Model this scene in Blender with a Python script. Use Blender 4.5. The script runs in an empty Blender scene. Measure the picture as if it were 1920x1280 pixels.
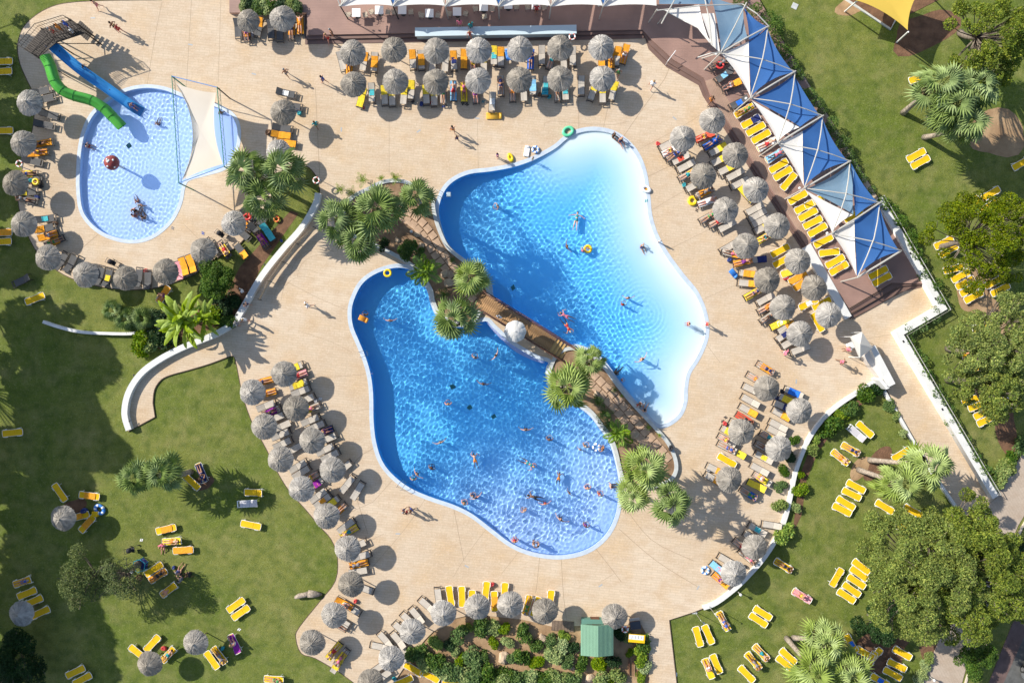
import bpy, math, random
import numpy as np
from mathutils import Vector, Matrix
random.seed(7)
rng = np.random.default_rng(7)
sc = bpy.context.scene
COL = sc.collection
PI = math.pi
R = math.radians
CAMH = 66.0
# ------------------------------------------------ camera, sky, sun, exposure
cd = bpy.data.cameras.new('camera'); cam = bpy.data.objects.new('camera', cd); COL.objects.link(cam)
cam.location = (0, 0, CAMH); cd.sensor_width = 36; cd.lens = 18 * CAMH / 48.0
cd.clip_start = 1; cd.clip_end = 900
sc.camera = cam
world = bpy.data.worlds.new('World'); sc.world = world; world.use_nodes = True
SUN_EL = 33.5
SDIR = Vector((0.885 * math.cos(R(SUN_EL)), -0.465 * math.cos(R(SUN_EL)), -math.sin(R(SUN_EL)))).normalized()
wn = world.node_tree
sky = wn.nodes.new('ShaderNodeTexSky'); sky.sky_type = 'NISHITA'; sky.sun_disc = False
sky.sun_elevation = R(SUN_EL); sky.sun_rotation = math.atan2(-SDIR.x, -SDIR.y)
wn.links.new(sky.outputs[0], wn.nodes['Background'].inputs[0])
wn.nodes['Background'].inputs[1].default_value = 0.125
sl = bpy.data.lights.new('sun', 'SUN'); sl.energy = 5.0; sl.angle = R(0.5); sl.color = (1.0, 0.94, 0.84)
sun = bpy.data.objects.new('sun', sl); COL.objects.link(sun)
sun.location = (-60, 30, 60); sun.rotation_euler = SDIR.to_track_quat('-Z', 'Y').to_euler()
sl.cycles.is_caustics_light = True
sc.view_settings.view_transform = 'Standard'; sc.view_settings.look = 'None'
sc.view_settings.exposure = 0.50; sc.view_settings.gamma = 1
sc.cycles.max_bounces = 8; sc.cycles.transparent_max_bounces = 8

# ------------------------------------------------ coordinates: plan units of 1/20 m, origin at the camera's foot
def P(u, v, z=0.0):
    s = (CAMH - z) / CAMH / 20.0
    return Vector(((u - 960) * s, -(v - 640) * s, z))
def PL(pts, z=0.0):
    return [P(u, v, z) for u, v in pts]
def spline(pts, closed=True, n=6):
    a = np.array([(p[0], p[1]) for p in pts], float); N = len(a); out = []
    rngk = range(N) if closed else range(N - 1)
    for i in rngk:
        if closed: p0, p1, p2, p3 = a[i - 1], a[i], a[(i + 1) % N], a[(i + 2) % N]
        else: p0, p1, p2, p3 = a[max(i - 1, 0)], a[i], a[i + 1], a[min(i + 2, N - 1)]
        for k in range(n):
            t = k / n
            out.append(0.5 * (2 * p1 + (p2 - p0) * t + (2 * p0 - 5 * p1 + 4 * p2 - p3) * t * t + (3 * p1 - p0 - 3 * p2 + p3) * t ** 3))
    if not closed: out.append(a[-1])
    return [tuple(p) for p in out]
def area(p):
    a = np.array(p); x, y = a[:, 0], a[:, 1]
    return 0.5 * np.sum(x * np.roll(y, -1) - np.roll(x, -1) * y)
def offset(poly, d, closed=True):
    a = np.array([(p[0], p[1]) for p in poly], float)
    if closed:
        t = np.roll(a, -1, 0) - np.roll(a, 1, 0)
        s = 1 if area(a) > 0 else -1
    else:
        t = np.gradient(a, axis=0); s = 1
    t /= np.linalg.norm(t, axis=1)[:, None] + 1e-9
    return [tuple(p) for p in a + d * s * np.stack([t[:, 1], -t[:, 0]], 1)]
def W2(pts, z=0.0):
    return [(p.x, p.y) for p in PL(pts, z)]
def inside(poly, X, Y):
    a = np.array(poly); n = len(a); r = np.zeros(X.shape, bool); j = n - 1
    for i in range(n):
        xi, yi = a[i]; xj, yj = a[j]
        if yi != yj:
            c = ((yi > Y) != (yj > Y)) & (X < (xj - xi) * (Y - yi) / (yj - yi) + xi)
            r ^= c
        j = i
    return r
# ------------------------------------------------ materials
def nodes(m):
    m.use_nodes = True
    return m.node_tree, m.node_tree.nodes['Principled BSDF']
MATS = {}
def mat(name, col, rough=0.7, var=0.0, scale=4.0, bump=0.0, bscale=20.0, metal=0.0, island=0.0, transl=0.0, objr=0.0, spec=0.4, col2=None, detail=6):
    if name in MATS: return MATS[name]
    m = bpy.data.materials.new(name); nt, b = nodes(m); N = nt.nodes; Lk = nt.links
    b.inputs['Roughness'].default_value = rough; b.inputs['Metallic'].default_value = metal
    b.inputs['Specular IOR Level'].default_value = spec
    c = Vector(col); out = None
    tc = N.new('ShaderNodeTexCoord')
    if var or col2:
        no = N.new('ShaderNodeTexNoise'); no.inputs['Scale'].default_value = scale; no.inputs['Detail'].default_value = detail
        Lk.new(tc.outputs['Object'], no.inputs['Vector'])
        mx = N.new('ShaderNodeMix'); mx.data_type = 'RGBA'
        c2 = Vector(col2) if col2 else c * (1 + var)
        c1 = c if col2 else c * (1 - var)
        mx.inputs['A'].default_value = (*c1, 1); mx.inputs['B'].default_value = (*c2, 1)
        mr = N.new('ShaderNodeMapRange'); mr.inputs['From Min'].default_value = 0.33; mr.inputs['From Max'].default_value = 0.67
        Lk.new(no.outputs['Fac'], mr.inputs['Value']); Lk.new(mr.outputs[0], mx.inputs['Factor'])
        out = mx.outputs['Result']
    if island:
        g = N.new('ShaderNodeNewGeometry'); hs = N.new('ShaderNodeHueSaturation')
        m1 = N.new('ShaderNodeMapRange'); m1.inputs['To Min'].default_value = 1 - island; m1.inputs['To Max'].default_value = 1 + island
        Lk.new(g.outputs['Random Per Island'], m1.inputs['Value']); Lk.new(m1.outputs[0], hs.inputs['Value'])
        m2 = N.new('ShaderNodeMapRange'); m2.inputs['To Min'].default_value = 0.5 + 0.03; m2.inputs['To Max'].default_value = 0.5 - 0.03
        if transl:
            Lk.new(g.outputs['Random Per Island'], m2.inputs['Value']); Lk.new(m2.outputs[0], hs.inputs['Hue'])
        if transl or objr:
            oi = N.new('ShaderNodeObjectInfo'); m3 = N.new('ShaderNodeMapRange'); m3.inputs['To Min'].default_value = .7 if objr else .85; m3.inputs['To Max'].default_value = 1.5 if objr else 1.2
            Lk.new(oi.outputs['Random'], m3.inputs['Value']); Lk.new(m3.outputs[0], hs.inputs['Saturation'])
            mm = N.new('ShaderNodeMath'); mm.operation = 'MULTIPLY'; m4 = N.new('ShaderNodeMapRange'); m4.inputs['To Min'].default_value = 1 + (objr or .22); m4.inputs['To Max'].default_value = 1 - (objr or .25)
            Lk.new(oi.outputs['Random'], m4.inputs['Value']); Lk.new(m4.outputs[0], mm.inputs[0]); Lk.new(m1.outputs[0], mm.inputs[1]); Lk.new(mm.outputs[0], hs.inputs['Value'])
        if out: Lk.new(out, hs.inputs['Color'])
        else: hs.inputs['Color'].default_value = (*c, 1)
        out = hs.outputs[0]
    if out: Lk.new(out, b.inputs['Base Color'])
    else: b.inputs['Base Color'].default_value = (*c, 1)
    if bump:
        nb = N.new('ShaderNodeTexNoise'); nb.inputs['Scale'].default_value = bscale; nb.inputs['Detail'].default_value = 5
        bp = N.new('ShaderNodeBump'); bp.inputs['Strength'].default_value = bump; bp.inputs['Distance'].default_value = 0.05
        Lk.new(tc.outputs['Object'], nb.inputs['Vector']); Lk.new(nb.outputs['Fac'], bp.inputs['Height']); Lk.new(bp.outputs[0], b.inputs['Normal'])
    if transl:
        tr = N.new('ShaderNodeBsdfTranslucent'); ms = N.new('ShaderNodeMixShader'); ms.inputs[0].default_value = transl
        if out: Lk.new(out, tr.inputs['Color'])
        else: tr.inputs['Color'].default_value = (*c, 1)
        Lk.new(b.outputs[0], ms.inputs[1]); Lk.new(tr.outputs[0], ms.inputs[2]); Lk.new(ms.outputs[0], N['Material Output'].inputs['Surface'])
    MATS[name] = m
    return m
# ------------------------------------------------ objects
def link(o, parent=None):
    COL.objects.link(o)
    if parent is not None: o.parent = parent
    return o
def tag(o, label=None, cat=None, group=None, kind=None):
    if label: o['label'] = label
    if cat: o['category'] = cat
    if group: o['group'] = group
    if kind: o['kind'] = kind
    return o
def empty(name, loc, rz=0.0, label=None, cat=None, group=None):
    o = bpy.data.objects.new(name, None); o.location = loc; o.rotation_euler = (0, 0, rz); o.empty_display_size = 0.3
    link(o); return tag(o, label, cat, group)
def part(name, me, parent):
    return link(bpy.data.objects.new(name, me), parent)
def kids(o): return list(KIDS.get(o.name, []))
def copy_tree(o, parent=None):
    c = o.copy(); COL.objects.link(c)
    if parent is not None: c.parent = parent
    for ch in o.children: copy_tree(ch, c)
    return c
def npmesh(name, v, f, m=None, smooth=False):
    v = np.asarray(v, float).reshape(-1, 3); f = np.asarray(f, np.int32)
    me = bpy.data.meshes.new(name); k = f.shape[1]
    me.vertices.add(len(v)); me.vertices.foreach_set('co', v.ravel())
    me.loops.add(f.size); me.loops.foreach_set('vertex_index', f.ravel())
    me.polygons.add(len(f)); me.polygons.foreach_set('loop_start', np.arange(0, f.size, k, dtype=np.int32))
    me.polygons.foreach_set('loop_total', np.full(len(f), k, np.int32))
    me.polygons.foreach_set('use_smooth', np.full(len(f), bool(smooth)))
    me.update(calc_edges=True)
    if m: me.materials.append(m)
    return me
class MB:
    def __init__(s): s.v = []; s.f = []
    def add(s, v, f):
        k = len(s.v); s.v += [tuple(p) for p in v]; s.f += [tuple(i + k for i in q) for q in f]; return s
    def box(s, c, d, rz=0.0, ry=0.0):
        M = Matrix.Translation(c) @ Matrix.Rotation(rz, 4, 'Z') @ Matrix.Rotation(ry, 4, 'Y')
        v = [M @ Vector((x * d[0] / 2, y * d[1] / 2, z * d[2] / 2)) for x in (-1, 1) for y in (-1, 1) for z in (-1, 1)]
        return s.add(v, [(0, 1, 3, 2), (4, 6, 7, 5), (0, 4, 5, 1), (2, 3, 7, 6), (0, 2, 6, 4), (1, 5, 7, 3)])
    def tube(s, pts, r, n=6, close=False):
        pts = [Vector(p) for p in pts]; N = len(pts); rs = r if isinstance(r, (list, tuple)) else [r] * N
        V = []; up = Vector((0, 0, 1))
        for i, p in enumerate(pts):
            if close: t = pts[(i + 1) % N] - pts[i - 1]
            else: t = pts[min(i + 1, N - 1)] - pts[max(i - 1, 0)]
            t.normalize()
            a = up if abs(t.z) < 0.95 else Vector((1, 0, 0))
            x = t.cross(a).normalized(); y = x.cross(t).normalized()
            V += [p + (x * math.cos(2 * PI * k / n) + y * math.sin(2 * PI * k / n)) * rs[i] for k in range(n)]
        F = []
        for i in range(N if close else N - 1):
            j = (i + 1) % N
            for k in range(n):
                l = (k + 1) % n; F.append((i * n + k, i * n + l, j * n + l, j * n + k))
        if not close: F += [tuple(range(n))[::-1], tuple((N - 1) * n + k for k in range(n))]
        return s.add(V, F)
    def lathe(s, prof, n=16, c=(0, 0, 0), wob=None):
        V = []; m = len(prof)
        for k in range(n):
            a = 2 * PI * k / n
            for i, (r, z) in enumerate(prof):
                rr = r * (wob(a, i) if wob else 1)
                V.append((c[0] + rr * math.cos(a), c[1] + rr * math.sin(a), c[2] + z))
        F = []
        for k in range(n):
            l = (k + 1) % n
            for i in range(m - 1): F.append((k * m + i, l * m + i, l * m + i + 1, k * m + i + 1))
        return s.add(V, F)
    def sphere(s, c, r, n=10, sc_=(1, 1, 1)):
        pr = [(math.cos(-PI / 2 + PI * i / (n // 2 + 1)) * 1.0, math.sin(-PI / 2 + PI * i / (n // 2 + 1))) for i in range(n // 2 + 2)]
        k = len(s.v); s.lathe(pr, n)
        for i in range(k, len(s.v)):
            x, y, z = s.v[i]; s.v[i] = (c[0] + x * r * sc_[0], c[1] + y * r * sc_[1], c[2] + z * r * sc_[2])
        return s
    def torus(s, c, R1, r, n=20, m=8, sx=1.0, flat=1.0):
        V = []; F = []
        for i in range(n):
            a = 2 * PI * i / n
            for j in range(m):
                b = 2 * PI * j / m; q = R1 + r * math.cos(b)
                V.append((c[0] + q * math.cos(a) * sx, c[1] + q * math.sin(a), c[2] + r * flat * math.sin(b)))
        for i in range(n):
            for j in range(m): F.append((i * m + j, ((i + 1) % n) * m + j, ((i + 1) % n) * m + (j + 1) % m, i * m + (j + 1) % m))
        return s.add(V, F)
    def me(s, name, m=None, smooth=False, bevel=0.0):
        me = bpy.data.meshes.new(name); me.from_pydata(s.v, [], s.f)
        if bevel:
            import bmesh
            bm = bmesh.new(); bm.from_mesh(me); bmesh.ops.bevel(bm, geom=bm.edges[:], offset=bevel, segments=1, affect='EDGES'); bm.to_mesh(me); bm.free()
        if smooth: me.polygons.foreach_set('use_smooth', [True] * len(me.polygons))
        me.update()
        if m: me.materials.append(m)
        return me
    def build(s, name, m, parent=None, smooth=False, bevel=0.0):
        return link(bpy.data.objects.new(name, s.me(name, m, smooth, bevel)), parent)
def slab(name, polys, z0, z1, m, parent=None, bevel=0.0):
    """flat slab with holes from outlines in metres (first is the rim)"""
    cu = bpy.data.curves.new(name, 'CURVE'); cu.dimensions = '2D'; cu.fill_mode = 'BOTH'
    cu.extrude = (z1 - z0) / 2
    if bevel: cu.bevel_depth = bevel
    for p in polys:
        sp = cu.splines.new('POLY'); sp.points.add(len(p) - 1)
        for q, w in zip(sp.points, p): q.co = (w[0], w[1], 0, 1)
        sp.use_cyclic_u = True
    o = bpy.data.objects.new(name, cu)
    me = bpy.data.meshes.new_from_object(o); bpy.data.objects.remove(o)
    me.transform(Matrix.Translation((0, 0, (z0 + z1) / 2)))
    me.materials.clear(); me.materials.append(m); me.name = name
    return link(bpy.data.objects.new(name, me), parent)
def strip(name, line, w, z0, z1, m, parent=None, closed=False):
    """wall of width w along a centre line (metres)"""
    a = offset(line, w / 2, closed); b = offset(line, -w / 2, closed)
    if closed: return slab(name, [a, b], z0, z1, m, parent)
    return slab(name, [a + b[::-1]], z0, z1, m, parent)
_T = ['first','second','third','fourth','fifth','sixth','seventh','eighth','ninth','tenth','eleventh','twelfth','thirteenth','fourteenth','fifteenth','sixteenth','seventeenth','eighteenth','nineteenth']
ORD = _T + ['twentieth'] + ['twenty-' + t for t in _T[:9]]
# ================================================= SETTING
def deck_material(name, ca, cb, stain, wave_rot=0.0):
    m = bpy.data.materials.new(name); nt, b = nodes(m); N = nt.nodes; Lk = nt.links
    tc = N.new('ShaderNodeTexCoord')
    def noise(scale, det, sx=1, sy=1, rot=0.0):
        mp = N.new('ShaderNodeMapping'); mp.inputs['Scale'].default_value = (sx, sy, 1); mp.inputs['Rotation'].default_value = (0, 0, rot)
        no = N.new('ShaderNodeTexNoise'); no.inputs['Scale'].default_value = scale; no.inputs['Detail'].default_value = det
        Lk.new(tc.outputs['Object'], mp.inputs[0]); Lk.new(mp.outputs[0], no.inputs['Vector']); return no
    def mix(fac, A, B, lo=0.35, hi=0.65, amt=1.0):
        mr = N.new('ShaderNodeMapRange'); mr.inputs['From Min'].default_value = lo; mr.inputs['From Max'].default_value = hi; mr.inputs['To Max'].default_value = amt
        Lk.new(fac, mr.inputs['Value']); mx = N.new('ShaderNodeMix'); mx.data_type = 'RGBA'
        Lk.new(mr.outputs[0], mx.inputs['Factor'])
        for s, q in (('A', A), ('B', B)):
            if isinstance(q, tuple): mx.inputs[s].default_value = (*q, 1)
            else: Lk.new(q, mx.inputs[s])
        return mx.outputs['Result']
    big = noise(0.10, 5); c = mix(big.outputs['Fac'], ca, cb)
    st = noise(0.33, 7); c = mix(st.outputs['Fac'], c, stain, 0.48, 0.72, 0.7)
    mp = N.new('ShaderNodeMapping'); mp.inputs['Rotation'].default_value = (0, 0, wave_rot)
    br = N.new('ShaderNodeTexBrick'); br.inputs['Scale'].default_value = 1.0; br.inputs['Brick Width'].default_value = 0.95; br.inputs['Row Height'].default_value = 0.24
    br.inputs['Mortar Size'].default_value = 0.022; br.inputs['Mortar Smooth'].default_value = 0.6; br.inputs['Color1'].default_value = (0, 0, 0, 1); br.inputs['Color2'].default_value = (.32, .32, .32, 1); br.inputs['Mortar'].default_value = (1, 1, 1, 1)
    Lk.new(tc.outputs['Object'], mp.inputs[0]); Lk.new(mp.outputs[0], br.inputs['Vector'])
    board = br; c = mix(br.outputs['Color'], c, tuple(x * .62 for x in ca), 0.0, 1.0, 0.5)
    med = noise(1.1, 6, 0.7, 1.5, wave_rot); c = mix(med.outputs['Fac'], c, tuple(x * y for x, y in zip(ca, (.86, .80, .74))), 0.45, 0.75, 0.6)
    fine = noise(7, 5); c = mix(fine.outputs['Fac'], c, tuple(x * 1.12 for x in cb), 0.5, 0.75, 0.45)
    Lk.new(c, b.inputs['Base Color']); b.inputs['Roughness'].default_value = 0.85; b.inputs['Specular IOR Level'].default_value = 0.25
    bp = N.new('ShaderNodeBump'); bp.inputs['Strength'].default_value = 0.5; bp.inputs['Distance'].default_value = 0.03
    Lk.new(med.outputs['Fac'], bp.inputs['Height']); Lk.new(bp.outputs[0], b.inputs['Normal'])
    return m
M_deck = deck_material('stamped_concrete', (0.53, 0.41, 0.285), (0.62, 0.51, 0.385), (0.55, 0.38, 0.21), 0.1)
M_path = deck_material('path_concrete', (0.42, 0.34, 0.27), (0.48, 0.40, 0.32), (0.36, 0.28, 0.21), 1.05)
M_terr = mat('deck_boards', (0.29, 0.18, 0.145), 0.6, 0.12, 0.6)
def boards(m, rot, period):
    nt = m.node_tree; N = nt.nodes; b = N['Principled BSDF']
    tc = N.new('ShaderNodeTexCoord'); mp = N.new('ShaderNodeMapping'); mp.inputs['Rotation'].default_value = (0, 0, rot)
    w = N.new('ShaderNodeTexWave'); w.wave_profile = 'SAW'; w.inputs['Scale'].default_value = 1 / period / 3.14 ; w.inputs['Distortion'].default_value = 0
    nt.links.new(tc.outputs['Object'], mp.inputs[0]); nt.links.new(mp.outputs[0], w.inputs['Vector'])
    bp = N.new('ShaderNodeBump'); bp.inputs['Distance'].default_value = 0.02; bp.inputs['Strength'].default_value = 0.6
    nt.links.new(w.outputs['Fac'], bp.inputs['Height']); nt.links.new(bp.outputs[0], b.inputs['Normal'])
boards(M_terr, 1.57, 0.15)
M_terr2 = mat('walkway_boards', (0.33, 0.22, 0.16), 0.65, 0.15, 0.9)
boards(M_terr2, 0.5, 0.2)
M_white = mat('white_render', (0.64, 0.64, 0.62), 0.7, 0.05, 1.2)
M_grey = mat('grey_wall_cap', (0.46, 0.48, 0.47), 0.8, 0.12, 2.0)
M_cop = mat('pool_coping', (0.47, 0.54, 0.62), 0.6, 0.08, 2.5)
M_soil = mat('garden_soil', (0.26, 0.16, 0.085), 0.95, bump=0.8, bscale=3, scale=0.8, col2=(0.40, 0.27, 0.15))
M_soil2 = mat('damp_soil', (0.15, 0.08, 0.045), 0.95, 0.3, 1.5, 0.8, 6)
M_curb = mat('dark_kerb', (0.09, 0.06, 0.045), 0.9)
M_steel = mat('painted_steel', (0.52, 0.50, 0.45), 0.45, metal=0.3)
M_chrome = mat('stainless_steel', (0.6, 0.6, 0.6), 0.25, metal=0.9)
M_dark = mat('dark_metal', (0.03, 0.03, 0.03), 0.5)

# lawn material: clumpy turf, mown bands, straw patches
def lawn_material():
    m = bpy.data.materials.new('lawn_turf'); nt, b = nodes(m); N = nt.nodes; Lk = nt.links
    tc = N.new('ShaderNodeTexCoord')
    def noise(s, d, rough=0.6):
        no = N.new('ShaderNodeTexNoise'); no.inputs['Scale'].default_value = s; no.inputs['Detail'].default_value = d; no.inputs['Roughness'].default_value = rough
        Lk.new(tc.outputs['Object'], no.inputs['Vector']); return no.outputs['Fac']
    def mix(f, A, B, lo, hi, amt=1):
        mr = N.new('ShaderNodeMapRange'); mr.inputs['From Min'].default_value = lo; mr.inputs['From Max'].default_value = hi; mr.inputs['To Max'].default_value = amt
        Lk.new(f, mr.inputs['Value']); mx = N.new('ShaderNodeMix'); mx.data_type = 'RGBA'; Lk.new(mr.outputs[0], mx.inputs['Factor'])
        for s, q in (('A', A), ('B', B)):
            if isinstance(q, tuple): mx.inputs[s].default_value = (*q, 1)
            else: Lk.new(q, mx.inputs[s])
        return mx.outputs['Result']
    c = mix(noise(0.12, 4), (0.118, 0.158, 0.024), (0.175, 0.19, 0.044), 0.4, 0.6)
    c = mix(noise(0.5, 6), c, (0.27, 0.245, 0.10), 0.48, 0.75, 0.7)
    c = mix(noise(0.9, 8, 0.75), c, (0.055, 0.09, 0.014), 0.45, 0.66, 0.9)
    c = mix(noise(3.6, 6, 0.8), c, (0.30, 0.32, 0.12), 0.5, 0.75, 0.8)
    c = mix(noise(8.0, 3, 0.8), c, (0.04, 0.065, 0.01), 0.5, 0.75, 0.9)
    Lk.new(c, b.inputs['Base Color']); b.inputs['Roughness'].default_value = 0.9; b.inputs['Specular IOR Level'].default_value = 0.15
    bp = N.new('ShaderNodeBump'); bp.inputs['Strength'].default_value = 1.0; bp.inputs['Distance'].default_value = 0.06
    Lk.new(noise(6.0, 8, 0.8), bp.inputs['Height']); Lk.new(bp.outputs[0], b.inputs['Normal'])
    return m
M_lawn = lawn_material()

# ---- outlines in plan units
UP = spline([(1085,250),(1115,246),(1147,252),(1172,268),(1192,292),(1205,325),(1211,365),(1215,405),(1227,443),(1248,480),(1275,517),(1303,552),(1319,592),(1321,630),(1306,668),(1288,697),(1282,727),(1281,752),(1272,775),(1256,789),(1240,795),(1228,790),(1212,772),(1188,747),(1162,715),(1142,686),(1118,660),(1092,648),(1076,645),(1060,648),(1045,640),(1010,612),(972,588),(940,570),(926,556),(922,532),(905,510),(870,484),(852,470),(837,450),(827,420),(823,392),(832,362),(850,341),(880,327),(920,322),(962,314),(1000,301),(1040,280),(1062,262)], n=4)
LOW = spline([(768,506),(747,502),(724,506),(700,516),(680,532),(667,555),(660,580),(662,610),(674,640),(687,672),(696,705),(700,740),(701,790),(706,830),(718,865),(740,892),(770,914),(806,930),(850,945),(885,962),(922,990),(960,1018),(1000,1034),(1050,1040),(1098,1030),(1132,1005),(1152,970),(1160,925),(1158,890),(1148,847),(1138,823),(1122,801),(1105,779),(1085,764),(1060,752),(1040,735),(1024,708),(1024,688),(1027,679),(1005,672),(960,646),(925,615),(910,602),(880,612),(845,612),(818,592),(806,565),(802,548),(789,525)], n=4)
KID = spline([(277,166),(240,172),(205,190),(177,216),(162,245),(154,280),(151,320),(151,357),(156,393),(171,417),(195,436),(225,447),(251,450),(277,445),(301,431),(322,409),(336,380),(342,350),(352,334),(385,324),(422,312),(440,285),(446,250),(438,222),(412,204),(375,193),(340,182),(312,171)], n=4)
UPw, LOWw, KIDw = W2(UP), W2(LOW), W2(KID)
OUTG = [(-320, -220), (320, -220), (320, 220), (-320, 220)]
slab('lawn', [OUTG, offset(UPw, .2), offset(LOWw, .2), offset(KIDw, .2)], -0.02, 0.0, M_lawn)['kind'] = 'structure'
deck_px = (spline([(305,2),(200,3),(140,6),(105,12),(75,26),(50,47),(38,70),(35,95),(40,122),(52,150),(63,175),(66,215),(61,252),(50,290),(40,340),(38,392),(66,465),(110,508),(160,530),(225,542),(287,540),(332,527),(368,512),(400,488),(450,457),(487,405),(510,365),(535,328),(560,312),(580,314),(597,335)], False, 4)
    + [(601,360)] + spline([(590,385),(565,425),(530,465),(490,515),(462,565),(440,605),(400,626),(340,652),(295,676),(262,700),(240,735),(234,775),(241,808)], False, 3)
    + [(291,781)] + spline([(287,755),(290,730),(303,711),(322,702),(355,693),(395,681),(430,668),(440,669),(446,690),(455,735),(472,787),(500,840),(522,885),(544,920),(575,955),(600,985),(622,1010),(634,1045),(630,1088),(602,1125),(562,1175),(556,1195),(566,1223),(592,1232),(640,1260)], False, 3)
    + [(680,1290),(680,1400),(1270,1400),(1268,1280),(1254,1161)] + spline([(1300,1146),(1342,1128),(1380,1100),(1408,1072),(1435,1040),(1458,1003),(1472,970),(1482,930),(1490,890),(1503,852),(1520,815),(1547,782),(1585,752),(1645,716)], False, 3)
    + [(1662,730),(1690,787),(1717,833),(1760,900),(1792,950),(1830,960),(1866,933),(1684,624),(1768,577),(1652,383),(1395,-40),(1350,-200),(305,-200)])
bed_px = [(736,1400),(736,1282),(763,1242),(797,1198),(813,1182),(834,1173),(842,1163),(853,1158),(876,1153),(915,1153),(980,1160),(1022,1170),(1064,1180),(1066,1172),(1202,1170),(1216,1196),(1218,1400)]
DECKw = W2(deck_px); BEDw = W2(bed_px)
o = slab('pool_deck', [DECKw, offset(UPw, .2), offset(LOWw, .2), offset(KIDw, .2), BEDw], 0.0, 0.10, M_deck); o['kind'] = 'structure'
strip('kerb_strip', offset(DECKw, 0.03), 0.07, 0.0, 0.102, M_curb, closed=True)['kind'] = 'structure'
slab('garden_bed', [BEDw], 0.001, 0.012, M_soil)['kind'] = 'structure'
# ---- pools
def smoothstep(a, b, x):
    t = np.clip((x - a) / (b - a), 0, 1); return t * t * (3 - 2 * t)
def polydist(line, X, Y):
    d = np.full(X.shape, 1e9); a = np.array(line)
    for i in range(len(a) - 1):
        p, q = a[i], a[i + 1]; v = q - p; L2 = (v ** 2).sum() + 1e-9
        t = np.clip(((X - p[0]) * v[0] + (Y - p[1]) * v[1]) / L2, 0, 1)
        d = np.minimum(d, np.hypot(X - p[0] - t * v[0], Y - p[1] - t * v[1]))
    return d
WL = -0.03
BEACH = W2([(1060,258),(1115,246),(1147,252),(1172,268),(1192,292),(1205,325),(1211,365),(1215,405),(1227,443),(1248,480),(1275,517),(1303,552),(1319,592),(1321,630),(1306,668),(1288,697),(1282,727),(1281,752),(1272,775),(1256,789),(1236,796)])
STEPS = W2([(1160,925),(1152,970),(1132,1005),(1098,1030),(1050,1040),(1000,1034),(975,1025)])
def depth_up(X, Y):
    d = polydist(BEACH, X, Y); return 0.03 + 1.4 * smoothstep(0.2, 13, d)
def depth_low(X, Y):
    d = polydist(STEPS, X, Y)
    st = np.where(d < 1.3, 0.35, np.where(d < 2.6, 0.62, 0.85 + 0.6 * smoothstep(3, 14, d)))
    return st
def depth_kid(X, Y): return 0.12 + 0.32 * smoothstep(-17, -60, X * 0 - 40) + 0 * Y
def floor_mat(name, a, b_, attr=True):
    m = bpy.data.materials.new(name); nt, b = nodes(m); N = nt.nodes; Lk = nt.links
    at = N.new('ShaderNodeAttribute'); at.attribute_name = 'finish'
    mx = N.new('ShaderNodeMix'); mx.data_type = 'RGBA'; mx.inputs['A'].default_value = (*a, 1); mx.inputs['B'].default_value = (*b_, 1)
    no = N.new('ShaderNodeTexNoise'); no.inputs['Scale'].default_value = 0.35; no.inputs['Detail'].default_value = 5
    tc = N.new('ShaderNodeTexCoord'); Lk.new(tc.outputs['Object'], no.inputs['Vector'])
    ad = N.new('ShaderNodeMath'); ad.operation = 'MULTIPLY_ADD'; ad.inputs[1].default_value = 0.10
    Lk.new(no.outputs['Fac'], ad.inputs[0]); Lk.new(at.outputs['Fac'], ad.inputs[2]); Lk.new(ad.outputs[0], mx.inputs['Factor'])
    Lk.new(mx.outputs['Result'], b.inputs['Base Color']); b.inputs['Roughness'].default_value = 0.7
    return m
def basin(poly, depth, m, finish, wave, step, wm):
    xs = np.array(poly)[:, 0]; ys = np.array(poly)[:, 1]
    x0, x1, y0, y1 = xs.min() - .15, xs.max() + .15, ys.min() - .15, ys.max() + .15
    big = offset(poly, 0.12)
    def grid(s, zf, nm, mm, cut):
        gx = np.arange(x0, x1, s); gy = np.arange(y0, y1, s); X, Y = np.meshgrid(gx, gy); Z = zf(X, Y)
        v = np.stack([X, Y, Z], -1).reshape(-1, 3); i = np.arange(X.size).reshape(X.shape)
        f = np.stack([i[:-1, :-1], i[:-1, 1:], i[1:, 1:], i[1:, :-1]], -1).reshape(-1, 4)
        c = v[f].mean(1); f = f[inside(cut, c[:, 0], c[:, 1])]
        used = np.unique(f); mp = np.full(len(v), -1); mp[used] = np.arange(len(used))
        me = npmesh(nm, v[used], mp[f], mm, True); return me, v[used]
    me, v = grid(0.25, lambda X, Y: WL - depth(X, Y), 'pool_floor', m, offset(poly, 0.3))
    at = me.attributes.new('finish', 'FLOAT', 'POINT'); at.data.foreach_set('value', finish(v[:, 0], v[:, 1]).astype(np.float32))
    fo = link(bpy.data.objects.new('pool_floor', me)); fo['kind'] = 'structure'; fo.cycles.is_caustics_receiver = True
    me2, v2 = grid(step, lambda X, Y: WL + wave(X, Y) * np.clip((depth(X, Y) - .02) / .38, .12, 1), 'pool_water', wm, big)
    wo = link(bpy.data.objects.new('pool_water', me2)); wo['kind'] = 'structure'; wo.cycles.is_caustics_caster = True
    a = np.array(poly); n = len(a); zb = -1.7
    V = [(p[0], p[1], 0.10) for p in a] + [(p[0], p[1], zb) for p in a]
    me3 = npmesh('pool_wall', V, [(i, (i + 1) % n, n + (i + 1) % n, n + i) for i in range(n)], m)
    at = me3.attributes.new('finish', 'FLOAT', 'POINT'); ff = finish(a[:, 0], a[:, 1]); at.data.foreach_set('value', np.concatenate([ff, ff]).astype(np.float32))
    w = link(bpy.data.objects.new('pool_wall', me3)); w['kind'] = 'structure'
    return fo
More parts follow.
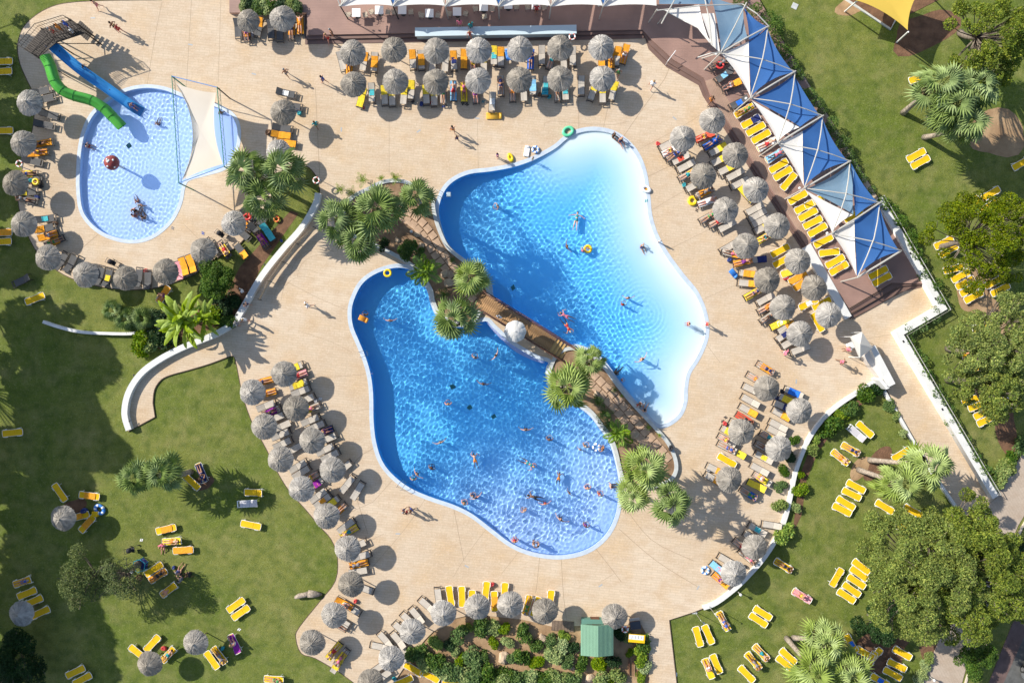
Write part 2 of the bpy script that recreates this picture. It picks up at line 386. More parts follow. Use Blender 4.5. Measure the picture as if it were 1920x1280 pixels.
def waves(lmin, lmax, n, amp, seed, rings):
    g = np.random.default_rng(seed); W = []
    for i in range(n):
        lam = g.uniform(lmin, lmax); th = g.uniform(0, 2 * PI); W.append((math.cos(th) * 2 * PI / lam, math.sin(th) * 2 * PI / lam, g.uniform(0, 6.3), lam))
    def f(X, Y):
        Z = 0 * X
        for a, b, p, l in W: Z = Z + amp * l * np.sin(a * X + b * Y + p)
        mod = 0.85 + 0.45 * np.sin(X * 0.31 + 1.3 * np.sin(Y * 0.23)) * np.sin(Y * 0.27 + 0.7) + .15 * np.sin(X * 1.1 + 2 * np.sin(Y * .7))
        Z = Z * mod
        for (u, v, lam, am, rad) in rings:
            c = P(u, v); r = np.hypot(X - c.x, Y - c.y); Z = Z + am * np.exp(-((r - rad * .45) / (rad * .5)) ** 2) * np.sin(2 * PI * r / lam)
        return Z
    return f
wm = bpy.data.materials.new('pool_water_glass'); nt, b = nodes(wm)
b.inputs['Base Color'].default_value = (0.93, 0.985, 1.0, 1); b.inputs['Roughness'].default_value = 0; b.inputs['IOR'].default_value = 1.33; b.inputs['Transmission Weight'].default_value = 1
def fin_up(x, y):
    d = polydist(BEACH, x, y); return np.clip(1 - smoothstep(0.1, 7.5, d) ** 0.55, 0, 1)
basin(UPw, depth_up, floor_mat('upper_pool_finish', (0.085, 0.53, 0.93), (0.76, 0.82, 0.84)), fin_up,
      waves(.25, .62, 26, .0044, 3, [(1205,585,.42,.005,4),(1190,660,.45,.003,3),(1080,420,.4,.003,2.5)]), .052, wm)
basin(LOWw, depth_low, floor_mat('lower_pool_finish', (0.085, 0.53, 0.93), (0.40, 0.58, 0.88)),
      lambda x, y: 1 - smoothstep(0.2, 13.0, polydist(STEPS, x, y)), waves(.25, .62, 26, .0044, 5, [(1150,850,.42,.004,4),(1060,980,.4,.005,3),(906,720,.4,.005,2),(840,758,.4,.006,2.2),(889,670,.4,.005,2),(986,806,.42,.006,2.4),(885,935,.4,.005,2),(780,893,.4,.006,2),(1000,935,.4,.005,2)]), .052, wm)
basin(KIDw, lambda X, Y: 0.42 + 0 * X - 0.36 * smoothstep(-29.5, -27.5, X), floor_mat('kids_pool_finish', (0.50, 0.66, 0.92), (0.42, 0.56, 0.86)),
      lambda x, y: smoothstep(-29.5, -27.5, x), waves(.26, .6, 20, .0055, 8, [(205,303,.35,.003,4),(230,200,.4,.004,2.5)]), .055, wm)
for nm, pw, w in (('upper', UPw, .38), ('lower', LOWw, .38), ('kids', KIDw, .34)):
    o = slab('pool_coping', [offset(pw, w), pw], 0.085, 0.118, M_cop); o['kind'] = 'structure'
# submerged step lines and floor drains in the lower pool
M_drain = mat('drain_green', (0.02, 0.20, 0.22), 0.5)
for (u, v, z) in ((849,724,-1.4),(881,763,-1.4),(926,781,-1.4),(962,540,-1.4),(980,615,-1.4),(243,274,-.44)):
    p = P(u, v, z); d = 1.45 if z < -1 else .44
    o = MB().box((0, 0, 0), (.42, .42, .03), R(35)).build('pool_drain', M_drain); o.location = (p.x, p.y, -d); o['kind'] = 'structure'
# ---- deck joints (thin saw-cut fillets)
jm = MB()
def joint(pts, w=0.035, z=0.1035):
    L_ = W2(pts); a = offset(L_, w / 2, False); b_ = offset(L_, -w / 2, False); n = len(L_)
    jm.add([(x, y, z) for x, y in a + b_], [(i, i + 1, n + i + 1, n + i) for i in range(n - 1)])
for pts in ([(276,166),(290,80),(305,3)],[(415,0),(410,155)],[(360,0),(350,170)],[(592,165),(596,250),(600,330)],[(730,225),(730,330)],[(895,225),(897,320)],[(1085,185),(1085,245)],[(1020,240),(1034,228),(1135,235),(1180,228)],
            [(1130,245),(1140,200)],[(1165,262),(1215,190),(1245,150),(1255,125)],[(1200,280),(1300,225),(1345,190)],[(1208,335),(1280,300)],[(1213,400),(1290,355),(1330,350)],[(1240,475),(1340,425)],[(1320,560),(1400,525)],[(1320,640),(1350,680)],
            [(660,585),(600,560),(540,530),(500,520)],[(660,660),(620,640),(560,620)],[(700,700),(640,705),(600,706)],[(702,765),(650,772)],[(708,835),(660,880),(690,1000)],[(740,895),(700,940)],[(800,930),(760,990),(700,1060)],[(850,948),(870,1050)],
            [(912,990),(875,1040),(850,1080)],[(975,1030),(940,1075)],[(1012,1040),(1006,1100),(1003,1110)],[(1052,1043),(1056,1110),(1062,1160)],[(1115,1025),(1150,1070),(1165,1090)],[(1125,1090),(1150,1075)],[(1160,990),(1230,1050),(1310,1100)],[(1165,940),(1220,1010),(1300,1050)],
            [(600,985),(700,940)],[(640,1050),(700,1010),(720,1000)],[(1215,1000),(1300,1010)],[(380,455),(345,420)],[(150,470),(185,440)],[(100,340),(150,350)],[(1598,640),(1680,625)]):
    joint(spline(pts, False, 4) if len(pts) > 2 else pts, random.choice((.025, .03, .04)))
for a0, r0 in ((0, 26), (0, 34)):
    for cx, cy in ((600, 520), (570, 560)):
        joint([(cx + r0 * 1.6 * math.cos(R(t)), cy - r0 * math.sin(R(t)) * 1.6) for t in range(60, 185, 12)], .02)
jo = jm.build('deck_joint', mat('joint_mortar', (0.34, 0.25, 0.17), 0.9)); jo['kind'] = 'structure'
gr = MB()
for (u, v, a) in ((174,34,0),(357,84,10),(476,139,15),(640,243,90),(785,246,-35),(895,222,5),(1265,222,40),(1493,715,-85),(1126,1097,-35),(875,1061,30),(1309,1101,-60),(746,1000,0)):
    p = P(u, v, .1); gr.box((p.x, p.y, .103), (.42, .12, .006), R(-a))
gr.build('drain_grate', mat('grate_grey', (0.35, 0.38, 0.40), 0.5))['kind'] = 'structure'
# ---- soil and bare patches on the lawn
def blob(name, u, v, rx, ry, rot, z, m, seed=0, k=22, rough=.16):
    g = random.Random(seed); pts = []
    ph = [g.uniform(0, 6.28) for _ in range(4)]
    for i in range(k):
        a = 2 * PI * i / k; q = 1 + rough * sum(math.sin((j + 2) * a + ph[j]) / (j + 1) for j in range(4))
        x, y = rx * q * math.cos(a), ry * q * math.sin(a); c, s = math.cos(R(rot)), math.sin(R(rot))
        pts.append((u + x * c + y * s, v - (-x * s + y * c) if False else v + (x * s * -1 + y * c)))
    w = W2(pts); o = slab(name, [w], z - .004, z, m); o['kind'] = 'structure'; return o
blob('soil_patch', 1645, 868, 38, 17, 55, .006, M_soil2, 1, rough=.05); blob('soil_patch', 1612, 878, 26, 14, 60, .0085, M_soil, 2, rough=.05)
blob('soil_patch', 1828, 540, 30, 50, -30, .006, M_soil, 3); blob('soil_patch', 1865, 595, 45, 30, -40, .009, M_soil, 4)
blob('soil_patch', 1885, 790, 22, 60, 10, .006, M_soil2, 5); blob('soil_patch', 1870, 250, 60, 40, 10, .006, M_soil, 6)
blob('soil_patch', 1735, 60, 60, 38, 20, .006, M_soil2, 7); blob('soil_patch', 1600, 10, 30, 20, 20, .009, M_soil, 8)
blob('soil_patch', 1770, 1205, 45, 60, 10, .006, M_soil2, 9); blob('soil_patch', 1655, 1215, 60, 40, 20, .009, M_soil2, 10)
blob('soil_patch', 380, 905, 20, 14, 0, .006, M_soil2, 11); blob('soil_patch', 140, 950, 22, 15, 0, .006, M_soil2, 12)
slab('soil_border', [W2([(1490,965),(1500,890),(1515,850),(1540,805),(1580,770),(1640,728),(1652,732),(1600,770),(1560,810),(1532,850),(1512,900),(1503,965),(1486,1000)])], .001, .011, M_soil2)['kind'] = 'structure'
slab('soil_border', [W2([(1655,733),(1668,735),(1700,800),(1690,800)])], .001, .008, M_soil2)['kind'] = 'structure'
slab('soil_border', [W2([(262,625),(300,655),(440,598),(470,545),(490,500),(560,400),(545,395),(450,500),(420,560),(330,600)])], .001, .007, M_soil2)['kind'] = 'structure'
slab('sand_pit', [W2([(1578,-60),(1590,3),(1670,56),(1680,40),(1760,0),(1740,-60)])], .001, .03, M_soil2)['kind'] = 'structure'
strip('kerb', W2([(1574,-8),(1669,56),(1684,28)]), .18, 0, .12, M_grey)['kind'] = 'structure'
# ---- paths at the right
slab('footpath', [W2([(1792,950),(1866,933),(1882,905),(1920,845),(2100,600),(2150,620),(1960,900),(1908,985),(1885,1040),(1850,1110),(1800,1290),(1780,1400),(1690,1400),(1725,1282),(1762,1195),(1800,1110),(1846,1010)])], .0, .06, M_path)['kind'] = 'structure'
strip('kerb', W2([(2160,620),(1968,902),(1915,988),(1891,1043),(1856,1112),(1806,1292),(1786,1400)]), .16, 0, .13, mat('pale_kerb', (.55, .47, .38), .8))['kind'] = 'structure'
slab('car_park', [W2([(2300,900),(1960,1050),(1897,1170),(1845,1300),(1820,1400),(2300,1400)])], 0, .045, mat('brick_paving', (.13, .085, .075), .8, .2, 1.5, .3, 12))['kind'] = 'structure'
slab('road', [W2([(2300,1000),(1990,1090),(1925,1180),(1872,1300),(1850,1400),(2300,1400)])], .0, .05, mat('asphalt', (.10, .10, .095), .9, .2, 2, .4, 30))['kind'] = 'structure'
# ---- brown terrace with steps
T3 = [(430,-200),(430,24),(575,24),(578,66),(785,62),(1082,58),(1205,56),(1222,75),(1262,112),(1320,146),(1331,176),(1512,460),(1592,578),(1672,530),(1735,532),(1645,388),(1390,-60),(1370,-200)]
T2 = [(574,24),(574,74),(785,70),(1082,66),(1207,64),(1219,84),(1256,119),(1314,153),(1324,178),(1508,464),(1594,588),(1690,536),(1737,534),(1645,388),(1390,-60),(1370,-200),(574,-200)]
T1 = [(572,24),(572,83),(785,79),(1082,75),(1210,72),(1216,92),(1250,126),(1310,160),(1318,180),(1504,468),(1594,598),(1696,546),(1738,536),(1645,388),(1390,-60),(1370,-200),(572,-200)]
M_riser = mat('step_boards', (0.17, 0.105, 0.085), 0.6, 0.1, 1.0)
terr = slab('terrace', [W2(T3, .45)], .0, .45, M_terr); terr['kind'] = 'structure'
slab('terrace_step', [W2(T2, .3)], .0, .3, M_riser)['kind'] = 'structure'
slab('terrace_step', [W2(T1, .15)], .0, .15, M_riser)['kind'] = 'structure'
walk = MB()
wl = W2(spline([(1322,152),(1338,185),(1420,312),(1508,452)], False, 8), .45); wr = W2(spline([(1345,145),(1362,182),(1440,300),(1530,446)], False, 8), .45)
n = len(wl); walk.add([(x, y, .455) for x, y in wl + wr], [(i, i + 1, n + i + 1, n + i) for i in range(n - 1)])
walk.build('terrace_walkway', M_terr2)['kind'] = 'structure'
# nosings across the terrace steps at the east end
for k in range(3):
    a, b_ = P(1592 + 3 * k, 580 + 9 * k, .46 - .15 * k), P(1672 + 10 * k, 532 + 7 * k, .46 - .15 * k)
    MB().tube([a, b_], .035, 4).build('step_nosing', M_curb)['kind'] = 'structure'
# ================================================= THATCHED PARASOLS
M_thatch = mat('sun_bleached_thatch', (0.36, 0.335, 0.30), 0.95, 0.25, 2.0, island=0.17, objr=.22, spec=0.1)
M_thatch2 = mat('thatch_ridge', (0.24, 0.22, 0.19), 0.95, island=0.4, spec=0.1)
M_pole = mat('timber_pole', (0.14, 0.09, 0.055), 0.8, 0.2, 3)
def thatch_mesh(seed):
    g = np.random.default_rng(seed); ph = g.uniform(0, 6.28, 4)
    Rr = lambda a: 1.15 * (1 + .018 * np.sin(3 * a + ph[0]) + .014 * np.sin(5 * a + ph[1]) + .01 * np.sin(9 * a + ph[2]))
    zc = lambda q: 2.72 - 0.60 * q ** 1.12
    V = []; F = []
    n = 40; rad = [0.02, .25, .5, .75, .98]
    for k in range(n):
        a = 2 * PI * k / n
        for q in rad: V.append((q * Rr(a) * math.cos(a), q * Rr(a) * math.sin(a), zc(q) - .03))
    m = len(rad)
    for k in range(n):
        l = (k + 1) % n
        for i in range(m - 1): F.append((k * m + i, k * m + i + 1, l * m + i + 1, l * m + i))
    for j in range(1500):                                   # loose straws in overlapping courses
        a = g.uniform(0, 2 * PI); q0 = math.sqrt(g.uniform(0, .85)) if j % 3 else g.uniform(.5, .8)
        q1 = min(q0 + g.uniform(.25, .5), 1.0 + g.uniform(-.02, .045)); da = g.normal(0, .035); w = g.uniform(.006, .014)
        z = g.uniform(.0, .045); k = len(V)
        r0, r1 = q0 * Rr(a), q1 * Rr(a)
        for r_, aa, q in ((r0, a, q0), (r1, a + da, q1)):
            for s in (-1, 1):
                V.append((r_ * math.cos(aa) - s * w * math.sin(aa), r_ * math.sin(aa) + s * w * math.cos(aa), zc(q) + z + .006 * s * (1 if j % 2 else -1)))
        F.append((k, k + 2, k + 3, k + 1))
    return npmesh('thatch', V, F, M_thatch)
TH = [thatch_mesh(i) for i in range(3)]
pole_me = MB().tube([(0, 0, 0), (0, 0, 2.55)], .05, 8).me('pole', M_pole)
rg = MB(); rg.tube([(-.02, -.01, 2.66), (.02, .03, 2.75), (.09, .10, 2.70)], [.035, .05, .015], 6); rg.tube([(0, 0, 2.6), (-.04, .02, 2.76), (.0, -.02, 2.86)], [.07, .05, .01], 7)
ridge_me = rg.me('apex_knot', M_thatch2)
rb = MB()
for k in range(8):
    a = PI * k / 4; rb.tube([(.05 * math.cos(a), .05 * math.sin(a), 2.58), (1.02 * math.cos(a), 1.02 * math.sin(a), 2.06)], .018, 4)
ribs_me = rb.me('rafters', M_pole)
def parasol(u, v, i, label, group, z0=0.1, sc_=1.0):
    p = P(u, v, 2.4 + z0)
    o = empty('thatched_parasol', (p.x, p.y, z0), random.uniform(0, 6.28), label, 'parasol', group)
    o.rotation_euler[0] = random.gauss(0, .018); o.rotation_euler[1] = random.gauss(0, .018); o.scale = (sc_,) * 3
    part('thatch', TH[i % 3], o); part('pole', pole_me, o); part('apex_knot', ridge_me, o); part('rafters', ribs_me, o)
    return o
PAR = [  # group phrase, row phrase, list
 ('parasols by the planted terrace corner', 'of the two beside the terrace hedge, from the left', [(462,34,.88),(528,33)]),
 ('parasols east of the kids pool', 'from the top between shade sail and palm clump', [(530,209),(519,283,.95)]),
 ('parasols round the kids pool', 'from the slide in the arc around the children\'s pool', [(52,190),(40,268),(25,344),(41,420),(88,482),(158,515),(231,521,.95),(308,508),(379,470),(437,417,.97)]),
 ('parasols of the upper terrace row', 'from the left in the row nearest the terrace steps', [(660,97),(739,92),(818,93),(896,92),(974,91),(1050,88),(1128,87)]),
 ('parasols of the lower terrace row', 'from the left in the second row below the terrace', [(662,157),(741,152),(817,151),(897,150),(974,148),(1052,147),(1130,146)]),
 ('inner column of parasols by the beach end', 'from the top in the column nearest the beach-entry pool', [(1281,258),(1320,327),(1361,394),(1401,460),(1440,524),(1470,576),(1501,626)]),
 ('outer column of parasols by the walkway', 'from the top in the column along the board walkway', [(1338,225),(1380,291),(1418,355),(1459,424),(1498,490),(1528,540),(1556,589)]),
 ('parasols above the curved white wall', 'from the top in the cluster above the curved white wall', [(1438,728),(1500,770),(1392,811),(1462,841),(1367,900)]),
 ('parasols against the curved wall', 'of two leaning over the curved white kerb, upper first', [(1417,1028,.97),(1376,1075)]),
 ('lawn edge column of parasols', 'from the top in the column along the west lawn edge', [(472,736),(495,801),(526,862),(565,917),(612,968),(651,1030),(657,1096),(626,1154),(584,1206)]),
 ('pool side column of parasols', 'from the top in the column nearest the lower pool', [(530,701),(554,765),(585,825),(622,881)]),
 ('parasols around the shrub garden', 'from the left along the rim of the shrub garden', [(695,1280),(733,1236),(772,1184),(830,1150),(894,1137),(957,1134),(1022,1147),(1154,1155)]),
]
for grp, row, L_ in PAR:
    for i, q in enumerate(L_):
        lab = 'grey thatched parasol, %s %s' % (ORD[i], row)
        if row.startswith('of '): lab = 'grey thatched parasol, %s %s' % (ORD[i], row)
        parasol(q[0], q[1], i, lab, grp, .1, (q[2] if len(q) > 2 else 1.0) * 1.01)
for i, (u, v, lab) in enumerate([(115,972,'grey thatched parasol on the west lawn beside an orange-towelled lounger'),(38,1152,'dark shaded thatched parasol over four yellow loungers at the west edge'),
                    (279,1245,'pale thatched parasol at the bottom of the lawn, lower of two'),(366,1206,'pale thatched parasol on the bottom lawn, right of the other one')]):
    parasol(u, v, i, lab, 'parasols standing on the west lawn', 0, .99)

# ================================================= SUN LOUNGERS
M_yel = mat('yellow_sling', (0.76, 0.46, 0.010), 0.75, 0.06, 3, spec=0.2)
M_whp = mat('white_plastic', (0.78, 0.78, 0.76), 0.4)
M_tau = mat('taupe_sling', (0.50, 0.45, 0.385), 0.85, 0.08, 3, spec=0.2)
M_brf = mat('brown_frame', (0.055, 0.045, 0.04), 0.5)
M_gry = mat('charcoal_sling', (0.09, 0.09, 0.092), 0.8, 0.1, 3)
M_pale = mat('pale_grey_sling', (0.52, 0.50, 0.52), 0.8, 0.05, 3)
HZ = .34
def prof(x, ang, x0=.22):
    return HZ + (max(0.0, x - x0) * math.tan(ang) if ang else 0)
def sheet_me(name, xs, hw, ang, m, th=.03, lift=0.0, rip=0.0, seed=0):
    g = random.Random(seed); V = []; F = []; ny = 5 if rip else 3
    for i, x in enumerate(xs):
        for j in range(ny):
            y = -hw + 2 * hw * j / (ny - 1)
            z = prof(x, ang) + lift + (g.uniform(0, rip) if rip else -.012 * (1 - abs(y) / hw))
            if x > .22 and ang: xx = .22 + (x - .22) * math.cos(ang); zz = HZ + lift + (x - .22) * math.sin(ang) + (z - prof(x, ang) - lift)
            else: xx, zz = x, z
            V.append((xx + (g.uniform(-rip, rip) if rip else 0), y + (g.uniform(-rip, rip) if rip else 0), zz))
    n = len(xs); top = len(V)
    V += [(x, y, z - th) for x, y, z in V]
    for i in range(n - 1):
        for j in range(ny - 1):
            a, b, c, d = i * ny + j, (i + 1) * ny + j, (i + 1) * ny + j + 1, i * ny + j + 1
            F.append((a, b, c, d)); F.append((d + top, c + top, b + top, a + top))
    for i in range(n - 1):
        for j in (0, ny - 1):
            a, b = i * ny + j, (i + 1) * ny + j; F.append((a, a + top, b + top, b) if j == 0 else (b, b + top, a + top, a))
    for i in (0, n - 1):
        for j in range(ny - 1):
            a, b = i * ny + j, i * ny + j + 1; F.append((b, b + top, a + top, a) if i == 0 else (a, a + top, b + top, b))
    me = npmesh(name, V, F, m); return me
def lin(a, b, n): return [a + (b - a) * i / (n - 1) for i in range(n)]
LG = {}
def lounger_parts(kind, ang):
    key = (kind, ang)
    if key in LG: return LG[key]
    A = R(ang); out = []
    if kind == 'Y':
        f = MB()
        for s in (-1, 1):
            f.tube([(-.93, s * .30, HZ - .02), (.9, s * .30, HZ - .02)], .022, 6)
            for cx in (-.66, .62):      # arched leg loops standing proud of the sling
                f.tube([(cx - .20, s * .30, HZ - .03), (cx - .15, s * .35, HZ + .03), (cx + .15, s * .35, HZ + .03), (cx + .20, s * .30, HZ - .03)], .019, 6)
        f.tube([(-.93, -.30, HZ - .02), (-.97, 0, HZ - .02), (-.93, .30, HZ - .02)], .024, 6)
        f.tube([(.22 + .72 * math.cos(A), -.30, HZ + .72 * math.sin(A)), (.22 + .76 * math.cos(A), 0, HZ + .76 * math.sin(A)), (.22 + .72 * math.cos(A), .30, HZ + .72 * math.sin(A))], .024, 6)
        out.append(('frame', f.me('frame', M_whp), M_whp))
        out.append(('seat', sheet_me('seat', lin(-.93, .21, 6), .29, 0, M_yel), M_yel))
        out.append(('backrest', sheet_me('backrest', lin(.23, .95, 4), .29, A, M_yel), M_yel))
        lm = M_whp; lx, ly = (-.66, .62), .37
    else:
        fm, cm = {'T': (M_brf, M_tau), 'D': (M_brf, M_gry), 'W': (M_whp, M_pale), 'P': (M_whp, M_tau)}[kind]
        f = MB()
        for s in (-1, 1):
            f.box((-.03, s * .30, HZ - .03), (1.84, .05, .05))
        f.box((-.95, 0, HZ - .03), (.05, .65, .05)); f.box((-.72, 0, HZ - .035), (.04, .55, .04)); f.box((.22, 0, HZ - .05), (.04, .55, .04))
        f.box((-.90, 0, HZ - .02), (.06, .5, .03))
        out.append(('frame', f.me('frame', fm), fm))
        out.append(('seat', sheet_me('seat', lin(-.74, .21, 5), .285, 0, cm), cm))
        out.append(('backrest', sheet_me('backrest', lin(.23, .95, 4), .285, A, cm), cm))
        b = MB()
        for s in (-1, 1): b.tube([(.25, s * .29, HZ - .02), (.22 + .73 * math.cos(A), s * .31, HZ + .73 * math.sin(A) - .01)], .02, 5)
        if ang: b.tube([(.22 + .45 * math.cos(A), 0, HZ + .45 * math.sin(A) - .03), (.6, 0, HZ - .05)], .015, 5)
        out.append(('back_frame', b.me('back_frame', fm), fm))
        lm = fm; lx, ly = (-.88, .80), .29
    for x in lx:
        for s in (-1, 1):
            out.append(('leg', MB().tube([(x, s * ly, HZ - .02), (x + (.04 if x > 0 else -.04), s * (ly + .01), 0)], .022, 6).me('leg', lm), lm))
    LG[key] = out
    return out
TWM = {}
TCOL = {'o': ('orange', (0.80, 0.34, 0.035)), 'y': ('bright yellow', (0.80, 0.60, 0.05)), 'b': ('blue', (0.03, 0.16, 0.62)), 's': ('pale blue', (0.25, 0.55, 0.80)),
        'r': ('coral red', (0.70, 0.10, 0.06)), 'v': ('purple', (0.28, 0.03, 0.30)), 'w': ('white', (0.78, 0.76, 0.72)), 'k': ('pink', (0.70, 0.30, 0.34)), 't': ('turquoise', (0.08, 0.45, 0.50)), 'n': ('navy', (0.03, 0.04, 0.14))}
def towel_mesh(ext, ang, m):
    a, b = {0: (-.45, .60), 1: (.10, .93), 2: (-.88, .90), 3: (-.88, -.05), 4: (-.2, .35)}[ext]
    key = (ext, ang)
    if key not in TWM: TWM[key] = sheet_me('towel', lin(a, b, 9), .30 if ext != 4 else .22, R(ang), None, .012, .022, .018, seed=ext * 7 + ang); TWM[key].materials.append(None)
    return TWM[key]
def slot(o, m):
    o.material_slots[0].link = 'OBJECT'; o.material_slots[0].material = m; return o
PEOPLE_ON = []
NAMES = {'Y': 'yellow lounger', 'T': 'taupe lounger', 'D': 'charcoal lounger', 'W': 'pale grey lounger', 'P': 'pale lounger'}
def lounger(u, v, ang, kind, flags, where, group, z0):
    back = {'Y': 0, 'T': 18, 'D': 24, 'W': 10, 'P': 10}[kind]
    if 'F' in flags: back = 0
    if 'R' in flags: back = 35
    if 'p' in flags or 'P' in flags: back = 18
    if 'q' in flags: back = 0
    p = P(u, v, .35 + z0); lo = flags
    tw = [c for c in flags if c in TCOL]
    ttxt = 'bare ' + NAMES[kind] if not tw and not set('pPqh') & set(flags) else NAMES[kind]
    if tw: ttxt = NAMES[kind] + ' under a ' + TCOL[tw[0]][0] + ' towel'
    if set('pPqh') & set(flags): ttxt = 'occupied ' + NAMES[kind]
    hd = R(ang) + random.gauss(0, .02)
    o = empty('sun_lounger', (p.x, p.y, z0), hd, '%s, %s' % (ttxt, where), 'sun lounger', group)
    for nm, me, m in lounger_parts(kind, back): part(nm, me, o)
    ext = 0
    for k, c in enumerate(tw):
        ext = [e for e, d in ((1, '1'), (2, '2'), (3, '3'), (4, '4'), (0, '0')) if d in flags]
        e = ext[min(k, len(ext) - 1)] if ext else (2 if set('pPq') & set(flags) else random.choice((0, 0, 2, 1)))
        m = mat('towel_' + TCOL[c][0].replace(' ', '_'), TCOL[c][1], 0.95, 0.12, 5, spec=0.1)
        t = slot(part('towel', towel_mesh(e, back, m), None), m)
        t.location = (p.x, p.y, z0 + .004 * (k + 1)); t.rotation_euler = (0, 0, hd)
        tag(t, '%s towel on the %s, %s' % (TCOL[c][0], NAMES[kind], where), 'towel', 'towels spread on loungers')
    if 'p' in flags: PEOPLE_ON.append((p.x, p.y, z0, hd, 'lie', where, kind))
    if 'P' in flags: PEOPLE_ON.append((p.x, p.y, z0, hd, 'recline', where, kind))
    if 'q' in flags: PEOPLE_ON.append((p.x, p.y, z0, hd, 'prone', where, kind))
    if 'h' in flags: PEOPLE_ON.append((p.x, p.y, z0, hd, 'sit', where, kind))
    if 'g' in flags: BAGS.append((p.x, p.y, z0, hd, where))
    return o
BAGS = []
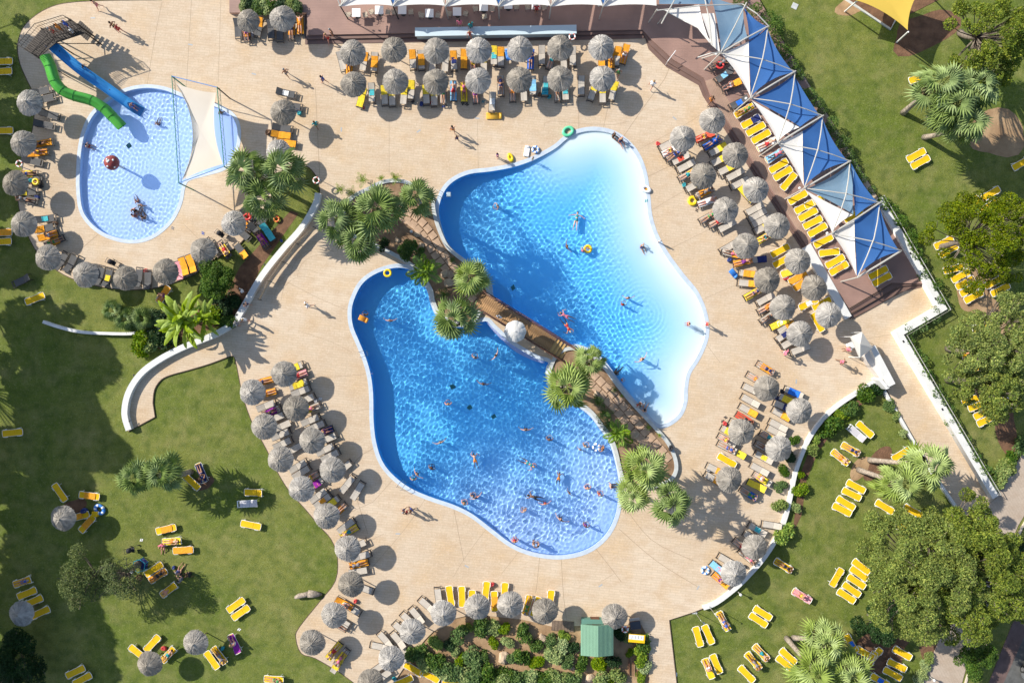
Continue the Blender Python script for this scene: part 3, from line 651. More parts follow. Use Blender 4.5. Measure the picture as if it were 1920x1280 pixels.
# cluster: (group, where-phrase with %s for the ordinal, kind, angle, ground z, "u,v[,angle][:flags]" ...)
LC = [
 ('loungers west of the kids pool', '%s down, left of kids pool', 'D', 190, .1,
  '77,171,195 85,185,195 94,215,168 84,234,170 79,269,190:oP 71,287,188:oP 61,302,168 52,326,180:y0P 59,339,180:Pg 52,360,188:y1g 51,374,170:P 86,410,190:g4t 85,428,194:o1 91,442,198:o2P 103,453,206:o0P'),
 ('loungers along the south rim of the kids deck', '%s from left on curved kids-pool edge', 'D', 240, .1,
  '115,489,242 133,493,242 187,516,255 202,520,257:y4 260,520,265:g 277,525,269 336,508,288:k2 345,500,290:o2 359,495,292:o2 397,463,305 421,468,305:y0P 452,470,310:o1'),
 ('loungers south-east of the kids pool', '%s from top below the palm clump', 'D', 135, .05,
  '467,405,140:r4 457,420,142:o0 495,410,60 454,437,140 480,433,130 502,435,125:t2 492,450,125:v0P'),
 ('loungers between the shade sail and the walkway', '%s from top right of shade sail', 'D', 172, .1,
  '537,175,168:w4 548,199,170:o1g 530,240,172 527,253,175:o2 537,268,172:o2'),
 ('loungers below the terrace hedge', '%s from left below terrace hedge', 'D', 90, .1,
  '446,54,92 463,60:o0P 485,52,80:o1g 508,57 525,60 547,57,88:o0P 563,46,90:oq'),
 ('loungers of the upper row under the terrace', '%s from left, upper terrace row', 'T', 90, .1,
  '641,116,105 655,122,88:oP 682,117,80:o1 702,118,84:o0 774,113,94:o1 790,114,92:o0 811,119,85 835,119,85 851,115,93:o1n4 870,111,92:o2 887,119:P 907,120:y1 926,106:y1t4 939,108:o1 995,112:bP 1016,105 1034,113,70:P 1057,114 1074,107 1128,115:o0 1146,110:oPg 1157,107,80:o1 1171,102,75:oP'),
 ('loungers of the lower row under the terrace', '%s from left, lower terrace row', 'T', 92, .1,
  '678,183,75:y2 697,175:t4 721,180:y1 735,182:y1 757,180,84:y1 771,170,88:y1 799,179,92:y1g 814,182:y1 831,178:P 850,171:ws2P 870,173:yP 891,176,95:P 939,162,92:P 923,192,86:w4 961,173:P 982,174 999,162:s0 1023,163,85:t4g 1045,173:P 1060,172:t4 1090,162,88 1112,172,70:y1 1130,177:y1 1150,172,78:y1'),
 ('inner column of loungers by the beach end', '%s from top, parasol column nearest beach', 'T', 28, .1,
  '1252,271,30:g 1258,282:wP 1264,291:P 1275,298:r4 1285,312 1289,328:y1P 1301,348:y1g 1320,361,24:o0P 1326,378,20:wq 1328,407:P 1345,416:P 1362,424 1366,463,30 1371,475,-15:o1P 1393,491,12:o2q 1418,487,5:n1g 1403,513,-8:o0 1401,531,-5:o1 1412,550,30:y2P 1434,561,28 1437,577:o1P 1441,594,33:P 1461,606,28:y2w4 1473,615,30:o1 1470,628,35:n4 1480,642,28 1499,655,22'),
 ('outer column of loungers by the walkway', '%s from top, column beside board walkway', 'T', 28, .1,
  '1321,256,24:rP 1335,268,32:b2q 1345,281:y1 1349,300:y1 1362,317:y1g 1377,328 1386,344 1399,364,-50:y2 1414,392 1419,404 1425,415 1430,427:y1 1436,444:y2h'),
 ('yellow loungers below the walkway parasols', '%s from top, left of white slab', 'Y', 28, .1,
  '1463,470 1467,489 1483,509,20:y2 1496,520,32:o2 1504,531,35:o2 1516,569,28:w4 1541,569,28 1533,604,-60'),
 ('loungers at the top of the sail terrace', '%s from top at sail terrace corner', 'D', 28, .45,
  '1348,121,30:P 1357,142,32:s4 1371,160,25:o1P 1385,193,28:b4'),
 ('yellow loungers along the sail terrace', '%s from top under blue-white sails', 'Y', 28, .45,
  '1395,208:P 1408,228,28:n1 1417,242 1427,256 1437,271:wP 1453,292,28:s2P 1460,311 1468,325 1479,340,50 1496,370 1508,388 1515,402 1524,417 1533,431 1544,452,28:g 1555,473,8 1566,490,28 1573,503,28:o4g 1527,379,28 1600,404,28'),
 ('loungers in the open east corner of the terrace', '%s of two past last blue sail', 'Y', 28, .45, '1647,511 1654,524'),
 ('pair of yellow loungers on the east lawn', '%s of pair on open east lawn', 'Y', 28, 0, '1718,291 1726,304'),
 ('loungers half under the tall pine', '%s from left round upper east pine', 'Y', 28, 0, '1723,146,20 1770,455 1779,470 1837,384,-55 1857,385,28 1858,363,30 1916,306,30'),
 ('stack of yellow loungers on the east lawn', '%s from top in east lawn rank', 'Y', 27, 0, '1788,504,12 1802,517 1810,530 1818,543 1826,556 1864,529 1876,543'),
 ('loungers beside the southern pine', '%s from top beside right-edge pine', 'Y', 20, 0, '1842,612 1823,663,10:h 1834,688 1830,706 1822,748,15 1834,760,20 1844,774,24 1850,787,24 1897,757,-30'),
 ('left rank of loungers above the curved wall', '%s from top, left rank, curved-wall deck', 'T', -28, .1,
  '1435,690,-32:o0q 1416,710,-30:P 1409,730 1406,751,-28 1402,769,-28:o1 1396,785,-30:r2q 1384,797 1368,810,-28:y0g 1362,825,-30:P 1362,838,-28:Pg 1380,847,-30:y1 1341,880,-28:o1 1337,897,-30:o1g'),
 ('right rank of loungers above the curved wall', '%s from top, right rank, curved-wall deck', 'T', -28, .1,
  '1487,735,-22:b0 1476,749,-24:y0g 1467,761,-24:n1g 1464,776,-28:o1 1458,797 1454,809 1441,819:y1P 1432,838:P 1431,857:y4 1423,879 1428,897,-30:y0P 1418,910,-25:y2 1403,925,-28:b1q'),
 ('yellow lounger beside the west rank', 'set among taupe ones by curved wall', 'Y', -30, .1, '1363,863'),
 ('loungers against the curved wall foot', '%s from top at curved wall foot', 'T', -30, .1,
  '1446,984,-8 1419,992,-32:t4 1410,1007,-30:y1 1390,1023,-40:P 1400,1042,-40:P 1362,1050,-30 1347,1066,-40:s2k4 1351,1087,-42:oP'),
 ('yellow loungers on the inner south-east lawn', '%s from top inside curved-wall lawn', 'Y', -35, 0,
  '1622,805,-42 1595,842,-30:q 1575,857,-40:P 1690,851,32 1605,912,-28 1597,926,-28 1586,943,-30 1579,955,-28 1659,950,-32 1712,958,-28 1699,988,-8'),
 ('white lounger on the inner lawn', 'beside a yellow one near lawn shrubs', 'W', -42, 0, '1606,812'),
 ('rank of yellow loungers by the great tree', '%s from top beside great tree crown', 'Y', -35, 0, '1615,1062 1611,1075 1606,1090 1597,1105 1587,1117 1569,1082,62'),
 ('scattered yellow loungers on the south lawn', '%s from top on south lawn', 'Y', -33, 0,
  '1469,1060,-32:q 1503,1116,-32:kP 1430,1149,-33 1422,1162,-33 1356,1163,-62:w4P 1328,1189,-66 1309,1193,-74 1427,1223,-45:q 1412,1238,-48:P 1343,1244,-66 1328,1252,-68:P 1400,1263,-45 1478,1230,-42 1472,1243,-38'),
 ('loungers in the shade of the dark shrub', '%s from top by dark shrub', 'Y', -28, 0, '1596,1206,-60:b4 1622,1224,-30:g 1640,1230,50 1632,1238,60 1692,1224,-30 1682,1247,-25 1674,1263,-28 1650,1275,-28:b4'),
 ('loungers along the garden rim', '%s from left on shrub-garden rim', 'T', -48, .1,
  '703,1256,215 719,1267,215:F 712,1212,-12 722,1199,-48 746,1199,-50 757,1223,-75 751,1180,-45 766,1162,-45 781,1153,-50 800,1134,-45 822,1119,-82'),
 ('yellow loungers along the garden rim', '%s from left above shrub garden', 'Y', -88, .1, '844,1117,-80 866,1118,-90 884,1125,-95 911,1109,-97:g 927,1127,-90:o0 946,1111,-95 989,1134,-105:q 1005,1137,-110 1032,1125,-95'),
 ('yellow loungers below the garden deck', '%s from left in sunken corner', 'Y', -28, 0, '775,1254,-30 806,1267,-28 848,1279,-12 756,1277,25:g'),
 ('pool side loungers of the west rank', '%s from top, west rank, pool side', 'T', 202, .1,
  '552,689:y0 559,704:kP 561,720:y0 565,733,200 574,749,204:y1g 585,765,204:y1P 583,787,204 593,799,204 607,809,202:nP 615,822,204 611,842,206 620,854,206 645,877,220 652,907,232 671,919,238'),
 ('lawn side loungers of the west rank', '%s from top, west rank, lawn side', 'T', 204, .1,
  '494,715,195:oP 500,737,195:oq 500,760,200 510,771,204:v0P 517,783,204 530,798,204 527,814,204 531,831,204 550,842,206 560,873,210 566,885,212 582,895,212:P 592,908,216:o0v4 598,928,216 606,938,218:o4 622,943,220:y0 636,957,222:o0P'),
 ('southern loungers of the west rank', '%s from top, far south-west rank', 'T', 200, .1,
  '650,985,215 655,996,212:yP 671,1022,205 678,1042,196 673,1057,195:oq 673,1071,190:F 683,1103,160 645,1131,150:oP 660,1141,150 634,1171,150:P 641,1165,150 627,1219,230:yP 641,1231,232:y0P 634,1243,235:y0'),
 ('loungers near the dark north-west lawn', '%s from top on upper left lawn', 'Y', 22, 0, '41,526,25:G 65,560,22 307,552,55:oP 23,811,5'),
 ('loungers at the far left edge', '%s from top at far left edge', 'Y', 2, 0, '4,115 3,134 5,245 3,436:o2 2,453:g'),
 ('loungers around the lawn parasol', '%s from left round lawn parasol', 'Y', -10, 0, '112,923,125 167,929,-8:o0 148,968,15:g4o 163,982,50:o0'),
 ('loungers under the leaning lawn palm', '%s from left near leaning lawn palm', 'Y', -50, 0, '359,903,-42 378,886,-68:nP 477,923,0:R 470,984,-12'),
 ('pale lounger on the lawn', 'between two yellow ones on west lawn', 'W', 2, 0, '464,944'),
 ('loungers beside the sparse tree', '%s from top beside sparse lawn tree', 'Y', 15, 0, '311,992,12:o0 323,1014,4:yP 343,1031,3:o2 288,1067,32 296,1079,34:oq 317,1105,38:P'),
 ('loungers on the shaded west lawn', '%s from top on shaded west lawn', 'Y', 22, 0, '43,1090,18:P 50,1112 62,1127,25 75,1148,25 141,1259,26 154,1273,28'),
 ('loungers at the foot of the lawn', '%s from left at lawn foot', 'Y', 45, 0, '258,1223,140 285,1206,48 316,1226,45:P 397,1237,-55:g 411,1228,-52:q 440,1206,-65:vP 442,1134,35 451,1148,36 514,1273,-5:P'),
]
for grp, where, kind, ang, z0, items in LC:
    its = items.split(); n = len(its); nc = 1 if n <= 13 else (2 if n <= 24 else 3)
    cn = ['']
    if 'from left' in where and nc == 2: cn = [', left half', ', right half']
    elif nc == 2: cn = [', upper half', ', lower half']
    elif 'from left' in where and nc == 3: cn = [', left third', ', mid third', ', right third']
    elif nc == 3: cn = [', upper third', ', middle third', ', lower third']
    per = math.ceil(n / nc)
    for i, it in enumerate(its):
        c, _, fl = it.partition(':'); q = [float(x) for x in c.split(',')]
        a = q[2] if len(q) > 2 else ang
        w = (where % ORD[i % per] if '%s' in where else where) + cn[i // per]
        lounger(q[0], q[1], a, 'D' if 'G' in fl else kind, fl, w, grp, z0)
# ================================================= VEGETATION
def leafcloud(cen, size, g, asp=1.8, flat=0.35):
    """one small pointed leaf quad per centre"""
    n = len(cen); th = g.uniform(0, 2 * PI, n); el = g.normal(0.25, .5, n)
    d = np.stack([np.cos(th) * np.cos(el), np.sin(th) * np.cos(el), np.sin(el)], 1)
    u = g.normal(0, 1, (n, 3)); u[:, 2] += flat * 0; s = np.cross(d, u); s /= np.linalg.norm(s, axis=1)[:, None] + 1e-9
    # bias the blade to face up
    up = np.array([0, 0, 1.0]); s2 = np.cross(d, up); s2 /= np.linalg.norm(s2, axis=1)[:, None] + 1e-9
    s = s * .45 + s2 * .75; s /= np.linalg.norm(s, axis=1)[:, None]
    L_ = (size * g.uniform(.6, 1.3, n))[:, None]; w = L_ / asp
    a = cen - d * L_ * .5; c = cen + d * L_ * .5; b = cen + s * w * .5; e = cen - s * w * .5
    V = np.stack([a, b, c, e], 1).reshape(-1, 3); F = np.arange(4 * n).reshape(n, 4)
    return V, F
def blobs(g, lobes, per, rs, squash=.75):
    """points near the surfaces of many small clumps"""
    out = []
    for (x, y, z, r) in lobes:
        n = int(per * r * r); v = g.normal(0, 1, (n, 3)); v /= np.linalg.norm(v, axis=1)[:, None]
        v[:, 2] = np.abs(v[:, 2]) * g.choice([1, 1, 1, -.5], n)
        q = v * (r * g.uniform(.72, 1.06, n) )[:, None]; q[:, 2] *= squash; out.append(q + np.array([x, y, z]))
    return np.concatenate(out)
def foliage(name, col, isl=.35, tr=.25):
    return mat(name, col, .6, .25, .7, island=isl, transl=tr, spec=.25)
G_pine = foliage('pine_foliage', (.17, .225, .03), .45, .35); G_shrub = foliage('shrub_foliage', (.085, .155, .03)); G_dark = foliage('dark_foliage', (.022, .055, .014), .4, .15)
G_palm = foliage('fan_palm_leaf', (.27, .34, .12), .15, .22); G_palm2 = foliage('fan_palm_leaf_yellowish', (.34, .41, .12), .15, .22); G_lime = foliage('lime_foliage', (.22, .33, .03), .3, .4)
G_ban = foliage('banana_leaf', (.19, .32, .04), .25, .4); G_olive = foliage('olive_foliage', (.13, .17, .06), .4, .3); G_dead = foliage('dry_thatch', (.30, .24, .14), .3, .2)
M_bark = mat('grey_bark', (.17, .14, .11), .95, .3, 4, .6, 15); M_palmb = mat('palm_bark', (.30, .25, .20), .95, .35, 5, .8, 12)
def trunk(parent, base, top, r0, r1, m=M_bark, bend=.2, n=8, seed=0, nm='trunk'):
    g = random.Random(seed); b, t = Vector(base), Vector(top); pts = []; ox, oy = g.uniform(-bend, bend), g.uniform(-bend, bend)
    for i in range(n):
        f = i / (n - 1); q = b.lerp(t, f); s = math.sin(PI * f); pts.append(q + Vector((ox * s, oy * s, 0)))
    rr = [r0 + (r1 - r0) * i / (n - 1) * (1 if i else 1) + (.06 * r0 * (i % 2)) for i in range(n)]; rr[0] *= 1.25
    return MB().tube(pts, rr, 8).build(nm, m, parent, smooth=True)
# ---- fan palm fronds
def fan_leaf(seed, Rl=.98, pet=.85, m=None, nf=10, droop=.25, pitch=0.0):
    g = random.Random(seed); V = []; F = []
    V += [(0, -.022, 0), (0, .022, 0), (pet, .014, 0), (pet, -.014, 0), (0, 0, .025), (pet, 0, .012)]
    F += [(0, 3, 5, 4), (4, 5, 2, 1), (0, 1, 2, 3)]
    h = (pet, 0, 0); A0 = R(84); hub = len(V); V.append(h); cp, sp = math.cos(pitch), math.sin(pitch)
    def pt(a, r, up=0):
        x = r * math.cos(a); y = r * math.sin(a); z = up - droop * r * r + .16 * abs(math.sin(a)) * r
        return (pet + x * cp + z * sp, y, -x * sp + z * cp)
    for k in range(nf):
        a0 = -A0 + 2 * A0 * k / nf; a1 = -A0 + 2 * A0 * (k + 1) / nf; am = (a0 + a1) / 2; rl = Rl * g.uniform(.92, 1.05) * (1 - .2 * abs(am / A0) ** 2)
        rs = rl * (.44 + .1 * g.random()); i = len(V); pl = .10 + .03 * g.random()
        V += [pt(a0, rs), pt(am, rs * 1.03, pl), pt(a1, rs), pt(am + g.uniform(-.02, .02), rl, -g.uniform(0, .10))]
        F += [(hub, i, i + 1), (hub, i + 1, i + 2), (i, i + 3, i + 1), (i + 1, i + 3, i + 2)]
    me = bpy.data.meshes.new('frond'); me.from_pydata(V, [], F); me.materials.append(m); me.update()
    return me
def fanset(m, s0): return [[fan_leaf(s0 + i * 3 + j, m=m, droop=.16 + .09 * j, pitch=R(pp)) for j in range(3)] for i, pp in enumerate((48, 30, 18, 10))]
FAN = fanset(G_palm, 0); FAN2 = fanset(G_palm2, 20)
FAND = [fan_leaf(9, m=G_dead, droop=.7)]
def frond_at(parent, me, p, az, el, roll, s, nm='frond'):
    o = part(nm, me, parent); o.location = p; o.scale = (s, s, s)
    o.rotation_euler = (Matrix.Rotation(az, 4, 'Z') @ Matrix.Rotation(-el, 4, 'Y') @ Matrix.Rotation(roll, 4, 'X')).to_euler(); return o
def fan_palm(u, v, h, rad, label, group, z0=.1, base=None, fans=FAN, n=25, seed=0, flat=1.0):
    g = random.Random(seed * 31 + 5); top = P(u, v, h)
    b = P(base[0], base[1], z0) if base else Vector((top.x + g.uniform(-.3, .3), top.y + g.uniform(-.3, .3), z0))
    o = empty('fan_palm', b, 0, label, 'palm tree', group); t = top - b
    trunk(o, (0, 0, 0), t, .24, .17, M_palmb, .15, 9, seed)
    s = rad / 1.72
    for k in range(n):
        f = (k + .5) / n; el = R(84 - 116 * f ** .85) + g.uniform(-.2, .2); az = k * 2.39996 + g.uniform(-.35, .35)
        frond_at(o, fans[min(3, int(f * 4))][k % 3], t + Vector((0, 0, .12 - .3 * f)), az, el, g.uniform(-.8, .8), s * g.uniform(.78, 1.18) * (.86 + .16 * f))
    for k in range(5): frond_at(o, FAND[0], t - Vector((0, 0, .35)), g.uniform(0, 6.28), R(-62), 0, s * .75, 'dry_frond')
    return o
IS_, KC = 'palms on the pool island', 'palms beside the kids pool'
for i, a in enumerate([
 (463,322,5.0,2.25,'fan palm nearest the shade sail, left of three in the clump',KC,.02),(534,318,5.4,2.3,'fan palm right of three in the clump below the small parasol',KC,.02),(497,370,4.8,2.2,'lowest fan palm of the three beside the kids deck',KC,.02),
 (634,412,5.6,2.15,'leftmost fan palm on the pool island',IS_,.3),(708,392,7.0,2.7,'largest fan palm on the north-west island tip',IS_,.3),(781,370,7.0,1.95,'fan palm at the island edge next to the upper pool ladder',IS_,.3),(671,452,5.4,2.05,'fan palm at the lower left of the island cluster',IS_,.3),
 (884,521,4.2,1.95,'fan palm on the island just above the bridge',IS_,.3),(853,597,5.0,2.3,'greyish fan palm overhanging the lower pool before the bridge',IS_,.3),(1063,725,4.8,2.35,'big round fan palm at the lower end of the bridge',IS_,.3),
 (1107,676,3.6,1.65,'small fan palm right of the bridge steps',IS_,.3),(1208,878,5.6,2.25,'upper fan palm at the south-east island tip',IS_,.3),(1188,930,4.8,1.75,'left lower fan palm at the south-east island tip',IS_,.1),(1262,945,6.0,2.15,'right lower fan palm spilling onto the deck',IS_,.1)]):
    fan_palm(*a[:6], a[6], seed=i, fans=FAN2 if i in (7, 9, 10, 11, 12) else FAN)
for i, a in enumerate([
 (1760,160,6.5,2.3,'bushy fan palm behind the yellow shade sail, left crown','palms on the east lawn',0,(1693,212)),(1830,160,6.8,2.3,'fan palm crown nearest the top right tree','palms on the east lawn',0,(1741,222)),(1812,232,5.8,2.1,'lowest fan palm crown on the east lawn, trunk leaning up','palms on the east lawn',0,(1733,258)),
 (1786,202,6.2,2.2,'fan palm crown in the middle of the east lawn cluster','palms on the east lawn',0,(1745,225)),
 (1742,872,6.0,2.2,'fan palm crown by the path wall, pale bare trunk','palms over the inner lawn',0,(1630,862)),(1687,905,5.6,2.15,'lower fan palm crown over yellow loungers, short trunk','palms over the inner lawn',0,(1610,880)),
 (1545,1198,5.2,2.0,'upper fan palm crown at the bottom edge','palms at the bottom edge',0,(1488,1195)),(1528,1255,5.8,2.4,'large fan palm crown cut by the bottom edge','palms at the bottom edge',0,None),(1592,1258,5.4,2.2,'right fan palm crown cut by the bottom edge','palms at the bottom edge',0,None),
 (258,893,3.8,1.95,'left crown of the leaning palm on the west lawn','palms on the west lawn',0,(352,888)),(308,888,4.2,2.0,'right crown of the leaning palm on the west lawn','palms on the west lawn',0,(358,884))]):
    fan_palm(*a[:6], z0=a[6], base=a[7], seed=i + 40, fans=FAN2 if i > 3 and i < 9 else FAN, n=28)
# ---- feather palm / banana / cycads : long leaves with leaflets
def feather(Lf, nl, ll, wd, arch, m, seed=0, broad=False):
    g = random.Random(seed); V = []; F = []; C_ = lambda t: (Lf * t * (1 - .12 * t * t), 0, arch * math.sin(PI * .55 * t) * Lf * .55 - .35 * arch * Lf * t * t)
    n = 8
    for i in range(n):
        x, y, z = C_(i / (n - 1)); w = .025 * (1 - i / n); V += [(x, -w, z), (x, w, z)]
        if i: F.append((2 * i - 2, 2 * i - 1, 2 * i + 1, 2 * i))
    if broad:
        k = len(V); n = 12
        for i in range(n):
            t = .12 + .88 * i / (n - 1); x, y, z = C_(t); w = ll * math.sin(PI * min(1, (t - .1) / .92)) ** .6 * (1 + .12 * (i % 2)); V += [(x, -w, z - .10 * w - .02 * (i % 2)), (x, 0, z + .02), (x, w, z - .10 * w + .02 * (i % 2))]
            if i: a = k + 3 * i; F += [(a - 3, a - 2, a + 1, a), (a - 2, a - 1, a + 2, a + 1)]
    else:
        for i in range(nl):
            t = .15 + .85 * i / nl; x, y, z = C_(t); l = ll * math.sin(PI * (t * .85 + .12)) * g.uniform(.85, 1.1)
            for s in (-1, 1):
                k = len(V); V += [(x, 0, z), (x + l * .45, s * l * .55, z + .04), (x + l * .75, s * l, z - .22 * l), (x + l * .35 + wd, s * l * .5, z + .03)]; F.append((k, k + 1, k + 2, k + 3))
    me = bpy.data.meshes.new('leaf'); me.from_pydata(V, [], F); me.materials.append(m); me.update(); return me
FEA = feather(1.85, 30, .40, .085, .5, foliage('feather_palm_leaf', (.15, .25, .03), .25, .2), 1); CYC = feather(1.0, 18, .22, .03, .6, G_lime, 2); BAN = feather(2.4, 0, .17, 0, .75, G_ban, 3, True); DRK = feather(1.0, 18, .25, .04, .6, G_shrub, 4); AGV = feather(.9, 0, .055, 0, .5, G_palm, 6, True)
def rosette(nm, u, v, h, me, n, s, label, cat, group=None, z0=.35, els=(75, -15), tr=.1, seed=0, leaf='frond', trm=None):
    g = random.Random(seed + 77); t = P(u, v, h + z0); o = empty(nm, (t.x, t.y, z0), g.uniform(0, 6), label, cat, group)
    MB().tube([(0, 0, 0), (.02, .02, h * .6), (0, 0, h + .05)], [tr * 1.2, tr, tr * .8], 7).build('trunk', trm or M_palmb, o)
    for k in range(n):
        f = (k + .5) / n; frond_at(o, me, (0, 0, h), k * 2.39996 + g.uniform(-.25, .25), R(els[0] + (els[1] - els[0]) * f), g.uniform(-.3, .3), s * g.uniform(.8, 1.12), leaf)
    return o
rosette('feather_palm', 797, 508, 2.2, FEA, 20, 1.0, 'feathery date palm over the tip of the lower pool', 'palm tree')
rosette('feather_palm', 1160, 812, 1.3, FEA, 18, .85, 'bright lime feather palm on the south-east island', 'palm tree')
rosette('banana_plant', 352, 602, 1.6, BAN, 38, 1.35, 'lush banana clump with long ribbed leaves beside the curved ramp', 'plant', z0=0, els=(78, -5), leaf='leaf')
rosette('banana_plant', 385, 598, 1.4, BAN, 22, 1.0, 'smaller banana plant right of the lush clump', 'plant', z0=0, els=(75, 0), leaf='leaf', seed=3)
PLG = 'low spiky plants on the pool island'
for i, (u, v, me, s, lab) in enumerate([(640,356,CYC,.8,'sprawling yellow-green cycad at the island top left'),(660,362,CYC,.8,'yellow-green cycad right of the sprawling one'),(682,338,CYC,.9,'upright pale cycad sticking out over the deck'),(715,335,CYC,.55,'small rosette on the island kerb'),(742,335,CYC,.85,'branching cycad at the island top edge'),
        (832,552,DRK,.9,'dark cycad left of the bridge palm'),(1130,775,DRK,1.1,'dark cycad below the big round palm'),(1120,752,DRK,.9,'bushy dark cycad at the wall bend'),(1140,795,DRK,1.0,'dark cycad above the lime palm'),(1172,832,DRK,.7,'dark rosette below the lime palm'),
        (1152,730,DRK,.45,'small rosette beside the paver path bend'),(1165,742,CYC,.3,'tiny lime rosette by the paver path'),(1215,800,CYC,.4,'small lime plant near the wall notch'),(1236,815,CYC,.4,'small lime plant at the pool corner'),(848,488,DRK,.5,'small dark plant by the pool wall')]):
    rosette('cycad', u, v, .15, me, 13, s, lab, 'plant', PLG, .35, (70, 5), .06, i)
for i, (u, v, s, lab) in enumerate([(215,583,1.1,'pale spiky palm at the left of the shrub group'),(240,600,1.25,'dark green dwarf palm in the lawn shrub group'),(272,597,1.25,'dwarf palm right of its twin on the lawn')]):
    rosette('dwarf_palm', u, v, .6, FAN[2][i], 22, s * .62, lab, 'palm tree', 'dwarf palms by the lawn kerb', 0, (75, -10), .1, i)
# ---- broad trees
def tree(u, v, h, rad, label, group, leafm, size=.17, per=420, nl=26, z0=0, seed=0, sq=.55, gap=0.0, trunk_r=.28, asp=1.8, hole=.0, cat='tree', nm='leafy_tree', clump=.30, base=None, el=1.0):
    g = np.random.default_rng(seed + 100); top = P(u, v, h)
    b = P(base[0], base[1], z0) if base else Vector((top.x, top.y, z0)); o = empty(nm, b, 0, label, cat, group)
    t = top - b; lobes = []; k = 0
    while len(lobes) < nl and k < 4000:
        k += 1; a = g.uniform(0, 2 * PI); q = math.sqrt(g.uniform(0, 1)); rr = rad * (clump * g.uniform(.6, 1.1))
        irr = 1 + .14 * math.sin(3 * a + seed) + .10 * math.sin(5 * a + 2 * seed); d = (rad * irr - rr) * q
        if g.uniform() < gap: continue
        lobes.append((d * math.cos(a), d * math.sin(a) * el, (1 - q * q) * rad * sq - g.uniform(0, rad * (.22 if nl < 60 else .34)), rr))
    lobes = [(x + t.x, y + t.y, z + t.z - rad * sq * .6, r) for x, y, z, r in lobes]
    c = blobs(g, lobes, per, None); V, F = leafcloud(c, size, g, asp)
    ff = part('foliage', npmesh('foliage', V, F, leafm), o)
    fork = (t.x * .6, t.y * .6, t.z * .48); trunk(o, (0, 0, 0), fork, trunk_r, trunk_r * .7, seed=seed)
    mb = MB()
    for x, y, z, r in lobes:
        p0 = Vector(fork); p1 = Vector((x, y, z - r * .1)); mid = p0.lerp(p1, .55) + Vector((0, 0, -.06 * (p1 - p0).length)); mb.tube([p0, mid, p1], [trunk_r * .28, trunk_r * .13, .03], 5)
        for q in range(3):
            e = p1 + Vector((g.uniform(-1, 1) * r, g.uniform(-1, 1) * r, g.uniform(.2, .8) * r * .9)); mb.tube([mid.lerp(p1, .6), e], [.045, .018], 4)
    mb.build('branches', M_bark, o); return o
PG = 'bright green pines on the right'
tree(1768,1092,8.5,6.0,'great bright green pine crown left of the footpath bend',PG,G_pine,.17,950,150,seed=1,clump=.135,base=(1750,1085))
tree(1862,1105,8.5,5.6,'great pine crown reaching the right edge by the car park',PG,G_pine,.17,950,135,seed=2,clump=.14)
tree(1845,1020,7.5,3.6,'smaller pine crown over the footpath bend',PG,G_pine,.17,950,70,seed=3,clump=.17)
tree(1890,655,8,4.4,'dense pine crown at the right edge, upper part',PG,G_pine,.17,950,95,seed=4,clump=.155)
tree(1882,722,7.5,3.4,'dense pine crown at the right edge, lower part',PG,G_pine,.17,950,70,seed=5,clump=.17)
tree(1872,440,8,4.8,'airy pine crown over yellow loungers on the east lawn',PG,G_pine,.16,900,95,seed=6,clump=.145,gap=.2)
tree(1880,60,8.5,4.2,'pine crown in the top right corner with bare trunk','%s' % PG,G_pine,.17,950,90,seed=7,clump=.155,base=(1800,62))
tree(405,522,2.6,2.05,'rounded oleander with pink flowers beside the kids deck',None,G_shrub,.15,1500,26,seed=8,sq=.5,clump=.33,trunk_r=.1)
tree(150,1090,4.5,2.9,'sparse grey-green tree on the west lawn, left crown','sparse trees on the west lawn',G_olive,.13,700,30,seed=9,clump=.26,gap=.2)
tree(212,1085,4.2,2.6,'sparse reddish-branched tree on the west lawn, right crown','sparse trees on the west lawn',G_olive,.13,520,24,seed=10,clump=.26,gap=.3)
tree(1655,1172,2.6,2.3,'dark glossy shrub with white flowers under the great pine',None,G_dark,.16,1400,30,seed=11,sq=.45,clump=.3,trunk_r=.12,cat='shrub')
tree(1838,1245,2.0,1.9,'green shrub between footpath and brick paving',None,G_shrub,.15,1400,22,seed=12,sq=.4,clump=.32,trunk_r=.08,cat='shrub')
tree(1902,1025,2.5,1.5,'dark shrub at the right edge above the car park',None,G_dark,.15,1400,18,seed=13,sq=.4,clump=.32,trunk_r=.08,cat='shrub')
tree(765,468,1.8,1.35,'leafy green bush in the island bed beside the pavers',None,G_shrub,.14,1500,18,z0=.35,seed=14,sq=.5,clump=.34,trunk_r=.06,cat='shrub')
tree(720,458,1.2,.8,'dark purple-green shrub beneath the island palms',None,G_dark,.12,1500,10,z0=.35,seed=15,sq=.5,clump=.38,trunk_r=.05,cat='shrub')
tree(20,1250,3.0,2.8,'dark conifer hedge clump in the bottom left corner',None,G_dark,.18,1000,30,seed=16,sq=.4,clump=.28,trunk_r=.1,cat='hedge')
# tall trees just west of the frame: they throw the shade on the left lawn
for i, (u, v, h, r) in enumerate([(-120,30,7,3.4),(-130,160,7,3.6),(-110,300,5,2.4),(-150,400,7,3.2),(-150,520,11,5.0),(-200,640,13,5.5),(-190,760,11,5),(-170,880,12,5.2),(-190,1010,12,5.5),(-180,1130,12,5.5),(-200,1250,12,5),(-90,930,8,4.2),(-85,1060,8,4.2),(-90,1180,8,4.2),(-95,800,7,3.6),(-100,620,7,3.4)]):
    b = ((u), (v)); s = CAMH / (CAMH - h)
    tree(960 + (u - 960) * s, 640 + (v - 640) * s, h, r, 'tall shade tree west of the pool grounds, %s from the top' % ORD[i], 'shade trees beyond the left edge', G_olive, .40, 420, 30, seed=60 + i, clump=.30, base=b)
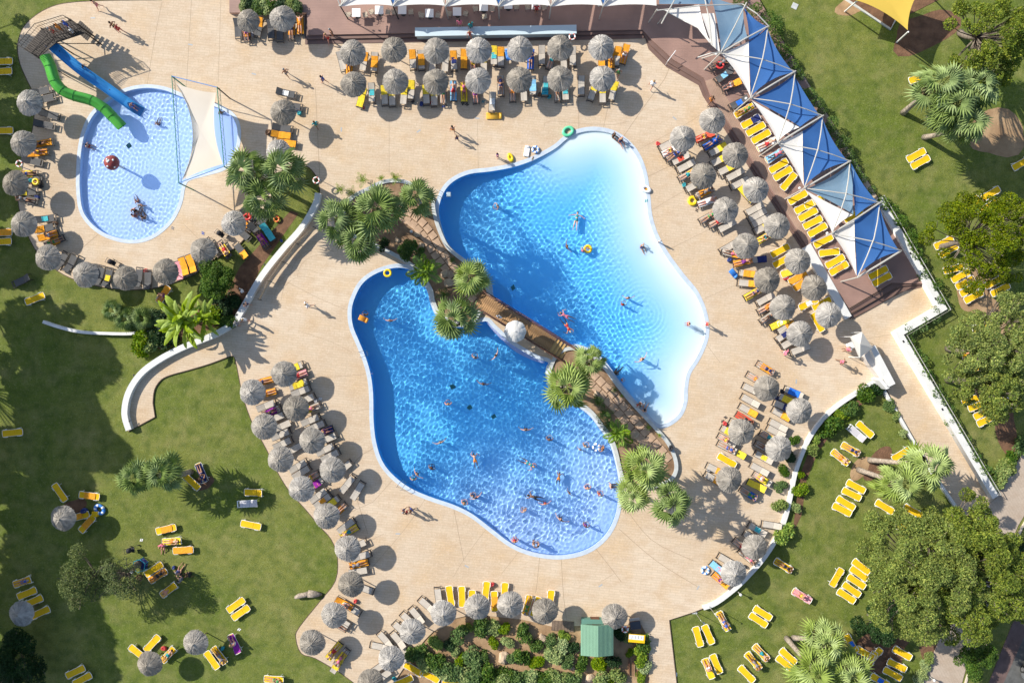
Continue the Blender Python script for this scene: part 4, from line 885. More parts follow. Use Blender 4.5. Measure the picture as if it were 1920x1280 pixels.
# ---- low bushes
BUSH = []
for i in range(5):
    g = np.random.default_rng(300 + i); lobes = [(g.uniform(-.32, .32), g.uniform(-.32, .32), g.uniform(.12, .38), g.uniform(.26, .38)) for _ in range(8)]
    V, F = leafcloud(blobs(g, lobes, 1500, None), .13, g, 1.7)
    BUSH.append([npmesh('foliage', V, F, m) for m in (G_shrub, G_lime, G_dark, G_palm)])
stem_me = MB().tube([(0, 0, 0), (.02, .03, .3)], .03, 5).tube([(0, 0, .1), (.15, .05, .4)], .015, 4).tube([(0, 0, .1), (-.12, .1, .4)], .015, 4).me('stem', M_bark)
def bush(u, v, r, kind, label, group, z0=0.0, i=0):
    p = P(u, v, z0 + r * .5); o = empty('bush', (p.x, p.y, z0), random.uniform(0, 6.28), label, 'bush', group)
    s = r * 1.38 / .62; o.scale = (s, s, s * random.uniform(.85, 1.15)); part('foliage', BUSH[i % 5][kind], o); part('stem', stem_me, o); return o
def bushes(group, where, z0, items):
    its = items.split()
    for i, it in enumerate(its):
        q = [float(x) for x in it.split(',')]; kd = int(q[3]) if len(q) > 3 else 0
        look = ['green', 'lime green', 'dark green', 'grey-green'][kd] + (' large' if q[2] > .75 else ' small' if q[2] < .4 else '')
        bush(q[0], q[1], q[2], kd, '%s bush, %s %s' % (look, ORD[i], where), group, z0, i)
bushes('rounded bushes in the shrub garden', 'in the upper row of the shrub garden, from left', .01,
 '818,1208,.6,1 844,1208,.5,2 853,1219,.4,3 863,1189,.7 876,1178,.45,1 899,1178,.78 923,1176,.62,3 944,1176,.52,1 984,1185,.68 926,1202,.45,1 950,1200,.5,3 1005,1208,.55 1033,1202,.5 1058,1190,.45,1')
bushes('rounded bushes in the shrub garden', 'in the middle row of the shrub garden, from left', .01,
 '868,1235,.52,1 888,1232,.82 910,1230,.42 962,1230,.5 979,1233,.65 1002,1240,.6,1 1040,1225,.78,3 1056,1209,.6,3 1073,1210,.5,2 1067,1238,.55 1094,1240,.6 1124,1243,.62,1 1150,1236,.6,2')
bushes('rounded bushes in the shrub garden', 'right of or below the green hut', .01,
 '1163,1192,.55,2 1178,1193,.5,3 1180,1222,.32,1 1202,1205,.7 1205,1218,.6,1 1205,1232,.6,1 1208,1248,.55,3 1200,1268,.45,1 1125,1270,.65,3 1142,1276,.4,1 1160,1270,.65,3')
bushes('hedge bushes along the garden foot', 'along the garden foot, from left', .01,
 '785,1225,.8 798,1240,.7,3 815,1235,.8 828,1249,.8 842,1262,.7,3 858,1256,.75 872,1268,.7,3 888,1262,.75 902,1270,.7 918,1264,.75 934,1272,.7,3 950,1266,.75 966,1274,.7 982,1268,.75 998,1275,.7,3 1014,1270,.75 1030,1275,.7 1046,1268,.75,3 1060,1276,.7 1074,1272,.65 1085,1268,.5,3')
bushes('shrubs in the curved-wall border', 'in the curved-wall border, from the top', 0,
 '1645,733,.6,2 1622,737,.7 1592,765,.7 1580,772,.6,1 1552,800,.85 1532,820,.4,1 1522,843,.5,3 1500,888,.35,1 1498,916,.6,1 1490,948,.45,3 1475,999,.85,1 1668,760,.5 1678,778,.4,3 1695,812,.35,3')
bushes('potted-size shrubs on the rank divider', 'on the rank divider, from the top', .1, '1492,826,.45 1482,856,.45,2 1471,883,.45 1464,912,.5 1459,945,.55,3')
bushes('bushes in the clump beside the ramp', 'beside the curved ramp wall, from the left', 0, '262,648,.95,1 282,640,.8,3 300,632,.8,2 318,640,.7,2 405,590,.8,1 425,600,.7 425,577,.6,2 300,600,.8,2 412,560,.7,2 440,560,.6,2')
bushes('clipped bushes of the terrace hedge', 'in the hedge above the top-left parasols', .45, '455,12,.45,3 470,10,.55,2 485,14,.6 500,12,.6,3 515,14,.55 530,8,.6,2 545,12,.6,3 556,13,.5')
bushes('bushes by the footpath foot', 'on the footpath verge, from the top', 0, '1898,858,.6 1888,875,.7,3 1878,890,.7,3 1872,905,.5,3 1742,1232,.45,3 1735,1250,.5,3 1728,1265,.45,3 1722,1275,.4,3 1915,835,.7')
# hedge along the outside of the sail terrace
def hedge(name, line, w, h, lm, label, group=None, dens=260, size=.13, z0=0.0, seed=0):
    L_ = W2(line, z0 + h); g = np.random.default_rng(seed + 900); a = np.array(L_); lob = []
    for i in range(len(a) - 1):
        d = np.linalg.norm(a[i + 1] - a[i]); n = max(1, int(d / (w * .38)))
        for k in range(n):
            q = a[i] + (a[i + 1] - a[i]) * (k + g.uniform(0, 1)) / n + g.normal(0, w * .16, 2); lob.append((q[0], q[1], z0 + h * g.uniform(.35, .75), w * g.uniform(.26, .46)))
    o = empty(name, (a[0][0], a[0][1], z0), 0, label, 'hedge', group); lob = [(x - a[0][0], y - a[0][1], z - z0, r) for x, y, z, r in lob]
    V, F = leafcloud(blobs(g, lob, dens, None), size, g, 2.0); part('foliage', npmesh('foliage', V, F, lm), o)
    mb = MB()
    for x, y, z, r in lob[::2]: mb.tube([(x, y, 0), (x + .05, y, z)], .02, 4)
    mb.build('stems', M_bark, o); return o
hedge('hedge', [(1400,-4),(1440,26),(1462,62),(1486,98),(1506,132)], 1.7, 1.6, G_shrub, 'upper stretch of dark hedge behind the sail terrace', 'hedges behind the sails', 1100)
hedge('hedge', [(1504,140),(1526,172),(1550,212),(1570,245),(1598,290),(1616,325),(1645,368)], 1.5, 1.5, G_shrub, 'middle stretch of hedge behind the blue sails', 'hedges behind the sails', 1100, seed=2)
hedge('climber', [(1655,375),(1690,400),(1705,440),(1725,470),(1745,510),(1765,545),(1782,570)], 1.5, 1.1, G_shrub, 'climbing plants outside the wall from terrace corner to wall corner', 'climbers outside the white wall', 800, .17, seed=3)
hedge('climber', [(1785,572),(1760,590),(1735,605),(1705,625)], 1.2, 1.0, G_shrub, 'climbing plants along the short outward leg of the white wall', 'climbers outside the white wall', 620, .17, seed=4)
hedge('climber', [(1708,632),(1720,660),(1745,700),(1762,730),(1785,775),(1805,810),(1840,860),(1860,895),(1870,915)], 1.2, 1.0, G_shrub, 'climbing plants along the long lower leg of the white wall', 'climbers outside the white wall', 560, .17, seed=5)
# rocks
M_rock = mat('sandstone_rock', (.42, .32, .22), .9, .3, 2, .8, 6)
def rock(u, v, r, label, z0=.02, seed=0, grp='rocks in the planting'):
    g = random.Random(seed); import bmesh
    bm = bmesh.new(); bmesh.ops.create_icosphere(bm, subdivisions=2, radius=1)
    ph = [g.uniform(0, 6) for _ in range(6)]
    for vv in bm.verts:
        c = vv.co; k = 1 + .16 * math.sin(3 * c.x + ph[0]) * math.sin(3 * c.y + ph[1]) + .12 * math.sin(5 * c.z + ph[2]) + g.uniform(-.06, .06); vv.co = Vector((c.x * k * r, c.y * k * r * .75, c.z * k * r * .5))
    me = bpy.data.meshes.new('rock'); bm.to_mesh(me); bm.free(); me.materials.append(M_rock)
    o = link(bpy.data.objects.new('rock', me)); p = P(u, v, z0); o.location = (p.x, p.y, z0 + r * .2); o.rotation_euler = (0, 0, g.uniform(0, 6)); tag(o, label, 'rock', grp)
for i, a in enumerate([(944,1232,.65,'large pale boulder in the middle of the shrub garden'),(1017,1196,.5,'pointed rock between bushes left of the hut'),(1073,1252,.28,'small rock in the garden below the hut'),(1106,1270,.5,'flat pale rock at the garden bottom'),(808,1200,.3,'small rock by the garden rim'),
    (842,530,.55,'rock beside the island palm near the bridge'),(835,513,.5,'grey rock left of the pavers on the island'),(1118,738,.35,'rock beside the south-east paver path'),(1190,815,.4,'flat rock near the lime palm'),(790,462,.35,'dark rock at the paver path bend'),(745,450,.3,'small rock in the island bed'),(782,440,.35,'brown rock beside the stepping path')]):
    rock(*a, z0=.3 if i > 4 else .01, seed=i)
# ================================================= WALLS
def wall(name, line, w, z0, z1, m, label, cat='wall', group=None):
    L_ = W2(line, z1); a = L_[0]; o = strip(name, [(x, y) for x, y in L_], w, z0, z1, m); return tag(o, label, cat, group)
wA = spline([(596,362),(590,385),(565,427),(530,467),(492,515),(462,565),(440,605)], False, 5)
wB = spline([(440,605),(400,628),(340,652),(295,676),(262,702),(240,737),(233,775),(241,806)], False, 5)
wall('curved_wall', wA + wB[1:], .55, 0, .55, M_white, 'long curved white wall beside the ramp and palm lawn')
wall('low_wall', spline([(80,603),(110,613),(150,622),(200,625),(250,625),(300,618),(350,603),(420,570)], False, 4), .28, 0, .4, M_white, 'thin curved white kerb wall on the west lawn')
wall('low_wall', [(372,553),(392,543),(418,556)], .22, 0, .5, M_white, 'short pale wall stub by the oleander') if False else None
wR = [(1648,372),(1768,577),(1686,625),(1867,932)]
def mitre(line, w, z):
    L_ = [Vector(p) for p in W2(line, z)]; out = []
    for s in (1, -1):
        r = []
        for i, p in enumerate(L_):
            d1 = (L_[i] - L_[i - 1]).normalized() if i else None; d2 = (L_[i + 1] - L_[i]).normalized() if i < len(L_) - 1 else None
            n1 = Vector((d1.y, -d1.x)) if d1 else None; n2 = Vector((d2.y, -d2.x)) if d2 else None
            if n1 is None: q = n2
            elif n2 is None: q = n1
            else: q = (n1 + n2); q = q.normalized() / max(.4, q.normalized().dot(n1))
            r.append(tuple(p + q * s * w / 2))
        out.append(r)
    return out[0] + out[1][::-1]
o = slab('white_wall', [mitre(wR, .62, .8)], 0, .8, M_white); tag(o, 'zigzag white wall along the terrace and footpath on the east', 'wall')
rl = empty('railing', P(1770, 577, .8), 0, 'double steel handrail on the outer face of the zigzag wall', 'railing'); O0 = rl.location.copy(); O0.z = 0
off = [Vector((x, y, 0)) for x, y in mitre(wR, .95, .8)[:4]]; cz = area([(v.x, v.y) for v in off])
side = [v for v in off]
if (side[1].x < P(1768, 577, .8).x): side = [Vector((x, y, 0)) for x, y in mitre(wR, .95, .8)[4:][::-1]]
for z, nm in ((.55, 'lower_rail'), (.95, 'top_rail')):
    MB().tube([v + Vector((0, 0, z)) - rl.location for v in side], .035, 5).build(nm, M_steel, rl)
for i in range(3):
    n = max(2, int((side[i + 1] - side[i]).length / 2.2))
    for k in range(n + 1):
        q = side[i].lerp(side[i + 1], k / n) - rl.location; MB().tube([q, q + Vector((0, 0, .97))], .025, 5).build('post', M_steel, rl)
for u, v in ((1659,392),(1707,475),(1754,560),(1694,640),(1767,767)):
    p = P(u, v, .8); w = MB().box((p.x, p.y, .5 + .31), (.22, .14, .04), R(-60)).build('wall_light', M_dark); tag(w, 'small dark fitting on the white wall cap, %s' % {1659:'near the terrace corner',1707:'midway down the upper leg',1754:'above the outer corner',1694:'at the inner corner',1767:'on the lower leg'}[u], 'wall light', 'wall fittings')
for u, v, t in ((251,703,'at the bend'),(243,789,'near the lower end'),(496,496,'by the palm lawn'),(444,590,'beside the banana plant')):
    p = P(u, v, .55); w = MB().box((p.x, p.y, .565), (.2, .12, .03), R(60)).build('wall_light', M_dark); tag(w, 'small dark fitting on the curved ramp wall %s' % t, 'wall light', 'wall fittings')
cw = spline([(1319,1140),(1344,1130),(1382,1101),(1410,1073),(1437,1041),(1460,1003),(1474,968),(1483,930),(1491,890),(1504,852),(1522,815),(1549,780),(1586,750),(1646,714)], False, 4)
wall('curved_kerb_wall', cw, .36, 0, .42, M_white, 'long curved white kerb wall holding the south-east deck')
wall('kerb_wall', [(1656,728),(1690,787),(1717,834)], .26, 0, .35, M_white, 'straight white kerb between inner lawn and footpath, upper piece', group='straight kerbs by the footpath')
wall('kerb_wall', [(1722,842),(1760,902),(1792,948)], .26, 0, .35, M_white, 'straight white kerb between inner lawn and footpath, lower piece', group='straight kerbs by the footpath')
# terrace slab bench (white) and bar counter (pale blue)
b = slab('slab_bench', [W2([(1504,467),(1520,456),(1597,592),(1585,599)], .55)], .1, .55, M_white); tag(b, 'long white slab bench between parasols and brown terrace', 'bench')
M_blue = mat('pale_blue_panel', (.36, .45, .50), .5, .08, 1)
b = empty('bar_counter', P(930, 66, .1), 0, 'long pale blue counter in front of the terrace steps', 'counter')
MB().box((0, 0, .45), (14.7, .62, .9), R(1.0)).build('base', M_blue, b, bevel=.02); MB().box((0, 0, .93), (14.9, .8, .05), R(1.0)).build('top', mat('counter_top', (.50, .60, .64), .35), b)
# handrail on the curved steps
h = empty('handrail', P(1262, 105, .1), 0, 'short white handrail on the curved terrace steps', 'railing'); p0, p1 = P(1252, 115, 1.0), P(1267, 95, 1.35)
q = [v - h.location for v in (p0, p1)]; MB().tube([(q[0].x, q[0].y, 0), q[0], q[1], (q[1].x, q[1].y, .35)], .03, 6).build('rail', M_whp, h)
# low wooden fence line dividing deck levels beside the ramp (net posts)
f = empty('net_barrier', P(520, 500, .1), 0, 'low sagging net on posts between ramp and pool deck', 'barrier')
pts = [P(u, v, .1) for u, v in ((490,562),(508,528),(533,492),(560,458),(592,428))]
for i, p in enumerate(pts):
    q = p - f.location; MB().tube([q, q + Vector((0, 0, .9))], .04, 6).build('post', M_dark, f)
    if i:
        a = pts[i - 1] - f.location; me = MB().tube([a + Vector((0, 0, .85)), (a + q) / 2 + Vector((0, 0, .72)), q + Vector((0, 0, .85))], .02, 4); me.tube([a + Vector((0, 0, .3)), (a + q) / 2 + Vector((0, 0, .25)), q + Vector((0, 0, .3))], .015, 4); me.build('rope', mat('rope', (.35, .28, .2), .9), f)
        M = MB(); M.add([a + Vector((0, 0, .28)), q + Vector((0, 0, .28)), q + Vector((.02, -.02, .85)), (a + q) / 2 + Vector((0, 0, .73)), a + Vector((.02, -.02, .85))], [(0, 1, 2, 3, 4)]); M.build('panel', mat('bamboo_screen', (.45, .36, .26), .9, .2, 8), f)

# ================================================= ISLAND, PAVERS, BRIDGE
nw_px = spline([(690,352),(722,338),(757,338),(790,352),(812,372),(816,395),(824,425),(840,460),(862,480),(898,508),(914,530),(918,556),(905,578),(890,604),(868,612),(845,606),(822,590),(810,565),(806,545),(792,522),(772,500),(735,478),(692,457),(655,440),(640,410),(655,372)], n=4)
se_px = spline([(1032,682),(1044,662),(1060,652),(1080,650),(1094,655),(1116,668),(1138,690),(1158,718),(1184,750),(1208,776),(1232,802),(1254,828),(1268,858),(1269,885),(1252,905),(1210,915),(1172,905),(1162,888),(1152,846),(1142,820),(1126,798),(1108,775),(1088,760),(1062,748),(1042,732),(1028,706)], n=4)
M_isl = mat('island_soil', (.30, .20, .12), .95, bump=.8, bscale=3, scale=1.0, col2=(.17, .10, .055))
for nm, px in (('island_bed', nw_px), ('island_bed', se_px)):
    w = W2(px, .3); o = slab('island_rim', [offset(w, .04), offset(w, -.30)], .02, .42, M_grey); tag(o, 'pale grey rim wall of the %s planted island' % ('north-west' if px is nw_px else 'south-east'), 'wall', 'rim walls of the planted islands')
    slab(nm, [offset(w, -.28)], .0, .30, M_isl)['kind'] = 'structure'
M_pav = mat('sandstone_paver', (.44, .30, .20), .85, .18, 1.2, .4, 8)
def pavers(line, nacross, s, lab, z=.30):
    L_ = W2(spline(line, False, 10), z + .05); a = [Vector((x, y, 0)) for x, y in L_]; d = [0]
    for i in range(1, len(a)): d.append(d[-1] + (a[i] - a[i - 1]).length)
    o = empty('paved_path', (a[0].x, a[0].y, z), 0, lab, 'path'); t = s * .5; k = 0
    shared = [MB().box((0, 0, .03), (s - .07, s - .07, .06)).me('paver', M_pav, bevel=.012), MB().box((0, 0, .03), (s - .07, s - .1, .06)).me('paver', M_pav, bevel=.012), MB().box((0, 0, .032), (s - .1, s - .06, .064)).me('paver', M_pav, bevel=.012)]
    while t < d[-1] - s * .4:
        i = max(j for j in range(len(d)) if d[j] <= t); i = min(i, len(a) - 2); dr = (a[i + 1] - a[i]).normalized(); c = a[i] + dr * (t - d[i]); n_ = Vector((dr.y, -dr.x, 0))
        for j in range(nacross):
            q = c + n_ * (j - (nacross - 1) / 2) * s + dr * (.3 * s * (j % 2)); pv = part('paver', shared[(k + j) % 3], o)
            pv.location = (q.x - a[0].x, q.y - a[0].y, random.uniform(0, .012)); pv.rotation_euler = (random.gauss(0, .008), random.gauss(0, .008), math.atan2(dr.y, dr.x) + random.gauss(0, .03))
        t += s; k += 1
    return o
pavers([(742,396),(775,412),(800,438),(818,468),(840,498),(866,528),(893,556)], 2, .74, 'two-wide stepping path of square pavers on the north-west island')
pavers([(1082,682),(1112,712),(1140,740),(1168,772),(1196,806),(1226,838),(1250,868)], 2, .78, 'long paver path running along the south-east island')
pavers([(1190,812),(1212,832),(1236,862)], 1, .78, 'extra paver column widening the south-east island path')
M_wood = mat('bridge_planks', (.27, .155, .07), .7, .35, 1.5, spec=.3); M_wdk = mat('bridge_dark_wood', (.12, .052, .03), .6, .2, 2)
A_, B_ = P(897, 560, .9), P(1072, 668, .9)
dr = (B_ - A_); Lb = dr.length; ang = math.atan2(dr.y, dr.x); br = empty('footbridge', (A_.x, A_.y, .1), ang, 'brown arched timber footbridge between the two pools', 'bridge')
zf = lambda x: .35 + .75 * math.sin(PI * min(1, max(0, x / (Lb * .93))))
n = 42
for i in range(n):
    x0 = i * Lb * .80 / n; w = Lb * .80 / n; z = zf(x0 + w / 2); q = part('plank', bpy.data.meshes.get('bridge_plank') or MB().box((0, 0, 0), (w - .022, 1.36, .045)).me('bridge_plank', M_wood), br); q.location = (x0 + w / 2, 0, z + random.uniform(-.004, .004)); q.rotation_euler = (0, -math.atan2(zf(x0 + w) - zf(x0), w), 0)
for k in range(5):
    x = Lb * .80 + .17 + k * .36; q = MB().box((x, 0, zf(Lb * .8) - .11 * (k + 1)), (.30, 1.36, .05)).build('step', mat('step_tread', (.50, .32, .12), .6), br); MB().box((x + .155, 0, zf(Lb * .8) - .11 * (k + 1) - .06), (.03, 1.36, .12)).build('step_riser', M_wdk, br)
for s in (-1, 1):
    m_ = MB(); N = 16
    V = []; F = []
    for i in range(N + 1):
        x = Lb * i / N; z = zf(x)
        for (dy, dz) in ((0, .12), (.12, .12), (.12, -.28), (0, -.28)): V.append((x, s * (.70 + dy), z + dz))
        if i: a = 4 * i; F += [(a - 4 + j, a - 4 + (j + 1) % 4, a + (j + 1) % 4, a + j) for j in range(4)]
    m_.add(V, F).build('side_beam', M_wdk, br)
    MB().tube([(Lb * i / N, s * .86, zf(Lb * i / N) + .95) for i in range(N + 1)], .045, 6).build('handrail', M_wdk, br)
    for i in range(0, N + 1, 2):
        x = Lb * i / N; MB().tube([(x, s * .84, zf(x) - .2), (x, s * .86, zf(x) + .95)], .03, 5).build('baluster', M_wdk, br)
lip = [(905,588),(930,600),(962,626),(995,655),(1022,680),(1002,676),(968,660),(938,634),(915,608)]
o = slab('pool_ledge', [W2(spline(lip, n=3))], -.9, -.14, mat('ledge_tile', (.50, .52, .72), .5)); o['kind'] = 'structure'; o.cycles.is_caustics_receiver = True
# underside walkway so that both pools meet a wall below the bridge
slab('bridge_pier', [W2([(900,566),(912,556),(938,573),(1048,640),(1060,650),(1036,672),(1024,676),(960,630),(915,600)])], -1.7, .06, M_grey)['kind'] = 'structure'
# white scalloped umbrella on the bridge
M_umb = mat('white_canvas', (.66, .65, .62), .8, transl=.25)
p = P(966, 621, 3.3); um = empty('white_umbrella', (p.x, p.y, 1.1), 0, 'white scalloped umbrella standing on the footbridge', 'umbrella')
V = [(0, 0, 2.45)]; F = []; K = 32
for ring, (r, z) in enumerate(((.35, 2.36), (.68, 2.2), (.97, 1.98), (1.0, 1.86))):
    for k in range(K):
        a = 2 * PI * k / K; sc2 = 1 - (.055 * (1 - abs(math.cos(a * 4))) * (ring > 0)); dz = .05 * (1 - abs(math.cos(a * 4))) * ring * .4
        V.append((r * sc2 * math.cos(a), r * sc2 * math.sin(a), z - dz + (.07 * (1 - abs(math.cos(a * 4))) if ring == 3 else 0)))
F = [(0, 1 + k, 1 + (k + 1) % K) for k in range(K)]
for ring in range(3):
    F += [(1 + ring * K + k, 1 + (ring + 1) * K + k, 1 + (ring + 1) * K + (k + 1) % K, 1 + ring * K + (k + 1) % K) for k in range(K)]
MB().add(V, F).build('canopy', M_umb, um); MB().tube([(0, 0, 0), (0, 0, 2.55)], .03, 6).build('pole', M_whp, um)
rb = MB()
for k in range(8): a = PI * k / 4; rb.tube([(0, 0, 2.42), (.96 * math.cos(a), .96 * math.sin(a), 1.93)], .012, 4)
rb.build('ribs', M_chrome, um)
# ================================================= SAIL TERRACE
M_sw = mat('white_sail', (.82, .80, .75), .7, .04, .4, transl=.22); M_sb = mat('blue_sail', (.045, .155, .43), .7, .08, .5, transl=.3); M_st = mat('worn_pale_blue_sail', (.16, .30, .46), .7, .35, .35, transl=.4, col2=(.28, .42, .55))
def sail(parent, pts, m, sag=.09, dz=0.0, name='sail_cloth', nr=7, ne=10):
    """tensioned cloth: corners as world vectors, edges drawn inwards, dished surface"""
    n = len(pts); c = sum((Vector(p) for p in pts), Vector()) / n; rim = []
    for i in range(n):
        a, b_ = Vector(pts[i]), Vector(pts[(i + 1) % n]); L_ = (b_ - a).length; m_ = (a + b_) / 2; inn = (c - m_); inn.z = 0; inn.normalize()
        sg = sag[i] if isinstance(sag, (list, tuple)) else sag
        for k in range(ne):
            t = k / ne; rim.append(a.lerp(b_, t) + inn * (sg * L_ * 4 * t * (1 - t)))
    N = len(rim); V = []; F = []
    for r in range(nr):
        q = 1 - r / nr
        for p in rim: w = c.lerp(p, q); V.append(w + Vector((0, 0, -dz * (1 - q * q))))
    V.append(c - Vector((0, 0, dz))); k = len(V) - 1
    for r in range(nr - 1):
        for i in range(N): j = (i + 1) % N; F.append((r * N + i, r * N + j, (r + 1) * N + j, (r + 1) * N + i))
    for i in range(N): F.append(((nr - 1) * N + i, (nr - 1) * N + (i + 1) % N, k))
    o0 = parent.location if parent else Vector()
    o = MB().add([v - o0 for v in V], F).build(name, m, parent, smooth=True); return o
ZW, ZE = 3.1, 3.3
Wn = [(1351,100),(1407,184),(1458,269),(1508,353),(1560,438),(1608,520)]
En = [(1440,50),(1491,134),(1543,217),(1594,302),(1650,380),(1690,470)]
bayl = ['uppermost', 'second', 'third', 'fourth', 'fifth and lowest']
for i in range(5):
    w0, w1, e0, e1 = Wn[i], Wn[i + 1], En[i], En[i + 1]
    o = empty('sail_bay', P(w0[0], w0[1], .45), 0, '%s bay of the blue and white shade sails along the terrace' % bayl[i], 'shade sail', 'blue and white sail bays'); o.location.z = .45
    X = lambda p, z: P(p[0], p[1], z)
    L0 = o.location
    mx = ((1404,78),(1500,238),(1505,246),(1600,402),(1602,412))[i]; m_blue = M_st if i == 3 else M_sb
    if i in (0, 2, 4):
        bt = ((1407,181),0,(1507,349),0,(1606,517))[i]
        sail(o, [X(w0, ZW), X(mx, ZE), X(bt, ZW)], M_sw, [.02, .01, .05], .15)
        sail(o, [X(mx, ZE), X((e0[0] - 2, e0[1] + 2), ZE + .1), X((e1[0] - 3, e1[1] + 2), ZE), X((bt[0] + 1, bt[1]), ZW)], m_blue, [.05, .05, .09, .0], .2)
    else:
        sail(o, [X((w0[0] + 2, w0[1] + 2), ZW), X((e0[0] - 3, e0[1] + 6), ZE), X((e0[0] + 8, e0[1] + 18), ZE) if i == 3 else X((e1[0] - 8, e1[1] - 2), ZE), X(mx, ZE)], m_blue, [.05, .01, .03, .02], .2)
        sail(o, [X((w0[0] + 2, w0[1] + 4), ZW), X((mx[0] - 1, mx[1] + 1), ZE), X((w1[0], w1[1] - 3), ZW)], M_sw, [.01, .08, .05], .15)
        if i == 3: sail(o, [X((1596,306), ZE), X((1645,378), ZE), X((1604,406), ZE)], M_sb, [.06, .05, .0], .1)
    if i == 0:
        sail(o, [X((1395,14), ZE), X((1440,50), ZE), X((1420,70), ZE), X((1404,76), ZE)], M_sb, [.1, .05, .0, .05], .1)
    fr = MB()
    for a, b_, r, zz in ((w0, e0, .075, .25), (w0, e1, .05, .75), (e0, w1, .055, .9)):
        A, B = X(a, ZW + .08) - L0, X(b_, ZE + .1) - L0; mid = (A + B) / 2 + Vector((0, 0, zz)); fr.tube([A, A.lerp(mid, .55) + Vector((0, 0, zz * .12)), mid, B.lerp(mid, .55) + Vector((0, 0, zz * .12)), B], r, 6)
    fr.build('truss', M_steel, o)
    for a, z in ((w0, ZW), (e0, ZE)):
        T = X(a, z); s_ = -.9 if a is w0 else .35; foot = Vector((T.x + s_ * .8, T.y + s_ * .5, .45 if a is w0 else 0.0)); MB().tube([foot - L0, T - L0 + Vector((0, 0, .1))], .06, 6).build('mast', M_steel, o)
        MB().sphere(T - L0 + Vector((-.25, .1, -.4)), .13, 8).build('lamp', M_white, o)
    if i == 4:
        A, B = X(w1, ZW) - L0, X(e1, ZE) - L0; MB().tube([A, (A + B) / 2 + Vector((0, 0, .1)), B], .085, 6).build('end_beam', M_steel, o)
        for a, z, foot in ((w1, ZW, P(1577, 528, .45)), (e1, ZE, P(1668, 473, .8))): T = X(a, z); MB().tube([Vector((foot.x, foot.y, .45)) - L0, T - L0], .07, 6).build('mast', M_steel, o)
# corner bay: pale worn cloth and white triangles up to the top canopy
o = empty('sail_bay', P(1345, 60, .45), 0, 'worn pale blue and white corner bay joining both sail rows', 'shade sail', 'blue and white sail bays'); L0 = o.location
X = lambda u, v, z: P(u, v, z)
sail(o, [X(1333,-6,3.3), X(1394,12,3.3), X(1402,72,3.2), X(1352,97,3.1)], M_st, [.03,.05,.05,.03], .15); sail(o, [X(1241,18,3.1), X(1311,9,3.3), X(1333,84,3.1), X(1350,99,3.1)], M_sw, [.02,.03,.0,.10], .1); sail(o, [X(1315,26,3.2), X(1339,25,3.2), X(1350,97,3.1), X(1334,82,3.1)], M_sw, [.0,.0,.0,.0], .05)
sail(o, [X(1235,-30,3.2), X(1340,-14,3.2), X(1330,8,3.2), X(1236,8,3.2)], M_st, [0,0,0,0], .1)
fr = MB()
for a, b_ in (((1232,20),(1392,8)), ((1320,-10),(1335,85)), ((1240,45),(1268,-5)), ((1352,98),(1400,5)), ((1392,8),(1442,50)), ((1308,108),(1352,98))):
    A, B = X(*a, 3.3) - L0, X(*b_, 3.5) - L0; fr.tube([A, (A + B) / 2 + Vector((0, 0, .3)), B], .055, 6)
fr.build('truss', M_steel, o)
for u, v, fu, fv in ((1352,98,1316,110),(1232,18,1216,42),(1255,22,1233,45)):
    T = X(u, v, 3.1); q = P(fu, fv, .45); MB().tube([q - L0, T - L0], .06, 6).build('mast', M_steel, o)
# white canopies along the top
Tn = [638, 737, 835, 935, 1033, 1131, 1232]
for i in range(6):
    a, b_ = Tn[i], Tn[i + 1]; o = empty('white_canopy', P((a + b_) / 2, 0, .45), 0, 'white terrace canopy bay, %s from the left along the top edge' % ORD[i], 'canopy', 'white canopy bays along the top'); o.location.z = .45; L0 = o.location
    sail(o, [P(a + 2, -70, 3.6), P(b_ - 2, -70, 3.6), P(b_ - 1, 11, 3.1), P(a + 1, 13, 3.1)], M_sw, [0, .01, .035, .01], .15)
    if i in (1, 3, 5): sail(o, [P(a - 10, -4, 3.35), P(a + 12, -4, 3.35), P(a + 1, 9, 3.2)], M_sb, [0, .02, .02], .02, 'blue_corner')
    fr = MB(); T = P(a, 12, 3.15) - L0
    for q in (P(a - 16, -30, 3.7), P(a + 16, -30, 3.7), P(b_, 12, 3.15) if False else P(a + 40, -40, 3.9)): fr.tube([T, q - L0], .05, 6)
    fr.build('truss', M_steel, o); s = 960 - a; q = P(a + 10 * (1 if a < 900 else -.6 if a > 1000 else 0), 40, .45); q = P(960 + (a - 960) * .955 + (0 if abs(s) > 60 else 0), 36, .45)
    MB().tube([q - L0, T], .06, 6).build('mast', M_dark if i < 2 else M_steel, o)
    for s_ in (-1, 1): MB().sphere(q - L0 + Vector((s_ * .28, .3, 2.0)), .09, 8).build('lamp', M_white, o)
# tables and chairs under the canopies
M_wick = mat('wicker', (.42, .36, .28), .8, .2, 8)
ch = MB(); ch.box((0, 0, .44), (.44, .44, .05)); chm = ch.me('seat', M_wick, bevel=.01)
bk = MB(); bk.tube([(-.22, -.2, .5), (-.26, -.05, .78), (-.24, .12, .8), (-.26, .2, .5)], .02, 5); bk.tube([(.22 * math.cos(t), .22 * math.sin(t), .72) for t in [R(x) for x in range(80, 290, 20)]], .025, 5); bkm = bk.me('backrest', M_wick)
lgm = MB().tube([(0, 0, 0), (0, 0, .44)], .018, 5).me('leg', M_dark); tpm = MB().box((0, 0, .74), (.78, .78, .035)).me('top', mat('white_table', (.80, .80, .80), .4), bevel=.01); tlm = MB().tube([(0, 0, 0), (0, 0, .73)], .03, 6).lathe([(.01, .02), (.26, .02), (.26, 0), (.01, 0)], 12).me('pedestal', M_dark)
